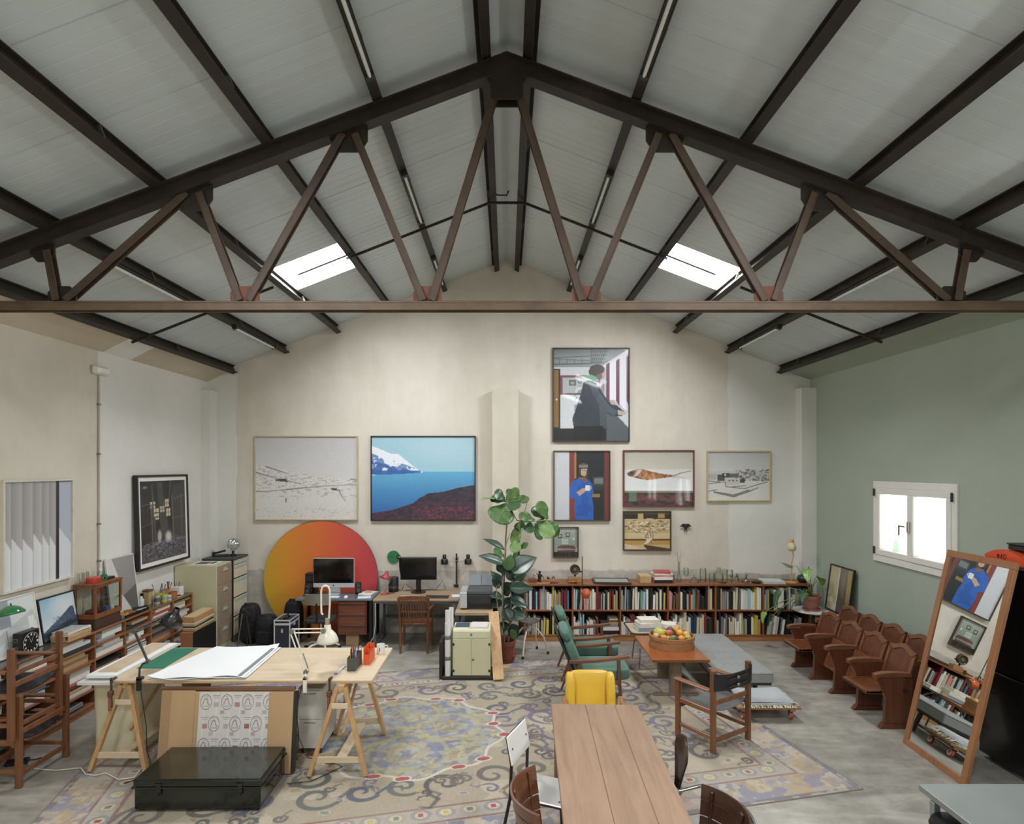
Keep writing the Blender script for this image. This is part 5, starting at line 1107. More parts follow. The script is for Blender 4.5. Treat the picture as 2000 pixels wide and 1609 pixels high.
# ---------------------------------------------------------------- leather and wood armchairs (one by the daybed, two stacked at left)
m_saf = wood('#8a5a38', '#653e25', .45, 'z', 1, .15); m_safh = wood('#9a6843', '#70472b', .45, 'y', 1, .15); m_lea = plain('#17181a', .35, 0, .2, 8, .2, .1)
def safari(label, loc, rz, w=.54, d=.43, seatc=None, sling=True, extra=False):
    t = thing('leather_armchair', label, 'chair', loc, rz, 'wood and black leather armchairs'); W = w/2
    for sx in (-1, 1):
        X = sx*W
        obj('rear_post', M().cb(X-.02, X+.02, -.025, .025, 0, .79, .004), m_saf, t)
        obj('front_post', M().cb(X-.02, X+.02, d-.025, d+.025, 0, .575, .004), m_saf, t)
        obj('armrest', M().cb(X-.034, X+.034, .027, d+.035, .577, .597, .005), m_safh, t)
        obj('side_rail', M().cb(X-.012, X+.012, .025, d-.025, .36, .405, .003), m_safh, t)
        obj('stretcher', M().cb(X-.01, X+.01, .025, d-.025, .12, .155, .003), m_safh, t)
    obj('back_rail', M().cb(-W+.02, W-.02, -.012, .012, .45, .495, .003), m_saf, t); obj('lower_rail', M().cb(-W+.02, W-.02, -.012, .012, .09, .13, .003), m_saf, t)
    obj('front_rail', M().cb(-W+.02, W-.02, d-.012, d+.012, .3, .345, .003), m_saf, t)
    s = obj('seat_sling', M().sheet(lambda u, v: ((2*u-1)*(W-.01), .02+v*(d-.02), .412-.05*(1-(2*u-1)**2)-.01*v), 16, 8, .008), seatc or m_lea, t, smooth=60)
    if extra: obj('back_rail', M().cb(-W+.02, W-.02, -.012, .012, .55, .59, .003), m_saf, t)
    if not sling: return t
    b = obj('back_sling', M().sheet(lambda u, v: ((2*u-1)*(W+.024), -.03-.05*(1-(2*u-1)**4), .60+.165*v-.02*(1-(2*u-1)**2)*v), 18, 6, .008), m_lea, t, smooth=60)
    for z_ in (.64, .71):
        obj('strap', M().tube([(-W*.55, -.085, z_-.01), (-.02, -.094, z_-.005), (W*.5, -.088, z_)], .006, 5), plain('#2c2c2c', .4), b, smooth=60)
        obj('buckle', M().cb(-.035, .0, -.106, -.096, z_-.018, z_+.012, .003), metal('#b9b4a8', .25), b)
    return t
m_leag = plain('#5d6261', .4, 0, .15, 6, .2)
safari('wood armchair with grey leather seat and black buckled back beside the daybed', (2.205, 6.045, 0), .583, seatc=m_leag)
safari('backless wooden armchair frame with black leather seat, standing on floor at left edge', (-4.185, 5.55, 0), math.pi/2, .56, sling=False)
safari('backless wooden armchair frame stacked on top of the other at left edge', (-4.205, 5.49, .418), math.pi/2, .56, sling=False, extra=True)
# ---------------------------------------------------------------- steel worktable lower right, with a stool
m_inox = plain('#9fa5a2', .36, .6, .08, 3)
t = thing('steel_worktable', 'stainless steel worktable in the lower right corner', 'table', (2.405, 3.59, 0))
obj('worktop', M().cb(0, 1.5, -.75, 0, .862, .9, .004), m_inox, t); obj('under_frame', M().cb(.04, 1.46, -.71, -.04, .83, .861, .003), m_inox, t)
for x_ in (.055, 1.445):
    for y_ in (-.06, -.69): obj('leg', M().cb(x_-.02, x_+.02, y_-.02, y_+.02, 0, .83, .004), m_inox, t)
obj('under_shelf', M().cb(.06, 1.44, -.69, -.06, .2, .22, .003), m_inox, t)
t = thing('black_stool', 'black round stool tucked behind the steel worktable', 'stool', (2.465, 3.365, 0))
obj('seat', M().lathe([(0, .75), (.12, .75), (.13, .77), (.12, .795), (0, .80)], 28), m_blackp, t, smooth=40)
for a in (.8, 2.37, 3.94, 5.5): obj('leg', M().cyl((.08*math.cos(a), .08*math.sin(a), .75), (.13*math.cos(a), .13*math.sin(a), 0), .012, n=8), m_blackp, t, smooth=60)
obj('foot_ring', M().tube([(.112*math.cos(a), .112*math.sin(a), .25) for a in np.linspace(0, 6.283, 25)[:-1]], .008, 6, True), m_blackp, t, smooth=60)
# ---------------------------------------------------------------- metal stool, pole lamp, big plants in the middle
t = thing('metal_stool', 'round-seated chipped white metal stool with bowed legs by the plant', 'stool', (.33, 9.05, 0))
m_chip = plain('#d6d2c4', .45, .1, .2, 30)
obj('seat', M().lathe([(0, .475), (.135, .475), (.15, .482), (.148, .497), (.12, .492), (0, .49)], 32), plain('#8f8d82', .35, .7, .15), t, smooth=40)
obj('column', M().cyl((0, 0, .34), (0, 0, .475), .03, .022, 12), m_chip, t, smooth=50)
for a in (-1.95, -.05, 1.1, 2.6):
    c_, s_ = math.cos(a), math.sin(a); l_ = obj('leg', M().tube([(.02*c_, .02*s_, .4), (.12*c_, .12*s_, .36), (.21*c_, .21*s_, .25), (.26*c_, .26*s_, .1), (.275*c_, .275*s_, .02)], .013, 8), m_chip, t, smooth=60)
    obj('rubber_foot', M().cyl((.275*c_, .275*s_, 0), (.275*c_, .275*s_, .04), .018, n=10), m_iron, l_)
t = thing('pole_lamp', 'thin brass pole lamp with an orange ball shade in front of the bookcase', 'lamp', (1.147, 9.35, 0))
obj('pole', M().cyl((0, 0, .02), (0, 0, 1.39), .007, n=8), metal('#6f6657', .4), t, smooth=60); obj('base', M().lathe([(0, 0), (.12, 0), (.12, .012), (.02, .025), (0, .025)], 24), m_iron, t, smooth=40)
obj('shade', M().at(Matrix.Translation((.055, -.03, .83)) @ Matrix.Rotation(1.9, 4, 'Y')).sph((0, 0, 0), .076, 24, 14, -1, .72), plain('#cf5a35', .3, 0, .05, 6, .5), t, smooth=180)
obj('shade_lining', M().at(Matrix.Translation((.055, -.03, .83)) @ Matrix.Rotation(1.9, 4, 'Y')).sph((0, 0, 0), .072, 24, 14, -1, .72), plain('#e3dcc4', .4), t, smooth=180)
obj('bracket', M().tube([(0, 0, .88), (.03, -.015, .9), (.05, -.03, .9)], .006, 6), m_chrome, t); obj('cord', M().tube([(0, -.01, .86), (-.05, -.02, .6), (-.06, 0, .3), (-.02, -.01, .02)], .003, 5), plain('#cfcabd', .6), t)
def unit_leaf(shape, c, c2, rough, curl=.12, fold=.12, wav=0.0, vein='#7f9a6a'):
    return leaf(1, 1, shape, curl, fold, 8, 12, 0, wav).mesh('leaf', leaf_m(c, c2, rough, vein), 180)
lf_f = unit_leaf('fiddle', '#5d7f45', '#456536', .38, .1, .06, .03, '#86a365'); lf_f2 = unit_leaf('fiddle', '#7b9a58', '#5f8046', .4, .08, .05, .03, '#a3b97c'); lf_f3 = unit_leaf('fiddle', '#46633d', '#33502f', .35, .15, .08, .03, '#6c8a55')
lf_r = unit_leaf('lance', '#3a5242', '#293c31', .3, .12, .12, 0, '#5f7a5f'); lf_r2 = unit_leaf('lance', '#2b3d34', '#1f2e27', .25, .15, .14, 0, '#46604d'); lf_r3 = unit_leaf('lance', '#5a7a4d', '#45653d', .35, .15, .12, 0, '#86a06c')
def P3(px, py, Y): return Vector(((px-VX)*Y/F, Y, CH-(py-HZ)*Y/F))
def leaf_between(parent, org, me, b, e, wd, roll=0.0, face=(0, -.75, .66)):
    b, e = Vector(b), Vector(e); y = (e-b); L = y.length; y.normalize(); n = Vector(face); n = (n-y*n.dot(y)); 
    n = n.normalized() if n.length > .05 else Vector((0, 0, 1)); x = y.cross(n).normalized(); n = x.cross(y)
    if roll: Rr = Matrix.Rotation(roll, 3, y); x = Rr @ x; n = Rr @ n
    o = bpy.data.objects.new('leaf', me); COL.objects.link(o); o.parent = parent; q = b-org
    o.matrix_local = Matrix(((x.x*wd, y.x*L, n.x*L, q.x), (x.y*wd, y.y*L, n.y*L, q.y), (x.z*wd, y.z*L, n.z*L, q.z), (0, 0, 0, 1))); return o
org = Vector((.02, 8.9, 0)); t = thing('fiddle_leaf_fig', 'tall fiddle-leaf fig with broad light green leaves before the pilaster', 'plant', org)
flowerpot(t, .12, .26, terracotta)
def px5(x, y): return (850+x/4, 900+y/4)
bark = plain('#8a7a62', .8, 0, .15); 
def stem_px(parent, org, pts, r, m=bark):
    P = [P3(*px5(x, y), Y)-org for x, y, Y in pts]; return obj('stem', M().tube(P, r, 7), m, parent, smooth=60)
s1 = stem_px(t, org, [(540, 1420, 8.9), (530, 1100, 8.92), (545, 800, 8.95), (550, 620, 8.95), (565, 440, 8.95), (560, 330, 8.93)], [.017, .016, .014, .012, .009, .006])
s2 = stem_px(t, org, [(575, 1420, 8.92), (600, 1000, 8.95), (640, 740, 8.95), (665, 560, 8.93), (700, 400, 8.93), (725, 300, 8.95)], [.015, .014, .012, .009, .006, .004])
s3 = stem_px(t, org, [(570, 350, 8.93), (640, 470, 8.88), (740, 480, 8.85), (840, 470, 8.85), (900, 470, 8.85)], [.009, .008, .007, .006, .004])
FL = [(s1, lf_f, (565, 340), (475, 480), 185, 0), (s1, lf_f3, (560, 320), (435, 285), 100, .3), (s1, lf_f3, (545, 300), (470, 250), 90, -.2), (s1, lf_f3, (560, 330), (640, 245), 130, .1), (s1, lf_f2, (550, 320), (650, 220), 70, .9), (s1, lf_f2, (540, 300), (360, 290), 60, .7), (s1, lf_f, (600, 310), (735, 300), 55, .6), (s1, lf_f2, (570, 345), (595, 475), 60, -.3), (s1, lf_f3, (580, 330), (640, 370), 110, 0),
      (s3, lf_f, (780, 470), (660, 425), 70, -.4), (s3, lf_f3, (850, 460), (770, 360), 100, .2), (s3, lf_f, (880, 460), (810, 325), 95, .1), (s3, lf_f2, (880, 470), (790, 500), 75, .2), (s3, lf_f3, (740, 480), (735, 560), 75, 0), (s3, lf_f, (890, 470), (940, 600), 90, .3), (s3, lf_f2, (880, 480), (870, 605), 110, 0), (s3, lf_f3, (780, 490), (820, 615), 55, .4), (s3, lf_f, (900, 470), (935, 560), 80, .6), (s3, lf_f3, (690, 470), (640, 540), 75, .2),
      (s2, lf_f2, (660, 480), (610, 660), 75, .2), (s2, lf_f2, (650, 600), (615, 720), 75, -.1), (s2, lf_f, (655, 690), (720, 650), 40, .6), (s1, lf_f, (545, 750), (460, 700), 85, .2), (s2, lf_f, (620, 860), (640, 700), 60, -.5), (s2, lf_f3, (600, 950), (700, 890), 55, .2)]
rl = random.Random(17)
for st, me, b, e, wd, ro in FL:
    Yb = 8.92+rl.uniform(-.05, .05); leaf_between(st, org, me, P3(*px5(*b), Yb), P3(*px5(*e), Yb-rl.uniform(-.04, .14)), wd/4*8.9/F*1.35, ro)
org = Vector((-.01, 8.68, 0)); t = thing('rubber_plant', 'dark-leaved rubber plant in a terracotta pot at the pilaster foot', 'plant', org)
flowerpot(t, .125, .27, plain('#7d4634', .75, 0, .25, 7, 0, .1))
s1 = stem_px(t, org, [(540, 1420, 8.68), (525, 1150, 8.68), (525, 900, 8.68), (540, 760, 8.68), (555, 650, 8.68), (585, 570, 8.68)], [.014, .013, .012, .01, .008, .004])
s2 = stem_px(t, org, [(570, 1420, 8.7), (590, 1200, 8.72), (600, 1000, 8.75), (590, 850, 8.76)], [.012, .011, .009, .005]); s3 = stem_px(t, org, [(520, 1420, 8.66), (500, 1250, 8.62), (480, 1080, 8.62), (480, 980, 8.62)], [.011, .01, .008, .005])
RL = [(s1, lf_r, (540, 700), (380, 600), 50, .3), (s1, lf_r, (540, 810), (345, 730), 75, .2), (s1, lf_r, (590, 870), (785, 750), 120, .1), (s1, lf_r2, (530, 880), (510, 770), 70, 0), (s1, lf_r3, (560, 860), (590, 740), 70, .2), (s1, lf_r, (525, 980), (440, 860), 60, .2), (s1, lf_r2, (540, 900), (490, 800), 60, .5), (s1, lf_r2, (540, 860), (575, 780), 60, 0), (s2, lf_r, (580, 990), (765, 1000), 75, .5), (s2, lf_r2, (600, 1010), (700, 1110), 80, .2),
      (s3, lf_r, (520, 1060), (430, 1050), 70, .3), (s3, lf_r2, (520, 1130), (410, 1090), 85, .2), (s2, lf_r2, (590, 1070), (720, 1140), 70, .1), (s1, lf_r2, (530, 1160), (620, 1060), 85, -.2), (s2, lf_r, (590, 1180), (710, 1230), 90, .1), (s1, lf_r, (540, 1160), (600, 1260), 75, 0), (s3, lf_r2, (500, 1200), (440, 1270), 60, .3), (s2, lf_r2, (580, 1280), (650, 1390), 70, .2), (s2, lf_r3, (590, 1320), (640, 1400), 45, .1), (s3, lf_r2, (500, 1000), (450, 920), 60, .4), (s2, lf_r2, (600, 940), (560, 830), 60, .2), (s1, lf_r2, (530, 1040), (590, 960), 85, .1), (s3, lf_r2, (490, 1160), (420, 1180), 60, -.2), (s2, lf_r3, (600, 900), (650, 840), 60, .3), (s1, lf_r2, (540, 1260), (530, 1340), 70, 0), (s2, lf_r2, (610, 1120), (640, 1020), 60, .3)]
for st, me, b, e, wd, ro in RL:
    Yb = 8.68+rl.uniform(-.05, .08); leaf_between(st, org, me, P3(*px5(*b), Yb), P3(*px5(*e), Yb-rl.uniform(-.08, .14)), wd/4*8.7/F*1.4, ro)
# ---------------------------------------------------------------- work table on trestles, and what is on and under it
m_pine = wood('#e0d0b4', '#cfbb9b', .5, 'x', .7); m_pinel = wood('#cfaa7c', '#b38b5c', .5, 'z'); m_piney = wood('#d4b288', '#b8925f', .5, 'y')
TX0, TX1, TY0, TY1, TZ = -3.62, -1.23, 5.6, 6.61, .80
t = thing('work_table', 'big pale plywood work table on two trestles', 'table', (TX0, TY0, 0))
obj('tabletop', M().cb(0, TX1-TX0, 0, TY1-TY0, TZ-.03, TZ, .003), m_pine, t); obj('edge_ply', M().cb(.0, TX1-TX0, -.002, .0, TZ-.022, TZ-.012, .0005), m_pinel, t)
def trestle(label, x, y0, y1):
    t = thing('trestle', label, 'trestle', (x, y0, 0), 0, 'pine trestles under the work table'); D = y1-y0
    obj('top_beam', M().cb(-.025, .025, -.02, D+.02, .71, .769, .004), m_piney, t)
    for yy, dy in ((.0, -.12), (D, .0)):
        for sx in (-1, 1): obj('leg', M().beam((sx*.25, yy+dy, .008), (sx*.035, yy+sx*.002, .745), .036, .05, (0, 1, 0)), m_pinel, t)
        obj('rail', M().beam((-.205, yy+dy*.8, .14), (.205, yy+dy*.8, .14), .02, .055), m_pine, t)
        obj('cleat', M().beam((-.075, yy+dy*.25-.022, .6), (.075, yy+dy*.25-.022, .6), .012, .05), m_pine, t)
    obj('brace_board', M().beam((.02, -.08, .145), (.02, D, .145), .09, .014), m_pine, t)
    obj('mid_rail', M().beam((.0, .06, .30), (.0, D-.03, .66), .02, .04), m_piney, t)
trestle('pine trestle under right end of the work table', -1.5, 5.56, 6.3)
trestle('pine trestle under left end of the work table by the cream bin', -3.50, 5.65, 6.45)
# clamps
for lb, x in (('rusty screw clamp on front edge at the right trestle', -1.61), ('rusty screw clamp on front edge at the left trestle', -3.59)):
    t = thing('clamp', lb, 'clamp', (x, TY0-.012, 0), 0, 'clamps on the work table')
    obj('bar', M().cb(-.008, .008, -.02, -.004, .56, .83, .002), metal('#6b6056', .5), t); obj('jaw', M().cb(-.012, .012, -.02, .06, .802, .818, .003), metal('#6b6056', .5), t)
    obj('lower_jaw', M().cb(-.02, .02, -.045, .004, .665, .715, .006), plain('#6d4f3a', .6, .3), t); obj('handle', M().cyl((0, -.035, .54), (0, -.035, .665), .013, n=10), plain('#8a5340', .5), t, smooth=50)
# drawing sheets, ruler, mat
m_paper = plain('#eeefee', .8, 0, .02, 3)
t = thing('drawing_sheets', 'large pile of white drawing sheets with curled edges on the work table', 'paper', (0, 0, TZ))
for k, (dx, th) in enumerate(((0, .004), (.012, .012), (-.01, .022))):
    def sh(u, v): 
        xa = -3.27+.17*v+dx; xb = -2.40-.03*v+dx; e = max(0, 1-v/.06); c = math.exp(-(1-v)/.05); l = math.exp(-u/.05); x = xa+(xb-xa)*u
        return (x, 5.6+.98*v-dx*.5-.025*math.sin(6*u), th+.012*e*math.sin(7*u+k)**2+.03*c*(k == 2)*(u > .8)*(u-.8)*5+.012*l*(1-v))
    obj('sheet', M().sheet(sh, 26, 18, .002), m_paper, t, smooth=60)
single('steel_ruler', 'long grey ruler along right edge of the drawing sheets', 'ruler', M().cb(-.018, .018, 0, .86, 0, .003, .001), plain('#85878a', .5), (-2.455, 5.63, TZ+.027), .02)
single('cutting_mat', 'dark green cutting mat at left end of the work table', 'mat', M().cb(-.13, .13, -.33, .33, 0, .004, .001), plain('#2e7a5f', .6, 0, .05), (-3.44, 6.25, TZ))
m_foam = plain('#dfe0dd', .7, 0, .03)
t = thing('cream_bin', 'big cream plastic bin with rounded corners under left end of the work table', 'bin', (-3.725, 6.09, 0))
def rr_prof(w, d, r, n=5):
    q = []
    for cx, cy, a0 in ((w-r, d-r, 0), (-w+r, d-r, 90), (-w+r, -d+r, 180), (w-r, -d+r, 270)): q += [(cx+r*math.cos(math.radians(a0+90*i/n)), cy+r*math.sin(math.radians(a0+90*i/n))) for i in range(n+1)]
    return q
def loft(rings, cap=True):
    mb = M(); n = len(rings[0][0]); vs = [(x, y, z) for q, z in rings for x, y in q]; k = len(rings)
    fs = [(j*n+i, j*n+(i+1) % n, (j+1)*n+(i+1) % n, (j+1)*n+i) for j in range(k-1) for i in range(n)]
    if cap: fs += [tuple(range(n-1, -1, -1)), tuple(range((k-1)*n, k*n))]
    return mb._add(vs, fs)
m_cream = plain('#e3dcbc', .5, 0, .06, 3)
obj('body', loft([(rr_prof(.205, .24, .06), 0), (rr_prof(.215, .25, .07), .02), (rr_prof(.225, .26, .07), .69)]), m_cream, t, smooth=50)
obj('rim', loft([(rr_prof(.232, .267, .075), .66), (rr_prof(.235, .27, .075), .715)]), m_cream, t, smooth=30)
for k, (x0, x1, y0, y1, z, th, lb) in enumerate(((-3.99, -3.65, 5.70, 6.75, .716, .03, 'lowest thick white foam board on the cream bin'), (-3.97, -3.66, 5.78, 6.9, .747, .02, 'middle grey-white foam board on the cream bin'), (-3.93, -3.645, 5.74, 6.8, .768, .03, 'topmost white foam board, jutting over left end of the work table'))):
    single('foam_board', lb, 'board', M().cb(x0, x1, y0, y1, z, z+th, .002), [m_foam, plain('#c9cac8', .7), m_paper][k], group='foam boards on the cream bin')
single('grey_card', 'long beige card strip lying on the topmost foam board', 'card', M().cb(-.09, .09, -.5, .45, 0, .006, .001), plain('#cbb79a', .8), (-3.80, 6.32, .7985), .03)
# lamps
def pix(px, py, Y): p = P3(px, py, Y); return p
m_lw = plain('#e2ddca', .35, 0, .04, 4, .3); m_lb = plain('#141414', .3, .1, .1, 4, .4)
def arm_pair(parent, a, b, off, m, name='arm'):
    a, b = Vector(a), Vector(b); d = (b-a).normalized(); n = d.cross(Vector((0, 1, 0))).normalized()*off
    o = obj(name, M().cyl(a+n, b+n, .007, n=7).cyl(a-n, b-n, .007, n=7), m, parent, smooth=60); return o
def shade_mb(prof, c, rot): return M().at(Matrix.Translation(c) @ rot.to_4x4()).lathe(prof, 28, close=False)
DOME = [(.022, .11), (.03, .105), (.034, .06), (.05, .045), (.08, .01), (.098, -.035), (.102, -.06), (.098, -.06), (.094, -.036), (.075, .005), (.045, .035), (.0, .045)]
t = thing('white_desk_lamp', 'white jointed desk lamp clamped to front edge of the work table', 'lamp', (0, 0, 0))
b0 = Vector((-1.836, 5.60, .80)); t.location = b0
L_ = lambda v: Vector(v)-b0
obj('clamp', M().cb(-.017, .017, -.028, -.004, -.11, .03, .004).cb(-.017, .017, -.028, .05, .006, .03, .004), m_lw, t); obj('clamp_screw', M().cyl((0, .02, -.13), (0, .02, -.04), .009, n=8), m_chrome, t)
p1 = pix(598, 1314, 5.62); p2 = pix(570, 1234, 5.68); p3 = pix(632, 1233, 5.82); hd = pix(640, 1243, 5.86)
obj('post', M().cyl((0, -.005, .03), L_(p1), .014, n=10), m_lw, t, smooth=50); arm_pair(t, L_(p1), L_(p2), .018, m_lw); arm_pair(t, L_(p2), L_(p3), .018, m_lw)
for q in (p1, p2, p3): obj('joint', M().cyl(L_(q)+Vector((0, -.02, 0)), L_(q)+Vector((0, .02, 0)), .022, n=14), metal('#a9a598', .35), t, smooth=40)
obj('spring', M().cyl(L_(p1)+Vector((.02, 0, .03)), L_(p1.lerp(p2, .45))+Vector((.03, 0, 0)), .005, n=6), m_chrome, t)
obj('shade', shade_mb(DOME, L_(hd), Matrix.Rotation(.05, 3, 'X')), m_lw, t, smooth=180)
obj('neck', M().cyl(L_(hd)+Vector((0, 0, .10)), L_(hd)+Vector((0, 0, .165)), .024, n=14), metal('#cfcabb', .3), t, smooth=50)
U = [(-.045, 0, .20), (-.06, 0, .215), (-.062, 0, .30), (-.062, 0, .43), (-.05, 0, .465), (-.02, 0, .48), (.008, 0, .465), (.02, 0, .43), (.02, 0, .3), (.012, 0, .16)]
obj('loop_handle', M().tube([L_(hd)+Vector(q) for q in U], .0095, 8), m_lw, t, smooth=60)
t = thing('black_desk_lamp', 'black jointed desk lamp clamped at left end of the work table', 'lamp'); b0 = Vector((-3.345, 5.60, .80)); t.location = b0
p1 = pix(289, 1294, 5.62); p2 = pix(263, 1235, 5.68); p3 = pix(318, 1209, 5.95); hd = pix(337, 1212, 6.0)
obj('clamp', M().cb(-.02, .02, -.03, -.004, -.09, .035, .004).cb(-.02, .02, -.03, .04, .003, .025, .003), m_lb, t); obj('post', M().tube([(0, -.01, .03), (0, -.005, .1), L_(p1)+Vector((-.05, 0, -.02)), L_(p1)], .009, 7), m_lb, t, smooth=60)
obj('arm', M().cyl(L_(p1), L_(p2), .011, n=8), m_lb, t, smooth=50); arm_pair(t, L_(p2), L_(p3), .01, m_lb)
for q in (p1, p2, p3): obj('joint', M().cyl(L_(q)+Vector((0, -.018, 0)), L_(q)+Vector((0, .018, 0)), .017, n=12), metal('#77756f', .35), t, smooth=40)
obj('shade', shade_mb(DOME, L_(hd)+Vector((0, 0, .02)), Matrix.Rotation(.5, 3, 'Y') @ Matrix.Rotation(.1, 3, 'X')), m_lb, t, smooth=180)
single('cable', 'thin black cord hanging from the black desk lamp to the rug', 'cord', M().tube([(-3.33, 5.58, .74), (-3.29, 5.555, .6), (-3.25, 5.54, .4), (-3.24, 5.53, .2), (-3.18, 5.5, .06), (-3.2, 5.42, .012), (-3.3, 5.3, .012)], .004, 6), m_lb)
single('cable', 'black cord looping down from the white desk lamp past the white drawer unit', 'cord', M().tube([(-1.86, 5.56, .75), (-1.9, 5.545, .55), (-1.87, 5.53, .3), (-1.78, 5.50, .14), (-1.66, 5.62, .06), (-1.5, 5.6, .012), (-1.7, 5.34, .012), (-1.9, 5.3, .012)], .004, 6), m_lb)
# pen box, pens, orange holder, mug, folded rule
t = thing('pen_box', 'dark grey upright box full of pens on the work table', 'box', (-1.48, 5.84, TZ))
for a in ((-.04, .04, 0, .004), (-.04, .04, .256, .26), (-.04, -.036, .004, .256), (.036, .04, .004, .256), (-.036, .036, .125, .129)): obj('side', M().cb(a[0], a[1], a[2], a[3], .003, .125, .001), plain('#4a4c48', .5), t)
obj('base', M().box(-.04, .04, 0, .26, 0, .003), plain('#4a4c48', .5), t)
PEN = [('yellow', '#d9b630'), ('black', '#1c1c1c'), ('blue', '#3a5f96'), ('red', '#b53a30'), ('green', '#3f8a5a'), ('white', '#dcdad2'), ('orange', '#d9702f'), ('light blue', '#6fa5b5'), ('grey', '#7d7f7d'), ('pink', '#c9788a'), ('lime', '#a9b83c'), ('purple', '#6a4f86')]
rp = random.Random(6)
for i, (nm, cc) in enumerate(PEN):
    x, y = -.022+.022*(i % 3), .03+.03*(i//3)*1.6; a, b = rp.uniform(-.12, .12), rp.uniform(-.1, .1); h = rp.uniform(.17, .225)
    t = thing('pen', '%s pen standing in the dark grey pen box' % nm, 'pen', (-1.48+x, 5.84+y, TZ+.004), 0, 'pens in the grey box')
    obj('barrel', M().cyl((0, 0, 0), (a*h*.6, b*h*.3, h*.8), .005, n=7), plain(cc, .4), t, smooth=50); obj('cap', M().cyl((a*h*.6, b*h*.3, h*.8), (a*h*.75, b*h*.375, h), .0058, .004, n=7), plain(mixc(cc, '#000000', .25), .4), t, smooth=50)
t = thing('scissors', 'scissors with pink loops standing in the pen box', 'scissors', (-1.46, 6.05, TZ+.004))
obj('blades', M().cb(-.006, .006, -.003, .003, 0, .13, .001), m_chrome, t)
for sx in (-1, 1): obj('finger_loop', M().tube([(sx*.016+.014*math.cos(q), 0, .155+.022*math.sin(q)) for q in np.linspace(0, 6.283, 15)[:-1]], .004, 6, True), plain('#d0a0a8', .4), t, smooth=60)
t = thing('orange_holder', 'bright orange pocket holder standing behind the pen box', 'holder', (-1.378, 6.03, TZ))
m_or = plain('#dc5a2c', .45, 0, .05)
for a in ((-.03, -.026, 0, .24, .16), (.026, .03, 0, .24, .115), (-.026, .026, 0, .004, .1), (-.026, .026, .236, .24, .15), (-.026, .026, .1, .104, .13)): obj('panel', M().cb(a[0], a[1], a[2], a[3], .003, a[4], .001), m_or, t)
obj('base', M().box(-.03, .03, 0, .24, 0, .003), m_or, t)
t = thing('white_mug', 'white mug with a small dark print near the far right table corner', 'mug', (-1.315, 6.41, TZ))
obj('body', M().lathe([(0, 0), (.04, 0), (.043, .004), (.043, .095), (.039, .095), (.038, .008), (0, .006)], 28), plain('#e9e8e4', .25, 0, .03, 6, .5), t, smooth=40)
obj('handle', M().tube([(.04, .01, .075), (.062, .02, .078), (.07, .022, .05), (.06, .018, .025), (.04, .01, .022)], .005, 7), plain('#e9e8e4', .25, 0, .03, 6, .5), t, smooth=60)
obj('printed_mark', M().sheet(lambda u, v: (.0436*math.sin(-.12+.2*(u-.5)), -.0436*math.cos(-.12+.2*(u-.5)), .03+.035*v), 3, 2), plain('#5d4a44', .5), t)
single('folded_rule', 'white folding rule with a purple end beside the pen box', 'ruler', M().cb(-.012, .012, 0, .22, 0, .012, .002).mi(1).cb(-.013, .013, -.03, .0, 0, .013, .002), [plain('#d6d8da', .5), plain('#7a6f9a', .5)], (-1.6, 5.77, TZ), -.1)
# under the table: white drawer unit, wrapped panels
t = thing('drawer_unit', 'white drawer unit on castors under right end of the work table', 'cabinet', (-1.985, 5.85, 0))
m_wh = plain('#d6d6ce', .4, 0, .03)
obj('carcass', M().cb(0, .225, .012, .5, .06, .615, .004), m_wh, t); obj('top', M().cb(-.004, .229, 0, .504, .615, .635, .004), plain('#b9bbb4', .4), t)
for z0, z1 in ((.065, .335), (.34, .61)): d = obj('drawer', M().cb(.004, .221, -.004, .012, z0, z1, .003), m_wh, t); obj('grip', M().cb(.06, .165, -.012, -.004, z1-.03, z1-.018, .003), plain('#9a9c96', .4), d)
for x_ in (.03, .195):
    for y_ in (.05, .45): obj('castor', M().cyl((x_-.01, y_, .03), (x_+.01, y_, .03), .03, n=12), m_dark, t)
single('loose_papers', 'loose papers and a black cable lying on the white drawer unit', 'paper', M().cb(-.1, .1, -.12, .12, 0, .012, .001), plain('#cfcdc6', .8), (-1.88, 6.08, .6355), .3)
kraft = plain('#b5966f', .8, 0, .08, 4, 0, .05); kraftd = plain('#a28462', .8, 0, .08, 4)
c = Canvas(230, 190, '#d4d0cb'); c.put(c.noise(4, 12), '#c3bfba', .5); rr = random.Random(11)
for x in np.arange(.06, 1, .17): c.stroke([(x+.03, 0), (x+rr.uniform(-.02, .04), .5), (x+.02, 1)], 5, '#dedbd6', .5)
row = 0
for y in np.arange(.13, 1.2, .27):
    for i, x in enumerate(np.arange(.10+(.13 if row % 2 else 0), 1.1, .30)):
        c.ring(x, y, .077, .008, '#77736f', .83); c.stroke([(x-.045, y+.03), (x-.03, y-.01), (x-.015, y-.04), (x+.008, y-.045), (x+.022, y-.02), (x+.025, y+.01), (x+.045, y+.035)], 1.6, '#55514d'); c.stroke([(x-.045, y+.05), (x+.045, y+.05)], 1.2, '#77736f'); c.stroke([(x-.03, y-.07), (x+.03, y-.07)], 1, '#8d8985')
    for x in np.arange(.25-(.15 if row % 2 else 0), 1.05, .30):
        c.stroke([(x-.05, y-.08), (x+.05, y-.08)], 1.6, '#8a8682'); c.stroke([(x-.035, y-.055), (x+.035, y-.055)], 1.2, '#96928e'); cc = rr.choice(['#8a4a48', '#a8a29c', '#8d8782', '#a5716d']); c.rect(x-.035, y+.0, x+.035, y+.06, cc, .8); c.rect(x+.06, y+.1, x+.12, y+.15, rr.choice(['#9c9690', '#b0aaa4', '#a58a88']), .7)
    row += 1
c.grain(.015, 4)
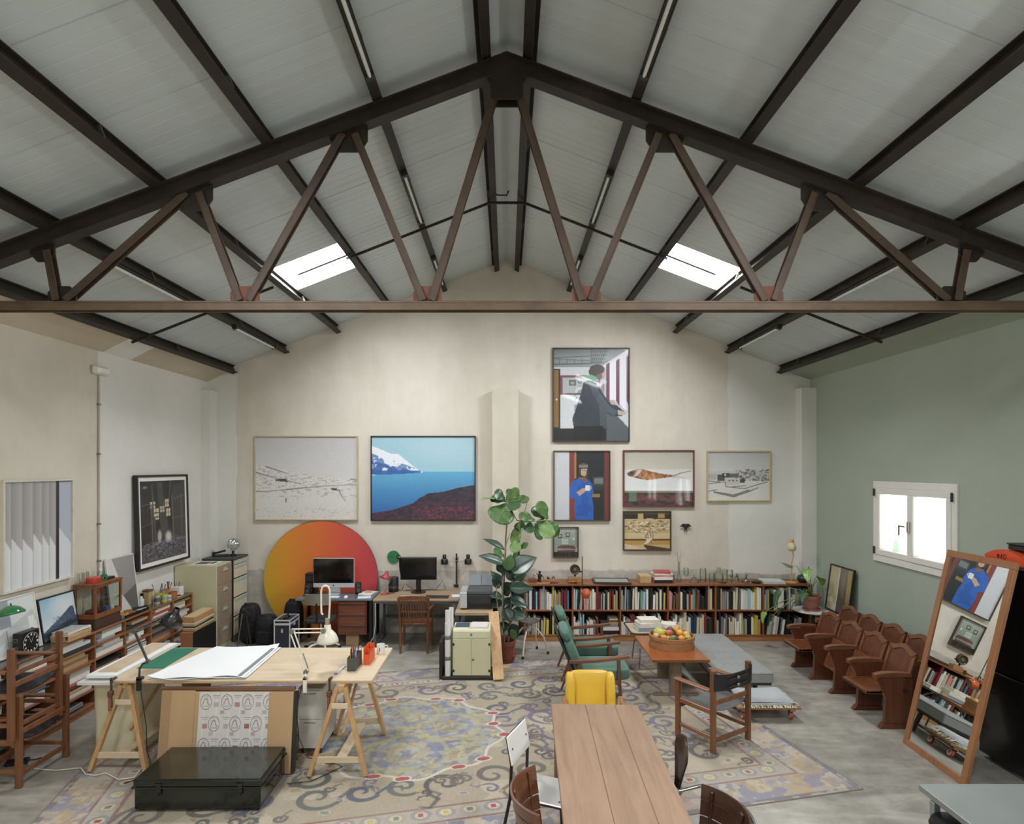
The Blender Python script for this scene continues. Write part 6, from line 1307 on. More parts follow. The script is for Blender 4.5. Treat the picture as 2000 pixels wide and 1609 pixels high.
t = thing('wrapped_panel', 'big flat panel wrapped in brown card and logo-printed paper under the work table', 'panel', (-3.12, 5.47, .0105)); t.rotation_euler = (-.135, 0, 0)
obj('slab', M().cb(.02, 1.19, .012, .07, .0, .70, .004), kraftd, t); obj('card_left', M().cb(0, .30, -.004, .012, .004, .715, .003), kraft, t); obj('card_fold', M().cb(.0, .085, -.009, -.004, .0, .712, .003), kraftd, t); obj('card_right', M().cb(.30, 1.19, .0, .012, .0, .705, .003), kraft, t)
o = obj('printed_paper', c.mesh('printed_paper', .63, .69, printed(.5, .35, 'printed_wrapping')), None, t); o.location = (.655, -.003, .012)
obj('top_batten', M().cb(-.02, 1.2, -.005, .03, .716, .745, .003), wood('#8a6247', '#6b4731', .6, 'x'), t); obj('dark_edge', M().cb(1.19, 1.215, .0, .07, .0, .7, .003), m_dark, t)
# trunk
m_trunk = plain('#1a211c', .25, .3, .35, 5, .5, .06); m_trunkt = plain('#2b2f27', .22, .35, .5, 4, .6, .06)
t = thing('metal_chest', 'large dark green metal chest on the rug before the work table', 'trunk', (-2.96, 4.875, 0), .012)
obj('body', M().cb(0, 1.0, 0, .56, .02, .2, .01), m_trunk, t); l = obj('lid', M().cb(-.008, 1.008, -.008, .568, .198, .26, .012), m_trunk, t); obj('lid_top', M().cb(.0, 1.0, .0, .56, .259, .266, .004), m_trunkt, l)
obj('lid_bead', M().tube([(-.012, -.012, .2), (1.012, -.012, .2), (1.012, .572, .2), (-.012, .572, .2)], .006, 6, True), m_trunk, l)
for x_ in (.2, .84):
    h = obj('hasp', M().cb(x_-.02, x_+.02, -.018, -.008, .14, .235, .004).prism([(x_-.03, .235), (x_+.03, .235), (x_+.012, .2), (x_-.012, .2)], 'y', -.017, -.008), m_trunk, t); obj('catch', M().tube([(x_-.008, -.02, .13), (x_-.008, -.028, .16), (x_+.008, -.028, .16), (x_+.008, -.02, .13)], .003, 5), metal('#77786f', .35), h)
obj('end_handle', M().tube([(1.008, .2, .12), (1.03, .2, .1), (1.03, .36, .1), (1.008, .36, .12)], .008, 6), m_iron, t)
for x_ in (.06, .94):
    for y_ in (.06, .5): obj('foot', M().cb(x_-.04, x_+.04, y_-.03, y_+.03, 0, .02, .003), m_iron, t)
# ---------------------------------------------------------------- desks along the back wall
m_bl = plain('#5b737b', .3, 0, .05, 3, .4)
def discm():
    w = N('sunset_gradient'); tc = w.n('TexCoord'); sp = w.n('SeparateXYZ'); w.l(tc.outputs['Object'], sp.inputs[0])
    g = w.math('ADD', w.math('MULTIPLY', sp.outputs[0], .5), w.math('MULTIPLY', w.math('SUBTRACT', sp.outputs[2], .93), .06)); n = w.noise(w.co(), 1, 1)
    g = w.math('ADD', w.math('ADD', g, .5), w.math('MULTIPLY', w.math('SUBTRACT', n, .5), .02))
    return w.set(w.ramp(g, [(.06, rgba('#c9a02c')), (.25, rgba('#d98e30')), (.5, rgba('#da7038')), (.72, rgba('#cf5640')), (.95, rgba('#b83a48'))]), .55)
t = thing('sunset_disc', 'huge round panel fading from orange to red leaning on the back wall', 'disc', (-3.05, 10.02, 0)); t.rotation_euler = (-.055, 0, 0)
obj('face', M().prism([(.93*math.cos(a), .93+.93*math.sin(a)) for a in np.linspace(0, 6.2832, 97)[:-1]], 'y', -.012, 0), discm(), t); obj('rear_rim', M().prism([(.935*math.cos(a), .935+.935*math.sin(a)) for a in np.linspace(0, 6.2832, 65)[:-1]], 'y', .0, .02), plain('#7a4a38', .6), t)
t = thing('blue_desk', 'blue-grey topped desk with black legs before the sunset disc', 'desk', (-3.22, 9.35, 0))
obj('desktop', M().cb(0, 1.17, 0, .6, .71, .74, .004), m_bl, t)
for x_ in (.03, 1.14):
    for y_ in (.04, .56): obj('leg', M().cb(x_-.02, x_+.02, y_-.02, y_+.02, 0, .71, .002), m_blackp, t)
obj('modesty_rail', M().cb(.05, 1.12, .54, .56, .6, .71, .002), m_blackp, t); obj('side_panel', M().cb(1.105, 1.12, .06, .54, .05, .70, .002), m_blackp, t)
m_ped = wood('#8a5136', '#5f3422', .4, 'x', 1, .2)
t = thing('drawer_pedestal', 'dark wood three-drawer pedestal hung under the blue desk', 'drawers', (-2.58, 9.36, 0))
obj('carcass', M().cb(0, .44, .015, .5, .19, .709, .004), m_ped, t); 
for z0, z1 in ((.20, .365), (.37, .53), (.535, .70)): d = obj('drawer', M().cb(.02, .42, .002, .018, z0, z1, .003), m_ped, t); obj('lip', M().cb(.02, .42, -.006, .006, z1-.05, z1-.03, .004), plain('#4a2718', .5), d)
obj('stand', M().cb(.1, .3, .1, .4, 0, .19, .004), plain('#b39470', .7), t)
m_alu = plain('#cfd1d0', .35, .3, .03); m_scr = plain('#060607', .08, 0, .1, 3, .8)
t = thing('computer', 'all-in-one computer with silver chin and black screen on the blue desk', 'computer', (-2.73, 9.68, .74))
obj('housing', M().cb(-.325, .325, 0, .02, .11, .575, .008), m_alu, t); obj('screen', M().cb(-.318, .318, -.004, .0, .185, .57, .003), m_scr, t); obj('logo', M().sph((0, -.001, .145), (.011, .003, .013), 12, 8), m_blackp, t)
obj('stand', M().prism([(.02, .17), (.06, .12), (.1, .01), (.1, 0), (-.06, 0), (-.06, .008), (.07, .012), (.02, .12)], 'x', -.09, .09), m_alu, t)
def speaker(label, x, y, rz, h=.19):
    t = thing('speaker', label, 'speaker', (x, y, .74), rz, 'desk speakers beside the computer'); R = Matrix.Rotation(-.18, 4, 'X')
    obj('cabinet', M().at(R).cb(-.045, .045, -.05, .05, .012, h, .012), m_blackp, t); obj('base', M().cb(-.05, .05, -.06, .06, 0, .012, .004), m_blackp, t)
    for z_, r_ in ((.06, .034), (.135, .028)): obj('cone', M().at(R).cyl((0, -.05, z_), (0, -.056, z_), r_, r_*.8, 16), plain('#34363a', .4), t, smooth=40)
speaker('small black desk speaker tilted at left of the computer', -3.12, 9.62, -.3); speaker('small black desk speaker at right of the computer', -2.35, 9.72, .25)
t = thing('hard_drive_tower', 'tall black tower case behind the left desk speaker', 'computer case', (-3.12, 9.83, .74)); obj('case', M().cb(-.08, .08, -.09, .09, 0, .32, .006), m_blackp, t); obj('vent', M().cb(-.06, .06, -.094, -.088, .2, .28, .002), m_dark, t)
single('keyboard', 'slim white keyboard on the blue desk', 'keyboard', M().cb(-.14, .14, -.055, .055, 0, .012, .003).mi(1).cb(-.132, .132, -.047, .047, .011, .0145, .001), [m_alu, m_paper], (-2.72, 9.47, .74), .04)
single('computer_mouse', 'white mouse right of the slim keyboard', 'mouse', M().sph((0, 0, 0), (.03, .05, .025), 14, 5, 0, 1), m_paper, (-2.49, 9.5, .74), smooth=180)
for i, (x, y, rz, a, b, h, cc, lb) in enumerate(((-2.2, 9.48, .2, .2, .15, .004, '#dfe3ea', 'blueish white sheet at front right corner of the blue desk'), (-2.2, 9.75, -.25, .21, .28, .02, '#e6e4dd', 'untidy pile of white papers at back right of the blue desk'))):
    single('paper_stack', lb, 'paper', M().cb(-a/2, a/2, -b/2, b/2, 0, h, .001), plain(cc, .8), (x, y, .74), rz)
single('manila_envelope', 'small tan envelope on the untidy pile of papers', 'envelope', M().cb(-.05, .05, -.07, .07, 0, .006, .001), plain('#c9ae7a', .8), (-2.2, 9.76, .7605), .2)
# task chair
t = thing('task_chair', 'grey task chair with dark seat at the blue desk', 'chair', (-2.79, 9.22, 0))
obj('backrest', M().sheet(lambda u, v: ((u-.5)*.38, -.17+.05*(1-(2*u-1)**2)*-1, .72+.16*v), 10, 4, .022), plain('#7d776b', .7), t, smooth=60)
obj('back_bar', M().tube([(0, -.02, .42), (0, -.2, .46), (0, -.215, .75)], .014, 7), m_blackp, t, smooth=60); obj('seat', M().pad(0, .0, .47, .42, .4, .07, 5), plain('#2e2d2b', .8), t, smooth=180); obj('column', M().cyl((0, 0, .1), (0, 0, .44), .025, n=12), m_chrome, t, smooth=50)
for k in range(5):
    a = k*1.2566+.3; c_, s_ = math.cos(a), math.sin(a); l_ = obj('base_leg', M().tube([(.02*c_, .02*s_, .12), (.16*c_, .16*s_, .11), (.27*c_, .27*s_, .06)], [.02, .016, .012], 8), m_whitet, t, smooth=60); obj('castor', M().cyl((.27*c_-.012*s_, .27*s_+.012*c_, .026), (.27*c_+.012*s_, .27*s_-.012*c_, .026), .026, n=12), m_blackp, l_)
# second desk
m_ply2 = wood('#bda385', '#9f8465', .55, 'x', .7); m_gst = plain('#5b6264', .45, .3)
t = thing('plywood_desk', 'long plywood desk on grey steel frame under the wall lamps', 'desk', (-2.03, 9.3, 0))
obj('desktop', M().cb(0, 1.30, 0, .80, .715, .74, .003), m_ply2, t)
for x_ in (.025, 1.27):
    for y_ in (.03, .75): obj('leg', M().cb(x_-.02, x_+.02, y_-.02, y_+.02, 0, .68, .002), m_gst, t)
obj('front_rail', M().cb(.0, 1.29, .01, .05, .68, .715, .002), m_gst, t); obj('rear_rail', M().cb(.05, 1.25, .73, .77, .30, .34, .002), m_gst, t)
for x_ in (.025, 1.27): obj('side_rail', M().cb(x_-.018, x_+.018, .05, .73, .1, .14, .002), m_gst, t)
t = thing('hooded_monitor', 'black hooded monitor on the plywood desk', 'monitor', (-1.42, 9.86, .74))
obj('housing', M().cb(-.29, .29, 0, .05, .2, .555, .006), m_blackp, t); obj('screen', M().cb(-.275, .275, -.003, 0, .215, .545, .002), plain('#15171a', .15, 0, .1, 3, .6), t)
hd_ = obj('hood', M().cb(-.295, .295, -.09, .05, .556, .563, .002), m_blackp, t)
for sx in (-1, 1): obj('hood_side', M().prism([(-.0, .3), (-.09, .42), (-.09, .556), (0, .556)], 'x', sx*.292-.003, sx*.292+.003), m_blackp, t)
obj('neck', M().cb(-.04, .04, .0, .04, .015, .24, .006), m_blackp, t); obj('base', M().lathe([(0, 0), (.12, 0), (.12, .01), (.05, .018), (0, .018)], 24), m_blackp, t, smooth=40)
t = thing('red_lamp', 'small red desk lamp at left end of the plywood desk', 'lamp', (-1.93, 9.7, .74)); m_redl = plain('#a8404a', .35, 0, .06, 5, .4)
obj('base', M().lathe([(0, 0), (.07, 0), (.072, .012), (.03, .022), (0, .022)], 24), m_redl, t, smooth=40); obj('arm', M().cyl((0, 0, .02), (.11, 0, .28), .006, n=8), m_chrome, t, smooth=50)
obj('shade', M().at(Matrix.Translation((.02, -.02, .27)) @ Matrix.Rotation(.25, 4, 'Y')).lathe([(.02, .1), (.03, .09), (.032, .05), (.05, .035), (.10, -.01), (.096, -.012), (.04, .028), (0, .04)], 24, close=False), m_redl, t, smooth=180)
t = thing('black_canister', 'black cylindrical canister behind the red lamp', 'canister', (-1.83, 9.93, .74)); obj('body', M().lathe([(0, 0), (.08, 0), (.08, .22), (.07, .235), (0, .235)], 24), m_blackp, t, smooth=40); obj('band', M().lathe([(.081, .06), (.082, .1), (.081, .1)], 24, close=False), metal('#77736b', .3), t, smooth=40)
single('white_keyboard', 'white flat keyboard on the plywood desk', 'keyboard', M().cb(-.14, .14, -.05, .05, 0, .01, .002).mi(1).cb(-.13, .13, -.042, .042, .009, .0125, .001), [m_paper, m_alu], (-1.5, 9.52, .74)); single('graphics_tablet', 'black graphics tablet right of the white keyboard', 'tablet', M().cb(-.18, .18, -.1, .1, 0, .008, .002).mi(1).cb(-.15, .15, -.08, .08, .0075, .009, .0005), [m_blackp, m_dark], (-1.08, 9.5, .74), -.03)
single('desk_note', 'small white paper at right end of the plywood desk', 'paper', M().cb(-.06, .06, -.09, .09, 0, .003, .001), plain('#e3e6ee', .8), (-.80, 9.6, .74), .1)
t = thing('wall_disc', 'small green disc numbered 17 mounted on the back wall', 'disc', ((769-VX)*YB/F, YB-.01, CH-(1087-HZ)*YB/F))
obj('plate', M().cyl((0, 0, 0), (0, -.012, 0), .103, n=40), plain('#2f7a52', .5, 0, .06), t); obj('number_spot', M().cyl((.085, -.012, .0), (.085, -.018, .0), .036, n=20), m_blackp, t)
GLY['1'] = [[(.2, .8), (.5, 1), (.5, 0)]]; GLY['7'] = [[(0, 1), (1, 1), (.4, 0)]]
obj('number', glyphs('17', .066, -.016, .03, -.019, .005, .75), plain('#d8d8d0', .6), t)
for a, b in ((-.06, -.02), (-.02, -.02)): obj('screw_hole', M().cyl((a, -.0125, b+.02), (a, -.014, b+.02), .008, n=8), m_dark, t)
zl = CH-(1097-HZ)*10.1/F
t = thing('twin_wall_lamp', 'pair of black spot shades on one wall bracket above the plywood desk', 'lamp', ((891-VX)*10.1/F, YB, zl))
obj('post', M().cb(-.012, .012, -.05, -.03, -.40, .13, .003), m_lb, t); obj('bar', M().cyl((-.2, -.07, .01), (.2, -.07, .01), .005, n=7), metal('#a9a79f', .35), t); obj('wall_plate', M().cb(-.018, .018, -.03, 0, -.02, .05, .003), m_lb, t); obj('plug', M().cb(-.04, .03, -.06, -.03, -.43, -.38, .006), m_lb, t)
for sx in (-1, 1):
    s = obj('spot_shade', M().lathe([(0, .12), (.026, .12), (.03, .115), (.032, .05), (.05, .045), (.06, .03), (.06, -.04), (.056, -.04), (.05, .02), (0, .03)], 20, (sx*.195, -.09, 0)), m_lb, t, smooth=40); obj('flex', M().tube([(sx*.195, -.09, -.03), (sx*.12, -.05, -.2), (sx*.14, -.035, -.3), (sx*.01, -.045, -.39)], .003, 5), plain('#d8d5cb', .6), s)
# spindle back wooden chair
m_spi = wood('#8a5632', '#643a1f', .4, 'z', 1, .25)
t = thing('spindle_chair', 'brown wooden spindle-back armchair at the plywood desk', 'chair', (-1.37, 9.12, 0))
obj('seat', M().pad(0, .18, .43, .46, .44, .045, 6), m_spi, t, smooth=180)
obj('crest_rail', M().sheet(lambda u, v: ((u-.5)*.44, -.12-.03*(1-(2*u-1)**2), .79+.06*v+.015*math.sin(math.pi*u)), 14, 3, .02), m_spi, t, smooth=50)
for i in range(9): x_ = -.16+.04*i; obj('spindle', M().beam((x_*.9, -.03, .44), (x_, -.135-.03*(1-(x_/.2)**2)+.01, .81), .02, .01, (0, 1, 0)), m_spi, t)
for z_ in (.5, .62): obj('cross_band', M().sheet(lambda u, v: ((u-.5)*.38, -.058-(z_-.5)*.3-.02*(1-(2*u-1)**2), z_+.02*v), 10, 1, .008), m_spi, t)
for sx in (-1, 1):
    obj('rear_post', M().tube([(sx*.2, -.06, 0), (sx*.205, -.02, .43), (sx*.22, -.13, .84)], [.018, .02, .016], 8), m_spi, t, smooth=60); obj('front_leg', M().tube([(sx*.22, .37, 0), (sx*.21, .35, .42), (sx*.24, .33, .63)], [.016, .02, .018], 8), m_spi, t, smooth=60)
    obj('armrest', M().tube([(sx*.215, -.06, .64), (sx*.25, .1, .66), (sx*.255, .3, .65), (sx*.245, .38, .63)], [.014, .02, .024, .016], 8), m_spi, t, smooth=60); obj('bow_brace', M().tube([(sx*.2, -.03, .22), (sx*.15, -.02, .36), (sx*.05, -.01, .405)], .009, 6), m_spi, t, smooth=60)
# printer table, printer, cabinet and rolls
t = thing('printer_table', 'plywood side table carrying the printer, with a leaning board leg', 'table', (-.715, 8.45, 0))
obj('tabletop', M().cb(0, .52, 0, 1.5, .70, .74, .003), m_ply2, t)
for y_ in (.06, 1.42):
    for x_ in (.03, .47): obj('leg', M().cb(x_-.018, x_+.018, y_-.018, y_+.018, 0, .70, .002), m_gst, t)
obj('shelf', M().cb(.03, .47, .1, 1.4, .46, .475, .002), m_gst, t)
single('leaning_board', 'long pale plank leaning against right side of the printer table', 'board', M().beam((-.105, 7.86, .02), (-.182, 8.42, .76), .028, .14, (1, 0, 0)), m_piney)
m_prn = plain('#b9bcbd', .4, .1); m_prnd = plain('#2a2b2d', .4)
t = thing('printer', 'large grey and black photo printer on the side table', 'printer', (-.66, 8.62, .74))
obj('body', M().cb(.1, .44, .03, .5, .0, .2, .008), m_prnd, t); obj('side_panel', M().cb(-.005, .1, -.01, .5, .02, .24, .01), m_prn, t); obj('cover', M().cb(.1, .45, .05, .5, .2, .255, .01), plain('#55585a', .45), t)
obj('paper_tray', M().at(Matrix.Translation((.1, .48, .25)) @ Matrix.Rotation(-.5, 4, 'X')).cb(0, .36, -.008, .008, 0, .17, .004), plain('#8d9194', .45), t); obj('tray_divider', M().at(Matrix.Translation((.1, .47, .25)) @ Matrix.Rotation(-.5, 4, 'X')).cb(.178, .182, -.012, -.008, 0, .16, .001), m_prnd, t); obj('output_slot', M().cb(.12, .42, .022, .032, .03, .09, .003), plain('#0c0c0d', .5), t); obj('foot', M().cb(.02, .42, .02, .46, -.0, .02, .003), m_prnd, t)
m_pgr = plain('#dad7b8', .4, 0, .04); m_pgd = plain('#d1ceaa', .4, 0, .03)
t = thing('pale_green_cabinet', 'pale yellow-green metal cabinet with a drawer and two doors on black dolly', 'cabinet', (-.70, 7.92, 0))
obj('dolly', M().cb(-.13, .52, -.02, .42, .0, .045, .004), m_dark, t); obj('carcass', M().cb(0, .485, .012, .40, .045, .64, .005), m_pgr, t)
d = obj('drawer', M().cb(.008, .477, .0, .013, .535, .625, .003), m_pgr, t); obj('knob', M().cyl((.24, 0, .582), (.24, -.014, .582), .012, n=12), metal('#8a7d4c', .4), d)
for x0, x1 in ((.008, .24), (.245, .477)):
    d = obj('door', M().cb(x0, x1, .0, .013, .055, .52, .004), m_pgd, t)
    if x0 > .1: obj('lock', M().cyl((.265, 0, .26), (.265, -.012, .26), .012, n=12), metal('#8a7d4c', .4), d)
    for z_ in (.12, .46): xx = .0 if x0 < .1 else .462; obj('hinge', M().cb(xx, xx+.024, -.008, .004, z_-.02, z_+.012, .002), m_dark, d)
flat_pile([(.22, .27, .018, 'white', .03, 'thick sheaf of white paper, lower'), (.22, .27, .01, '#dcd3d0', -.04, 'pinkish white sheaf, upper')], -.36, 8.1, .6405, 'paper on the green cabinet', '%s on the pale green cabinet'); single('blue_folder', 'flat dark blue folder at left on the pale green cabinet', 'folder', M().cb(-.09, .09, -.1, .1, 0, .012, .002), plain('#3f5360', .6), (-.585, 8.16, .6405))
m_roll = plain('#e3e2dd', .7, 0, .03)
for i, (x, y, z0, h, r_, lb) in enumerate(((-.765, 7.955, .046, .68, .038, 'long white paper tube, front one strapped beside the pale green cabinet'), (-.775, 8.05, .046, .82, .034, 'taller white paper tube with printed side behind the front tube'), (-.735, 8.12, .046, .84, .03, 'grey-shaded paper tube nearest the cabinet'))):
    t = thing('paper_tube', lb, 'tube', (x, y, z0), 0, 'paper tubes beside the green cabinet'); obj('roll', M().lathe([(r_, 0), (r_, h), (r_*.86, h), (r_*.86, .01)], 18, close=False), m_roll, t, smooth=40)
    if i == 0:
        for z_ in (.2, .47): obj('strap', M().lathe([(r_+.001, z_), (r_+.004, z_+.005), (r_+.004, z_+.045), (r_+.001, z_+.05)], 18, close=False), plain('#77796f', .7), t, smooth=40)
single('dark_portfolio', 'thin dark portfolio case standing left of the paper tubes', 'case', M().cb(-.04, .0, -.12, .25, 0, .48, .004), m_dark, (-.835, 8.05, .0))
# ---------------------------------------------------------------- camera case, bags and tripod by the filing cabinets
t = thing('flight_case', 'upright dark blue flight case with aluminium edges beside the desk', 'case', (-3.38, 8.9, 0))
obj('body', M().cb(.008, .232, .008, .392, .008, .52, .004), plain('#2a2c3c', .5, 0, .06), t)
for x_ in (0, .222):
    for y_ in (0, .382): obj('corner_edge', M().cb(x_, x_+.018, y_, y_+.018, 0, .53, .003), m_alu, t)
for z_ in (0, .455, .515): 
    for a in ((.0, .24, -.001, .012), (.0, .24, .388, .401), (-.001, .012, .0, .4), (.228, .241, .0, .4)): obj('edge_band', M().cb(a[0], a[1], a[2], a[3], z_, z_+(.016 if z_ != .455 else .03), .002), m_alu, t)
obj('handle', M().cb(.09, .15, .12, .28, .52, .535, .004).tube([(.12, .12, .53), (.12, .14, .56), (.12, .26, .56), (.12, .28, .53)], .008, 6), m_lb, t); obj('emblem', M().prism([(.12, .41), (.135, .385), (.13, .375), (.135, .35), (.105, .35), (.11, .375), (.105, .385)], 'y', .0035, .008), plain('#b9bcc4', .4), t)
for z_ in (.3, .42): obj('latch', M().cb(.236, .246, .15, .22, z_, z_+.05, .003), m_alu, t)
def bag(label, x, y, sx, sy, h, strap=True, rz=0):
    t = thing('black_bag', label, 'bag', (x, y, 0), rz, 'black equipment bags by the cabinets'); mb_ = plain('#161617', .8, 0, .3, 9, 0, .15)
    obj('body', M().pad(0, 0, h*.5, sx, sy, h, 3.4, 10), mb_, t, smooth=180); obj('pocket', M().pad(0, -sy*.42, h*.33, sx*.7, sy*.3, h*.45, 4, 8), mb_, t, smooth=180); obj('flap', M().pad(0, -.01, h*.88, sx*.8, sy*.8, h*.22, 3, 8), plain('#1e1e20', .75, 0, .3, 9), t, smooth=180)
    if strap: obj('strap', M().tube([(-sx*.2, -sy*.3, h*.85), (-sx*.1, -sy*.4, h*1.04), (sx*.15, -sy*.35, h*1.03), (sx*.25, -sy*.3, h*.8)], .011, 6), plain('#232325', .7), t, smooth=60)
bag('upright black backpack next to the cream filing cabinet', -4.02, 9.62, .30, .30, .62); bag('big slumped black camera bag left of the flight case', -3.675, 9.40, .29, .30, .5, True, .0); bag('tall black bag behind the flight case under the desk corner', -3.37, 9.72, .28, .25, .66, True, 0)
t = thing('tripod', 'folded camera tripod standing before the black bags', 'tripod', (-3.90, 9.12, 0))
obj('head', M().cb(-.03, .03, -.03, .03, .60, .65, .006).cyl((0, 0, .5), (0, 0, .61), .022, n=10).cyl((.02, 0, .63), (.1, -.03, .55), .008, n=7), m_iron, t)
for a, m_ in ((-2.1, metal('#8d8f90', .3)), (-.2, m_iron), (1.6, m_iron)): c_, s_ = math.cos(a), math.sin(a); l_ = obj('leg', M().tube([(.03*c_, .03*s_, .58), (.08*c_, .08*s_, .3), (.13*c_, .13*s_, .015)], [.014, .012, .009], 8), m_, t, smooth=50); obj('foot_tip', M().sph((.13*c_, .13*s_, .013), .013, 8, 6), m_blackp, l_)
# ---------------------------------------------------------------- left wall: conduit, low shelf and its contents, filing cabinets
t = thing('wall_conduit', 'thin grey cable conduit running down the left wall from the emergency light', 'conduit', (XL, 7.46, 0))
obj('pipe', M().cyl((.018, 0, 1.0), (.018, 0, 3.86), .011, n=8), plain('#b9b5a8', .5), t, smooth=60)
for z_ in (1.6, 2.05, 2.9, 3.5): obj('pipe_clip', M().cb(0, .034, -.02, .02, z_, z_+.02, .003), m_bolt2, t)
t = thing('emergency_light', 'white emergency light box high on the left wall', 'light', (XL+.004, 7.46, 3.87))
obj('housing', M().cb(0, .06, -.14, .14, 0, .1, .02), plain('#d9d7cc', .4), t); obj('diffuser', M().cb(.06, .068, -.11, .11, .02, .08, .006), plain('#efeee6', .3), t)
m_shw = wood('#ad7451', '#875536', .45, 'y', 1, .15); m_shz = wood('#ad7451', '#875536', .45, 'z', 1, .15)
SX0, SX1, SY0, SY1, SZ = -4.96, -4.675, 5.2, 9.12, .89
t = thing('low_shelf', 'long low wooden shelf unit along the left wall, crammed with paper and boxes', 'shelf', (SX1, SY0, 0)); D = SX1-SX0
lev = [.09, .25, .41, .57, .73]; SB = [5.2, 5.78, 6.38, 6.97, 7.52, 8.07, 8.6, 9.12]
obj('top_board', M().cb(-D, .006, 0, SY1-SY0, SZ-.022, SZ, .003), plain('#4c4641', .25, 0, .15, 3, .4), t); obj('top_edge', M().cb(.006, .014, 0, SY1-SY0, SZ-.024, SZ+.001, .002), m_shw, t)
for z_ in lev: obj('shelf', M().cb(-D+.01, .0, 0, SY1-SY0, z_-.012, z_, .002), m_shw, t); obj('shelf_edge', M().cb(.0, .012, 0, SY1-SY0, z_-.02, z_+.002, .002), m_shw, t)
obj('plinth', M().cb(-.03, -.008, 0, SY1-SY0, 0, .076, .002), m_shw, t); obj('back_board', M().box(-D, -D+.008, 0, SY1-SY0, .08, SZ-.022), plain('#5d3d29', .7), t)
for y_ in SB:
    for i, z0 in enumerate(lev): obj('divider', M().cb(-D+.01, .008, y_-SY0-.011 if y_ > SY0 else 0, y_-SY0+.011 if y_ < SY1 else SY1-SY0, z0, (lev[i+1]-.012) if i < 4 else SZ-.022, .002), m_shz, t)
rs = random.Random(33); LVN = ['bottom', 'second', 'third', 'fourth', 'top']
KIND = [('paper_stack', 'paper', ['#e4e1d8', '#dcd8cc', '#e9e7e0'], 'white paper stack'), ('flat_box', 'box', ['#dfdcd2', '#e6e3da'], 'white flat box'), ('cardboard_box', 'box', ['#ab8358', '#b8936a'], 'brown cardboard box'), ('folder', 'folder', ['#27282a', '#34373a'], 'black folder'), ('folder', 'folder', ['#8d9294', '#a3a7a5'], 'grey folder'), ('magazine', 'magazine', ['#3f5a78', '#5f7d94'], 'blue magazine'), ('envelope', 'envelope', ['#c7a977', '#bfa27a'], 'manila envelope'), ('magazine', 'magazine', ['#a4483d', '#b3593f'], 'red magazine'), ('magazine', 'magazine', ['#7d8f58', '#6f8a6a'], 'green magazine')]
KW = [26, 14, 9, 9, 12, 5, 12, 2, 3]; PN = ['at the bottom', 'second up', 'third up', 'fourth up', 'uppermost']
for b in range(7):
    for l in range(5):
        y0, y1 = SB[b]+.016, SB[b+1]-.016; zc = lev[l]+.001; H = .14 if l < 4 else .128; k = 0; used = 0
        n = rs.randint(2, 4) if SB[b] > 6.3 or l > 1 else 2
        yw = y1-y0
        for k in range(n):
            nm, cat, cols, lb = rs.choices(KIND, KW)[0]
            h = rs.uniform(.07, .1) if nm in ('cardboard_box', 'flat_box') else rs.uniform(.012, .045)
            if used+h > H-.008: h = H-.008-used
            if h < .006: break
            L = yw*rs.uniform(.55, .97); d = rs.uniform(.2, .262); ya = y0+rs.uniform(0, yw-L); xo = -rs.uniform(.004, .02); cc = rs.choice(cols)
            mb = M().cb(-d, xo, 0, L, 0, h, .002)
            if nm in ('cardboard_box', 'flat_box'): mb.mi(1).cb(-d-.001, xo+.002, -.002, L+.002, h*.62, h-.0005, .002)
            elif h > .02:
                mb.mi(1); q = h/3
                for j in range(1, 3): mb.box(-d, xo+.0012, .002, L-.002, q*j-.001, q*j+.001)
            single(nm, '%s %s, %s level, %s compartment of the left low shelf' % (lb, PN[k], LVN[l], ORDN[b]), cat, mb, [plain(cc, .8, 0, .04, 20), plain(mixc(cc, '#000000', .25), .8, 0, .04, 20)], (SX1+.0, ya, zc+used), 0, 'papers and boxes in the left low shelf'); used += h+.001
# on top of the low shelf
m_wfr = plain('#dddad0', .45)
c = Canvas(60, 64, '#d9dcdc'); c.rect(0, 0, .22, 1, '#c8cccd'); c.rect(.38, 0, .56, .5, '#9aa3a9'); c.poly([(.1, .75), (.95, .28), (1, .5), (.3, .8)], '#c3c6c2'); c.rect(.45, .55, .85, .9, '#d0d3d1'); c.rect(.46, .55, .48, .9, '#7d8180'); c.rect(.2, .6, .3, .95, '#e8e8e4'); c.rect(.85, .4, .95, 1, '#e6e6e2'); c.stroke([(.12, .5), (.2, .9)], 1.5, '#55595a')
left_pic('white framed picture of pale forms leaning at left end of the low shelf', c, 5.62, 6.40, .892, 1.46, '#d9d7ce', out=.10, lean=.17, fw=.018, fd=.03)
c = Canvas(70, 60, '#bcd2dc'); c.grad(0, .75, '#8fb6cf', '#dce3e2'); c.ell(.75, .25, .6, .4, '#e2e6e4', .8, 1.0); c.poly([(0, .8), (.5, .55), (.85, .34), (.93, .36), (.96, .6), (1, .62), (1, 1), (0, 1)], '#4a5a6c'); c.poly([(0, .84), (1, .6), (1, .78), (0, .95)], '#343a46'); c.grad(.86, 1, '#3f5d62', '#333f48', c.y > .93-.18*c.x); c.put(c.y > .95-.2*c.x, '#47696b', .8); c.speck((c.y > .5) & (c.y < .7) & (c.x > .3), '#5d7185', 20, .5, 3, .6)
left_pic('black framed picture of a low building under blue sky, leaning on the low shelf', c, 6.44, 6.98, .892, 1.36, '#252525', out=.085, lean=.15, fw=.016, fd=.025)
c = Canvas(60, 90, '#8f908d'); c.poly([(0, 0), (.2, 0), (.5, .6), (0, .72)], '#d3d5d2'); c.grad(0, .7, '#9b9c99', '#8a8b88', (c.x > .25+.3*c.y)); c.poly([(.4, .72), (1, .55), (1, 1), (.7, 1)], '#5f6260'); c.poly([(0, .7), (.45, .68), (.75, 1), (0, 1)], '#cfd2cf')
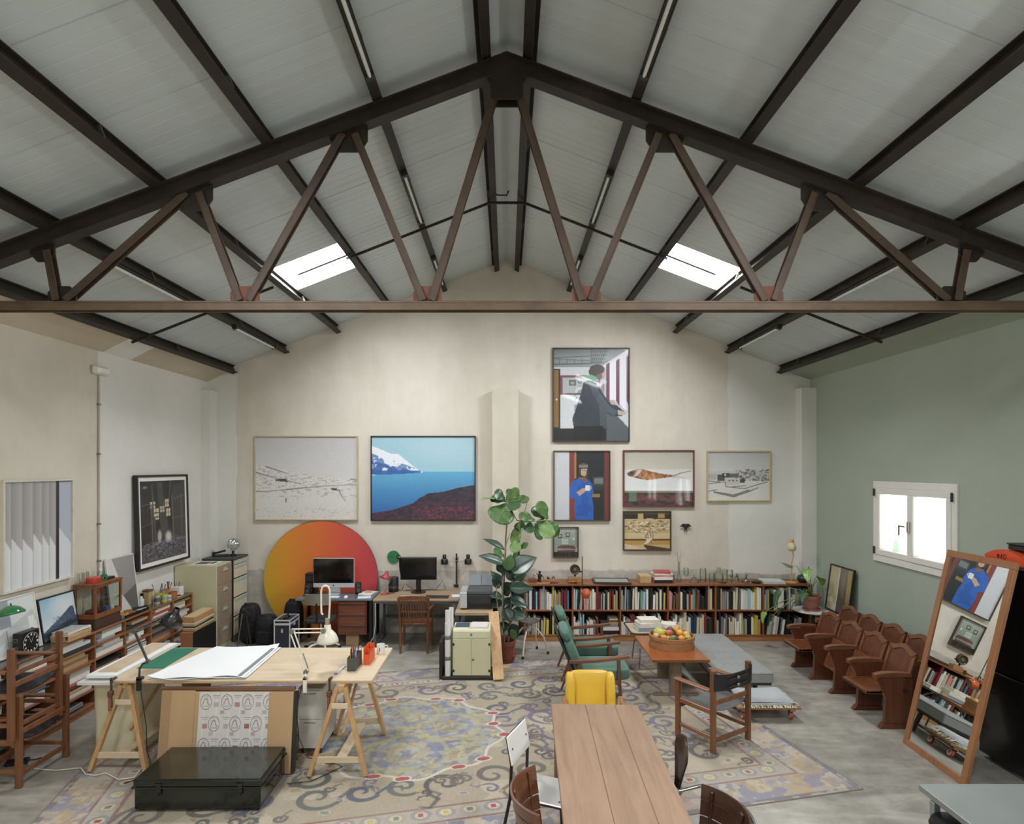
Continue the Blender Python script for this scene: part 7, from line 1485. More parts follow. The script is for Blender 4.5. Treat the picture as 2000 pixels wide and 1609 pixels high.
left_pic('tall white framed picture of grey angular shapes leaning behind the display case', c, 7.54, 8.105, .892, 1.62, '#dcdad2', out=.09, lean=.115, fw=.016, fd=.025)
t = thing('darkroom_timer', 'black box clock with a round white-numbered dial on the low shelf', 'clock', (-4.775, 5.98, .89), 0)
obj('case', M().cb(-.04, .045, 0, .24, 0, .235, .006), m_blackp, t)
R = Matrix.Translation((.0455, .125, .118)) @ Matrix.Rotation(math.pi/2, 4, 'Y') @ Matrix.Rotation(math.pi/2, 4, 'Z')
m_num = plain('#dcdcd2', .5)
obj('dial', M().at(R).lathe([(0, .002), (.1, .002), (.1, 0)], 36, close=False), plain('#0d0d0d', .5), t); obj('dial_rim', M().at(R).tube([(.1*math.cos(a), .1*math.sin(a), .003) for a in np.linspace(0, 6.2832, 37)[:-1]], .0018, 5, True), m_num, t)
for k_ in range(12):
    a = k_*math.pi/6; obj('numeral', M().at(R @ Matrix.Translation((.08*math.cos(a), .08*math.sin(a), .003))).cb(-.009, .009, -.011, .011, 0, .0015, .0004) if k_ % 3 == 0 else M().at(R @ Matrix.Translation((.08*math.cos(a), .08*math.sin(a), .003))).cb(-.008, -.002, -.009, .009, 0, .0015, .0004).cb(.001, .008, -.009, .009, 0, .0015, .0004), m_num, t)
for a, ln in ((2.0, .075), (1.1, .06)): obj('hand', M().at(R).beam((0, 0, .004), (ln*math.cos(a), ln*math.sin(a), .004), .003, .0015), m_num, t)
for z_ in (.07, .15): obj('socket', M().cb(-.025, .015, -.004, .001, z_, z_+.035, .002).mi(1).cb(-.018, .008, -.006, -.003, z_+.006, z_+.029, .001), [metal('#8d8a80', .4), m_blackp], t)
obj('knob', M().cyl((.0, .2, .235), (.0, .2, .25), .012, n=12), m_chrome, t)
t = thing('green_lamp', 'desk lamp with a glossy green enamel shade at far left on the low shelf', 'lamp', (-4.82, 5.48, .89)); m_gl = plain('#2c7a44', .2, 0, .05, 5, .6)
obj('base', M().lathe([(0, 0), (.08, 0), (.08, .015), (.02, .025), (0, .025)], 24), m_lb, t, smooth=40); obj('stem', M().tube([(0, 0, .02), (0, 0, .45), (.02, .08, .53), (.07, .24, .53)], .011, 8), m_lb, t, smooth=60)
obj('shade', M().at(Matrix.Translation((.10, .36, .475)) @ Matrix.Rotation(-.18, 4, 'Y')).lathe([(0, .07), (.04, .064), (.085, .04), (.115, .005), (.12, -.015), (.116, -.015), (.08, .03), (0, .06)], 30, close=False), m_gl, t, smooth=180); obj('finial', M().cyl((.105, .36, .54), (.105, .36, .565), .006, n=8), m_lb, t)
# boxes and magazines between picture and display case
t = thing('cardboard_box', 'flat brown cardboard box under magazines on the low shelf', 'box', (-4.64, 6.5, .89)); obj('body', M().cb(-.19, .0, 0, .36, 0, .06, .003), kraft, t); obj('lid', M().cb(-.193, .003, -.003, .363, .035, .068, .003), plain('#c09a70', .8), t); obj('tape_mark', M().prism([(-.03, .062), (.0, .062), (-.015, .02)], 'y', -.005, -.0032), m_dark, t)
for i, (cc, w_, rz, lb) in enumerate((('#c9c9c4', .0, .02, 'grey-white magazine directly on the flat cardboard box'), ('#dedcd5', .01, -.05, 'white magazine in the middle above the cardboard box'), ('#b8b9b6', .02, .05, 'grey patterned magazine topmost above the cardboard box'))):
    mg = Canvas(30, 30, cc); mg.put(mg.noise(6, i) > .55, mixc(cc, '#77787a', .5), .7); single('magazine', lb, 'magazine', M().cb(-.175, .0, 0, .33, 0, .011, .001), plain(cc, .5, 0, .12, 18), (-4.655, 6.52, .9585+.0115*i), rz, 'magazines on the cardboard box')
t = thing('paper_roll', 'white paper roll beside the magazines on the low shelf', 'roll', (-4.73, 6.925, .89)); obj('roll', M().lathe([(.012, 0), (.036, 0), (.036, .075), (.012, .075)], 20, close=False), m_paper, t, smooth=40); obj('core', M().lathe([(.012, 0), (.012, .074), (.009, .074)], 14, close=False), kraft, t)
for i, (a, b_) in enumerate((('upper left', 0), ('upper right', 1), ('lower', 2))):
    t = thing('film_box', 'yellow and purple film box, %s of three lying on the cardboard magazine pile edge' % a, 'box', (-4.70, 6.55+.07*b_, 1.0), .2*b_, 'yellow film boxes') if False else None
# display case
t = thing('display_case', 'small wooden display case with glass sides on the low shelf', 'case', (-4.94, 7.0, .89)); m_vit = wood('#9c6238', '#774424', .45, 'z', 1, .2)
CW, CD, C0, C1 = .255, .48, .12, .52
obj('riser', M().cb(.02, CW-.01, .01, CD-.01, 0, C0, .003), plain('#4a3426', .6), t); obj('floor_panel', M().cb(0, CW, 0, CD, C0, C0+.03, .003), m_vit, t); obj('top_panel', M().cb(-.006, CW+.006, -.006, CD+.006, C1-.02, C1, .003), m_vit, t)
for x0, x1 in ((0, .025), (CW-.025, CW)):
    for y0, y1 in ((0, .025), (CD-.025, CD)): obj('corner_post', M().cb(x0, x1, y0, y1, C0+.03, C1-.02, .002), m_vit, t)
for a in ((.025, CW-.025, .002, .02), (.025, CW-.025, CD-.02, CD-.002)):
    for z0 in (C0+.03, C1-.045): obj('rail', M().cb(a[0], a[1], a[2], a[3], z0, z0+.025, .002), m_vit, t)
for z0 in (C0+.03, C1-.045): obj('rail', M().cb(CW-.02, CW-.002, .025, CD-.025, z0, z0+.025, .002), m_vit, t)
gp = glass_thin('#f8fbf7', .35); obj('glass_pane', M().box(.025, CW-.025, .009, .012, C0+.05, C1-.04), gp, t); obj('glass_pane', M().box(CW-.012, CW-.009, .025, CD-.025, C0+.05, C1-.04), gp, t); obj('glass_pane', M().box(.025, CW-.025, CD-.012, CD-.009, C0+.05, C1-.04), gp, t)
zf = .89+C0+.031
single('blue_carton', 'small blue carton inside the display case', 'box', M().cb(-.03, .03, -.035, .035, 0, .07, .003), plain('#3f6fa0', .5), (-4.74, 7.27, zf)); single('maroon_pouch', 'dark maroon pouch lying inside the display case', 'pouch', M().pad(0, 0, .03, .12, .16, .06, 4), plain('#5d2630', .7, 0, .2), (-4.80, 7.13, zf), smooth=180); single('white_jar', 'tiny white pot at far side inside the display case', 'jar', M().lathe([(0, 0), (.03, 0), (.032, .05), (.02, .055), (0, .055)], 16), m_paper, (-4.75, 7.38, zf), smooth=40)
for i, y_ in enumerate((7.16, 7.19)): single('wooden_slat', '%s upright wooden slat leaning inside the display case' % ('nearer' if i == 0 else 'farther'), 'wood', M().cb(-.008, .008, -.01, .01, 0, .28, .002), m_vit, (-4.86, y_+.05, zf), 0, 'slats inside the display case')
zt_ = .89+C1+.0005
t = thing('red_tin', 'round red tin on top of the display case', 'tin', (-4.80, 7.13, zt_)); obj('body', M().lathe([(0, 0), (.075, 0), (.075, .05), (0, .05)], 28), plain('#b5342c', .35, 0, .06, 5, .3), t, smooth=40); obj('lid', M().lathe([(.077, .032), (.077, .06), (.06, .066), (0, .066)], 28, close=False), plain('#c23d33', .35, 0, .06, 5, .3), t, smooth=40)
for lb, x, y, cc, r_ in (('roll of green tape beside the red tin on the display case', -4.76, 7.26, '#2c8a55', .04),): single('tape_roll', lb, 'tape', M().at(Matrix.Translation((0, 0, r_)) @ Matrix.Rotation(math.pi/2, 4, 'X')).lathe([(r_*.6, -.012), (r_, -.012), (r_, .012), (r_*.6, .012), (r_*.6, -.012)], 24, close=False), plain(cc, .4), (x, y, zt_), .3, smooth=40)
single('spectacle_wire', 'tangle of black wire on the display case behind the tape', 'wire', M().tube([(.03*math.cos(a)*(1+.3*math.sin(3*a)), .03*math.sin(a), .02+.015*math.sin(2*a)) for a in np.linspace(0, 12, 40)], .003, 5), m_iron, (-4.85, 7.27, zt_))
single('steel_rule', 'dark ribbed steel block on far end of the display case', 'block', M().cb(-.03, .03, -.06, .06, 0, .025, .003), m_iron, (-4.78, 7.39, zt_)); t = thing('glass_bottle', 'small clear bottle with white cap on the display case', 'bottle', (-4.88, 7.38, zt_)); obj('body', M().lathe(vessel([(0, .002), (.025, .002), (.027, .06), (.015, .085), (.015, .1)]), 18, close=False), GL, t, smooth=50); obj('cap', M().lathe([(0, .12), (.018, .12), (.018, .095), (0, .095)], 16), m_paper, t)
for i in range(5): single('test_tube', 'clear upright glass tube, %s of five beside the red tin' % ORDN[i], 'glassware', M().lathe(vessel([(0, .002), (.012, .004), (.013, .12)], .0015), 12, close=False), GL, (-4.90+.03*(i % 2), 7.03+.035*i, zt_), 0, 'glass tubes on the display case', 60)
# tray of tools and tape
t = thing('tool_tray', 'shallow black tray of tools on the low shelf', 'tray', (-4.757, 7.82, .89)); obj('base', M().cb(-.078, .078, -.28, .22, 0, .012, .002), m_blackp, t)
for a in ((-.078, -.07, -.28, .22), (.07, .078, -.28, .22), (-.07, .07, -.28, -.272), (-.07, .07, .212, .22)): obj('rim', M().cb(*a, .012, .035, .002), m_blackp, t)
zz = .9025
def tape(lb, x, y, cc, r_=.05, h=.03): single('tape_roll', lb, 'tape', M().lathe([(r_*.6, 0), (r_, 0), (r_, h), (r_*.6, h), (r_*.6, 0)], 24, close=False), plain(cc, .4), (x, y, zz), 0, smooth=40)
tape('large orange tape roll lying at near end of the tool tray', -4.75, 7.62, '#d98a2b', .055, .035); tape('brown parcel tape roll lying behind the orange one in the tray', -4.765, 7.735, '#a06a3a', .05, .045)
t = thing('scissors', 'orange-handled scissors in the tool tray', 'scissors', (-4.757, 7.82, zz), .1); obj('blades', M().cb(-.005, .005, 0, .11, .006, .012, .001), m_chrome, t); 
for sx in (-1, 1): obj('finger_loop', M().tube([(sx*.018+.016*math.cos(q), -.02+.024*math.sin(q), .01) for q in np.linspace(0, 6.283, 15)[:-1]], .005, 6, True), plain('#d9792b', .4), t, smooth=60)
single('black_cutter', 'long black cutter knife across far end of the tool tray', 'knife', M().cb(-.012, .012, -.11, .11, 0, .018, .004), m_blackp, (-4.745, 7.95, .9255), -.2); single('clear_packet', 'clear plastic packet with a red spot in the tool tray', 'packet', M().cb(-.055, .055, -.07, .07, 0, .02, .004).mi(1).cb(-.015, .015, -.01, .01, .02, .022, .0005), [plain('#c5c9c8', .2), plain('#b5342c', .4)], (-4.757, 7.955, .9025), 0); single('camera_body', 'small silver camera lying at near corner beside the tool tray', 'camera', M().cb(-.05, .05, -.025, .025, 0, .055, .006).cyl((.0, -.02, .028), (.0, -.045, .028), .022, n=14), plain('#8f908c', .35, .5), (-4.735, 7.511, .89), 0)
# pots and bottles at the far end
zz = .8905
t = thing('spray_bottle', 'clear spray bottle with a dark trigger left of the brush pots', 'bottle', (-4.85, 8.15, zz)); obj('body', M().lathe([(0, 0), (.035, 0), (.037, .1), (.02, .135), (.014, .15), (0, .15)], 18), plain('#c9cfd0', .15, 0, .05, 5, .6), t, smooth=50); obj('trigger', M().cb(-.012, .03, -.01, .01, .15, .185, .004).tube([(.02, 0, .16), (.035, 0, .13), (.03, 0, .115)], .005, 6), m_blackp, t)
t = thing('kraft_box', 'tall kraft paper box behind the spray bottle', 'box', (-4.87, 8.33, zz)); obj('body', M().cb(-.045, .045, -.05, .05, 0, .19, .003), plain('#b59d6e', .8), t); obj('folded_top', M().cb(-.047, .047, -.052, .052, .17, .2, .004), plain('#6d4f38', .8), t)
def potw(lb, x, y, r_, h, cc, tools, band=None, nm='brush_pot', met=0):
    t = thing(nm, lb, 'pot', (x, y, zz), 0, 'pots on far end of the low shelf'); obj('wall', M().lathe([(0, 0), (r_, 0), (r_, h), (r_*.92, h), (r_*.9, .006), (0, .006)], 22), plain(cc, .35, met, .05), t, smooth=40)
    if band: obj('printed_band', M().lathe([(r_+.0006, h*.25), (r_+.0006, h*.7)], 22, close=False), plain(band, .5), t, smooth=40)
    for i, (dx, dy, tx_, ty_, ln, tc) in enumerate(tools): obj('tool', M().tube([(dx, dy, .01), (dx+tx_*ln*.7, dy+ty_*ln*.7, ln*.72), (dx+tx_*ln, dy+ty_*ln, ln)], [.004, .005, .008], 6), plain(tc, .5), t, smooth=60)
potw('tin can with black stripes and a long brush, front of the kraft box', -4.76, 8.36, .038, .12, '#b7b4a6', [(0, 0, .1, .1, .18, '#cbb88a'), (.01, .01, -.35, .05, .26, '#8d8d8a')], '#5f5f5a', met=.2); potw('yellow can with purple brush standing behind', -4.82, 8.50, .042, .12, '#c9bd3c', [(0, 0, .1, .2, .24, '#5a4a8a'), (.01, -.01, .2, -.1, .2, '#8a7a5a')], '#d8d49a'); potw('yellow jar with grey label in front', -4.74, 8.50, .038, .10, '#d0c23c', [], '#9aa6ae', 'paint_jar'); potw('clear jar of blue-white liquid', -4.735, 8.60, .04, .07, '#cfd3cf', [], '#8aa59a', 'paint_jar')
potw('steel cup of brushes near the filing cabinet', -4.85, 8.66, .04, .13, '#a9acac', [(0, 0, .1, .15, .2, '#77706a'), (.01, 0, -.15, .1, .19, '#a98a5a')], None, 'steel_cup', .6); potw('brown pot with a cream lettered lower half', -4.745, 8.73, .055, .09, '#a8683f', [], None, 'brown_pot'); potw('orange cup of black scissors', -4.86, 8.80, .04, .12, '#c9843f', [(0, 0, .1, .0, .22, '#1d1d1d'), (.01, .01, -.2, .2, .21, '#202020'), (-.01, 0, .25, .2, .2, '#a83a30')], '#d8a05a', 'scissor_cup')
t = thing('white_carton', 'white box holding tools at far end of the low shelf', 'box', (-4.77, 8.90, zz)); obj('body', M().cb(-.06, .06, -.06, .06, 0, .13, .003), plain('#e4e3dc', .6), t)
for i in range(4): obj('tool', M().tube([(-.03+.02*i, 0, .1), (-.05+.035*i, .01*i, .2)], .005, 6), plain(['#3a3a3a', '#8d8d88', '#5a4a3a', '#a9a9a4'][i], .4), t)
potw('low cream pot with dark lettering band below the white carton', -4.72, 8.80, .04, .055, '#d9d2b8', [], '#3a3a36', 'cream_pot')
# filing cabinets
m_olv = plain('#c6c19e', .45, 0, .05, 3); m_brn = plain('#9a8a75', .45, 0, .05, 3)
t = thing('filing_cabinet', 'olive four-drawer filing cabinet with brown fronts against the left wall', 'cabinet', (-4.31, 9.15, 0))
obj('carcass', M().cb(-.64, -.012, 0, .49, .0, 1.28, .006), m_olv, t)
for k_ in range(4):
    z0 = .07+k_*.3; d = obj('drawer', M().cb(-.012, .0, .012, .478, z0, z0+.293, .004), m_brn, t); obj('handle', M().cb(.0, .012, .17, .33, z0+.2, z0+.222, .003), m_alu, d); obj('label_holder', M().cb(.0, .006, .2, .3, z0+.226, z0+.25, .001), m_alu, d)
t = thing('cream_cabinet', 'cream drawer cabinet with dark top in the far left corner', 'cabinet', (-4.29, 9.66, 0)); m_crd = plain('#d9d3b8', .4, 0, .04); m_grt = plain('#b9c2b4', .4)
obj('carcass', M().cb(-.50, -.012, .0, .49, 0, 1.28, .005), m_dark, t)
for z0, z1 in ((.10, .38), (.40, .68), (.70, .98), (1.0, 1.2)): d = obj('drawer', M().cb(-.012, .002, .008, .482, z0, z1, .004), m_crd, t); obj('grip_strip', M().cb(.002, .008, .008, .482, z1-.05, z1-.004, .002), m_grt, d)
obj('plinth', M().cb(-.012, .0, .004, .486, .0, .09, .002), plain('#6d6f6a', .6), t); obj('top_trim', M().cb(-.012, .004, .004, .486, 1.21, 1.28, .003), m_grt, t); obj('top', M().cb(-.50, .012, -.02, .50, 1.282, 1.315, .005), plain('#3c403f', .5), t)
single('photo_prints', 'black and white photo prints lying on the olive filing cabinet', 'paper', M().cb(-.24, .1, -.16, .16, 0, .006, .001).mi(1).cb(-.2, -.02, -.13, .1, .006, .0075, .0003).cb(.0, .07, -.1, .1, .006, .0075, .0003), [m_paper, plain('#4a4b4c', .4, 0, .5, 14)], (-4.52, 9.4, 1.2805), .06)
t = thing('headlamp', 'chrome vintage headlamp on a stand atop the cream cabinet', 'lamp', (-4.42, 9.92, 1.3155)); R = Matrix.Translation((0, 0, .19)) @ Matrix.Rotation(math.pi/2, 4, 'X') @ Matrix.Rotation(.5, 4, 'Y')
obj('base', M().lathe([(0, 0), (.05, 0), (.05, .02), (.02, .04), (.02, .1), (0, .1)], 18), m_iron, t, smooth=40); obj('shell', M().at(R).lathe([(0, -.1), (.05, -.09), (.085, -.05), (.1, .0), (.1, .03), (.09, .035)], 28, close=False), plain('#d8d5c8', .25, .5, .05), t, smooth=60); obj('lens', M().at(R).lathe([(.09, .03), (.06, .042), (0, .048)], 28, close=False), plain('#b9bdbc', .1, .6, .3, 40), t, smooth=60); obj('bezel', M().at(R).tube([(.095*math.cos(a), .095*math.sin(a), .033) for a in np.linspace(0, 6.2832, 29)[:-1]], .007, 6, True), m_chrome, t, smooth=60)
t = thing('black_stapler', 'heavy black stapler on the cream cabinet', 'stapler', (-4.62, 9.86, 1.3155), .2); obj('base', M().cb(-.1, .1, -.03, .03, 0, .02, .005), m_iron, t); obj('arm', M().at(Matrix.Translation((-.09, 0, .03)) @ Matrix.Rotation(-.25, 4, 'Y')).cb(0, .2, -.022, .022, 0, .03, .006), m_blackp, t); obj('pivot', M().cb(-.1, -.06, -.028, .028, .02, .075, .006), m_iron, t); single('steel_nut', 'small dark metal weight between stapler and headlamp', 'weight', M().lathe([(0, 0), (.03, 0), (.03, .02), (.015, .03), (0, .03)], 12), m_iron, (-4.5, 9.88, 1.3155))
# album box in front of the cabinets
t = thing('album_box', 'tan storage box with a black side in front of the filing cabinet', 'box', (-4.50, 8.45, 0)); obj('body', M().cb(0, .18, 0, .66, 0, .47, .004), plain('#9c6748', .7), t); obj('black_side', M().cb(.18, .19, 0, .66, 0, .472, .003), plain('#121213', .6), t)
zc = .4735
for i, (cc, h, w_, lb) in enumerate((('#a98a62', .03, .17, 'tan album, bottom of pile'), ('#c9bfa4', .02, .165, 'cream album, second of pile'), ('#2a2a2a', .018, .17, 'black album, third of pile'), ('#b7a27c', .028, .16, 'tan folder, fourth of pile'), ('#d8cfb4', .02, .165, 'cream folder, fifth of pile'), ('#b88c5c', .07, .165, 'thick brown card box, sixth of pile'), ('#cdb78c', .016, .15, 'pale card sheet, topmost of pile'))):
    single('album', lb+' on the tan storage box', 'album', M().cb(-w_/2, w_/2, -.28, .28, 0, h, .002), plain(cc, .7, 0, .06, 12), (-4.405, 8.78, zc), (.02, -.03, .01, .03, -.02, .0, .04)[i], 'pile of albums on the storage box'); zc += h+.0008
# ---------------------------------------------------------------- rug, cables, the rest
RW, RL_ = 6.62, 3.98; RA = math.radians(13.6)
c = Canvas(800, 480, '#a0957f'); ax, ay = RW, RL_
X = c.x*RW; Y = c.y*RL_                                    # metres across and from the far edge
edge_d = np.minimum(np.minimum(X, RW-X), np.minimum(Y, RL_-Y))
n1 = c.noise(10, 1); n2 = c.noise(40, 2); n3 = c.noise(6, 5)
c.put(n1 > .52, '#c0b49c', .5); c.put(n2 > .6, '#a99d88', .35)
BW = .36
bd = edge_d < BW
c.put(bd, '#a59c92'); c.put(bd & (c.noise(24, 9) > .52), '#7d7c92', .8); c.put(bd & (c.noise(30, 12) > .6), '#b59a68', .7); c.put(bd & (c.noise(34, 15) > .63), '#b48a7a', .7); c.put(bd & (c.noise(26, 19) > .6), '#c0b6a2', .8)
c.put(edge_d < .05, '#6d6a72'); c.put((edge_d > BW-.02) & (edge_d < BW+.21), '#a9a096'); 
for k_ in range(2):
    c.put(np.abs(edge_d-(BW+(.0 if k_ == 0 else .21))) < .014, '#8a6a62')
def chain(x0, y0, x1, y1):
    L = math.hypot(x1-x0, y1-y0); n = int(L/.19)
    for i in range(n):
        u = (i+.5)/n; x, y = x0+(x1-x0)*u, y0+(y1-y0)*u; cc = ['#8d8b8a', '#96938c', '#a39a8a'][i % 3]
        c.ell(x/RW, y/RL_, .082/RW, .075/RL_, cc); c.ell(x/RW, y/RL_, .05/RW, .045/RL_, '#c2b79f'); c.rect((x-.022)/RW, (y-.022)/RL_, (x+.022)/RW, (y+.022)/RL_, ['#a34a42', '#c0a95a', '#6f7d6a'][i % 3])
e = BW+.2
e = BW+.12
chain(e, e, RW-e, e); chain(e, RL_-e, RW-e, RL_-e); chain(e, e, e, RL_-e); chain(RW-e, e, RW-e, RL_-e)
rg = random.Random(12)
def spiral(cx, cy, s, a0, fl_, col, turns=1.25, w=5.6):
    pts = []; ws = []
    for i in range(34):
        u = i/33; r = s*(1-.86*u**.9); a = a0+fl_*u*turns*6.283
        pts.append(((cx+r*math.cos(a))/RW, (cy+r*math.sin(a))/RL_)); ws.append(w*(.55+.75*math.sin(math.pi*min(1, .2+u*.9))))
    c.stroke(pts, ws, col, .85); return pts[0]
SC = ['#57534f', '#67625a', '#595b66', '#6d675f', '#626660', '#6f687a']
mx, my = RW/2-.36, RL_/2-.04
pts = []
for x in np.arange(.84, RW-.66, .40):
    for y in np.arange(.8, RL_-.6, .37):
        if ((x-mx)/1.06)**2+((y-my)/1.06)**2 < 1: continue
        pts.append((x+rg.uniform(-.07, .07), y+rg.uniform(-.06, .06)))
def motif(x, y, s, w):
    f = 1 if (x > mx) ^ (y > my) else -1
    if rg.random() < .3: f = -f
    a0 = rg.uniform(0, 6.28); cc = rg.choice(SC); p0 = spiral(x, y, s, a0, f, cc, rg.uniform(1.0, 1.4), w)
    a1 = a0-f*1.5; q = (p0[0]+math.cos(a1)*s*.9/RW, p0[1]+math.sin(a1)*s*.9/RL_); q2 = (q[0]+math.cos(a1+f*1.0)*s*.8/RW, q[1]+math.sin(a1+f*1.0)*s*.8/RL_); q3 = (q2[0]+math.cos(a1+f*2.4)*s*.5/RW, q2[1]+math.sin(a1+f*2.4)*s*.5/RL_)
    c.stroke([p0, ((p0[0]*2+q[0])/3-.004*f, (p0[1]*2+q[1])/3), q, q2, q3], [w*.8, w*.8, w*.9, w*.7, w*.3], cc, .8)
    for k_ in range(2):
        a = rg.uniform(0, 6.28); lx, ly = x+math.cos(a)*s*1.25, y+math.sin(a)*s*1.25; b_ = rg.uniform(0, 3.1); lc = rg.choice(['#96625a', '#a58c58', '#72806c', '#8d8372', '#9a4f4a', '#66736c', '#7d7690'])
        c.ell(lx/RW, ly/RL_, s*.30/RW, s*.13/RL_, '#b9ae99', .8, 0, b_); c.ell(lx/RW, ly/RL_, s*.24/RW, s*.09/RL_, lc, .85, 0, b_)
for x, y in pts: motif(x, y, rg.uniform(.14, .21), 5.2)
for k_ in range(170):
    x, y = rg.uniform(.62, RW-.62), rg.uniform(.62, RL_-.62)
    if ((x-mx)/1.0)**2+((y-my)/1.0)**2 > 1: motif(x, y, rg.uniform(.05, .09), 2.6)
# centre medallion
d = ((X-mx)/.94)**2+((Y-my)/.95)**2+.10*np.cos(10*np.arctan2(Y-my, X-mx))
c.put(d < 1.04, '#cabfae'); c.put(d < .97, '#92939a'); c.put((d < .95) & (c.noise(26, 31) > .5), '#9d9a84', .8); c.put((d < .93) & (c.noise(34, 37) > .55), '#a39d72', .6); c.put((d < .93) & (c.noise(44, 41) > .6), '#747a8e', .8); c.put((d < .9) & (c.noise(30, 43) > .66), '#a8905f', .7)
for sc_, sd_, cc in ((70, 51, '#6f7488'), (80, 53, '#b5ab8a'), (90, 57, '#8f7f62'), (76, 59, '#a8a7a4')): c.put((d < .94) & (c.noise(sc_, sd_, 2) > .66), cc, .7)
for sc_, sd_, cc in ((70, 61, '#8d8798'), (84, 63, '#c4b89e')): c.put(bd & (c.noise(sc_, sd_, 2) > .64), cc, .6)
for cx, cy, rr_ in ((mx+.42, my-.05, .32), (mx-.05, my+.45, .38), (mx-.42, my-.1, .32), (mx, my-.45, .36)):
    for k_, cc in ((1, '#a8a37c'), (.72, '#84869a'), (.4, '#a8966c')): c.ring(cx/RW, cy/RL_, rr_*k_/RW, .05/RW, cc, RL_/RW, .55)
for k_ in range(22):
    a = k_*6.283/22; rr_ = 1.0-.05*math.cos(10*a); x, y = mx+.94*rr_*math.cos(a), my+.95*rr_*math.sin(a)
    if k_ % 3 != 2: c.ell(x/RW, y/RL_, .085/RW, .05/RL_, '#c9bcae', 1, 0, a+1.57); c.ell(x/RW, y/RL_, .065/RW, .034/RL_, '#9c4a48', .95, 0, a+1.57)
c.put((c.x*800).astype(int) % 3 == 0, c.c('#a09682'), .12); c.put(c.noise(3, 77) > .55, '#a39a8c', .22); c.grain(.025, 5)
w = N('woven_rug'); at_ = w.n('Attribute', attribute_name='Col'); wv = w.n('TexWave'); wv.inputs['Scale'].default_value = 60; w.l(w.co(), wv.inputs['Vector']); nn = w.noise(w.co(), 120, 2)
w.bump(w.math('ADD', w.math('MULTIPLY', wv.outputs[1], .5), nn), .35, .006); w.set(at_.outputs['Color'], .95, Sheen_Weight=.1); m_rug = w.m
def rugfn(x, z):
    co = np.zeros((len(x), 3)); co[:, 0] = x; co[:, 1] = z-RL_/2; co[:, 2] = .006+.0012*np.sin(x*3)*np.sin(z*4); return co
un, uu = .872, 6.38
nv, uv = (math.cos(RA), math.sin(RA)), (-math.sin(RA), math.cos(RA))
me = c.mesh('rug_pile', RW, RL_, m_rug, rugfn)
t = thing('rug', 'huge faded floral rug with blue border and scrollwork on the concrete floor', 'rug', (un*nv[0]+uu*uv[0], un*nv[1]+uu*uv[1], 0), RA)
obj('pile', me, None, t)
ed = M()
for x0, x1, y0, y1 in ((-RW/2-.012, RW/2+.012, -RL_/2-.012, -RL_/2), (-RW/2-.012, RW/2+.012, RL_/2, RL_/2+.012), (-RW/2-.012, -RW/2, -RL_/2, RL_/2), (RW/2, RW/2+.012, -RL_/2, RL_/2)): obj('bound_edge', M().cb(x0, x1, y0, y1, .0, .0078, .002), plain('#7d756c', .9), t)
single('white_cable', 'white cable snaking over the floor from the left chairs to the black chest', 'cable', M().tube([(*fl(40, 1475), .008), (*fl(66, 1503), .008), (*fl(110, 1506), .008), (*fl(158, 1503), .016), (*fl(168, 1516), .017), (*fl(186, 1518), .017), (*fl(206, 1513), .017), (*fl(232, 1526), .017), (*fl(262, 1522), .017), (*fl(280, 1500), .017)], .006, 7), plain('#d5d0c2', .5), smooth=60)
t = thing('power_adapter', 'black power adapter on the floor below the left chairs', 'adapter', (*fl(34, 1492), 0), .4); obj('block', M().cb(-.09, .09, -.04, .04, 0, .04, .008), m_blackp, t); obj('lead', M().tube([(.09, 0, .02), (.13, .02, .01), (.17, .05, .008)], .005, 6), m_blackp, t)
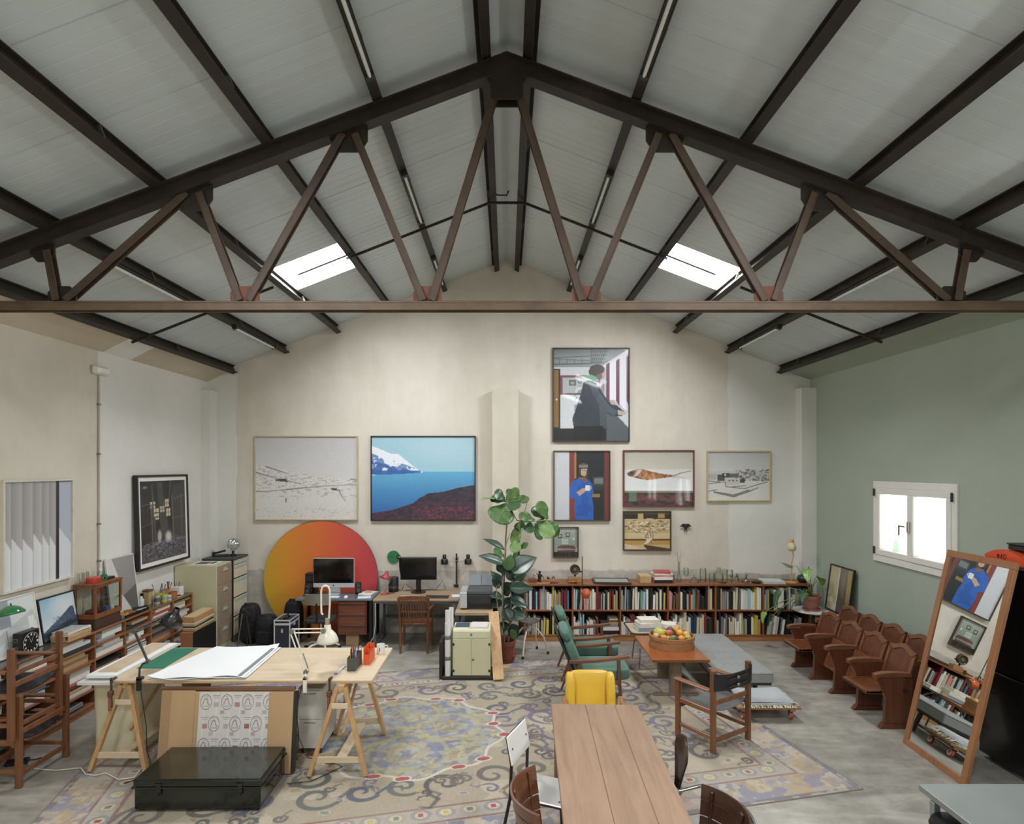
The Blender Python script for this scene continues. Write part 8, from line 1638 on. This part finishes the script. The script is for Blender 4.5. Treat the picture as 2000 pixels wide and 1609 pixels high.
single('desk_cables', 'loose white cable hanging behind the blue desk leg to the floor', 'cable', M().tube([(-1.985, 9.27, .70), (-1.975, 9.24, .4), (-2.0, 9.22, .2), (-2.1, 9.2, .03), (-2.25, 9.15, .01)], .006, 6), plain('#cfcabd', .5), smooth=60)
single('monitor_cables', 'tangle of thin black cables beside the hooded monitor', 'cable', M().tube([(-1.7, 9.98, .76), (-1.66, 10.0, .86), (-1.6, 10.03, .8), (-1.5, 9.98, .75), (-1.4, 10.0, .75), (-1.15, 10.0, .76), (-1.05, 10.02, .9), (-1.0, 10.0, .76)], .005, 6), m_lb, smooth=60)
single('cardboard_sheet', 'flat brown cardboard sheet behind the cream bin under the work table', 'board', M().cb(-3.2, -2.95, 6.1, 6.13, 0, .6, .003), kraftd)
for i, (x, y, lb) in enumerate(((-1.9, 9.55, 'dark shoe-like cable bundle under left side of the blue desk'), )): single('cable_bundle', lb, 'cable', M().tube([(-.86+.08*math.cos(a), .08*math.sin(a), .03+.02*math.sin(2*a)) for a in np.linspace(0, 18, 50)], .01, 6), m_lb, (x-.2, y, 0), smooth=60)

# everything standing on the rug rests on its pile
bpy.context.view_layer.update()
def _kids(o):
    r = [o]
    for ch in o.children: r += _kids(ch)
    return r
_ri = Matrix.Rotation(-RA, 3, 'Z'); _rc = Vector((un*nv[0]+uu*uv[0], un*nv[1]+uu*uv[1], 0))
for o in list(COL.objects):
    if o.parent is not None or o.get('kind') == 'structure' or o.type == 'CAMERA' or o.name.startswith(('rug', 'purlin', 'strip', 'sag', 'roof', 'white_cable')): continue
    P = [k.matrix_world @ Vector(v) for k in _kids(o) if k.type == 'MESH' for v in k.bound_box]
    if not P: continue
    x0, x1 = min(p.x for p in P), max(p.x for p in P); y0, y1 = min(p.y for p in P), max(p.y for p in P)
    if x0 > 4.5 or y0 > 9.3 or min(p.z for p in P) > 1.6: continue
    hit = False
    for i in range(5):
        for j in range(5):
            q = _ri @ (Vector((x0+(x1-x0)*i/4, y0+(y1-y0)*j/4, 0))-_rc)
            if abs(q.x) < RW/2+.013 and abs(q.y) < RL_/2+.013: hit = True
    if hit or o.name == 'printer': o.location.z += .0082
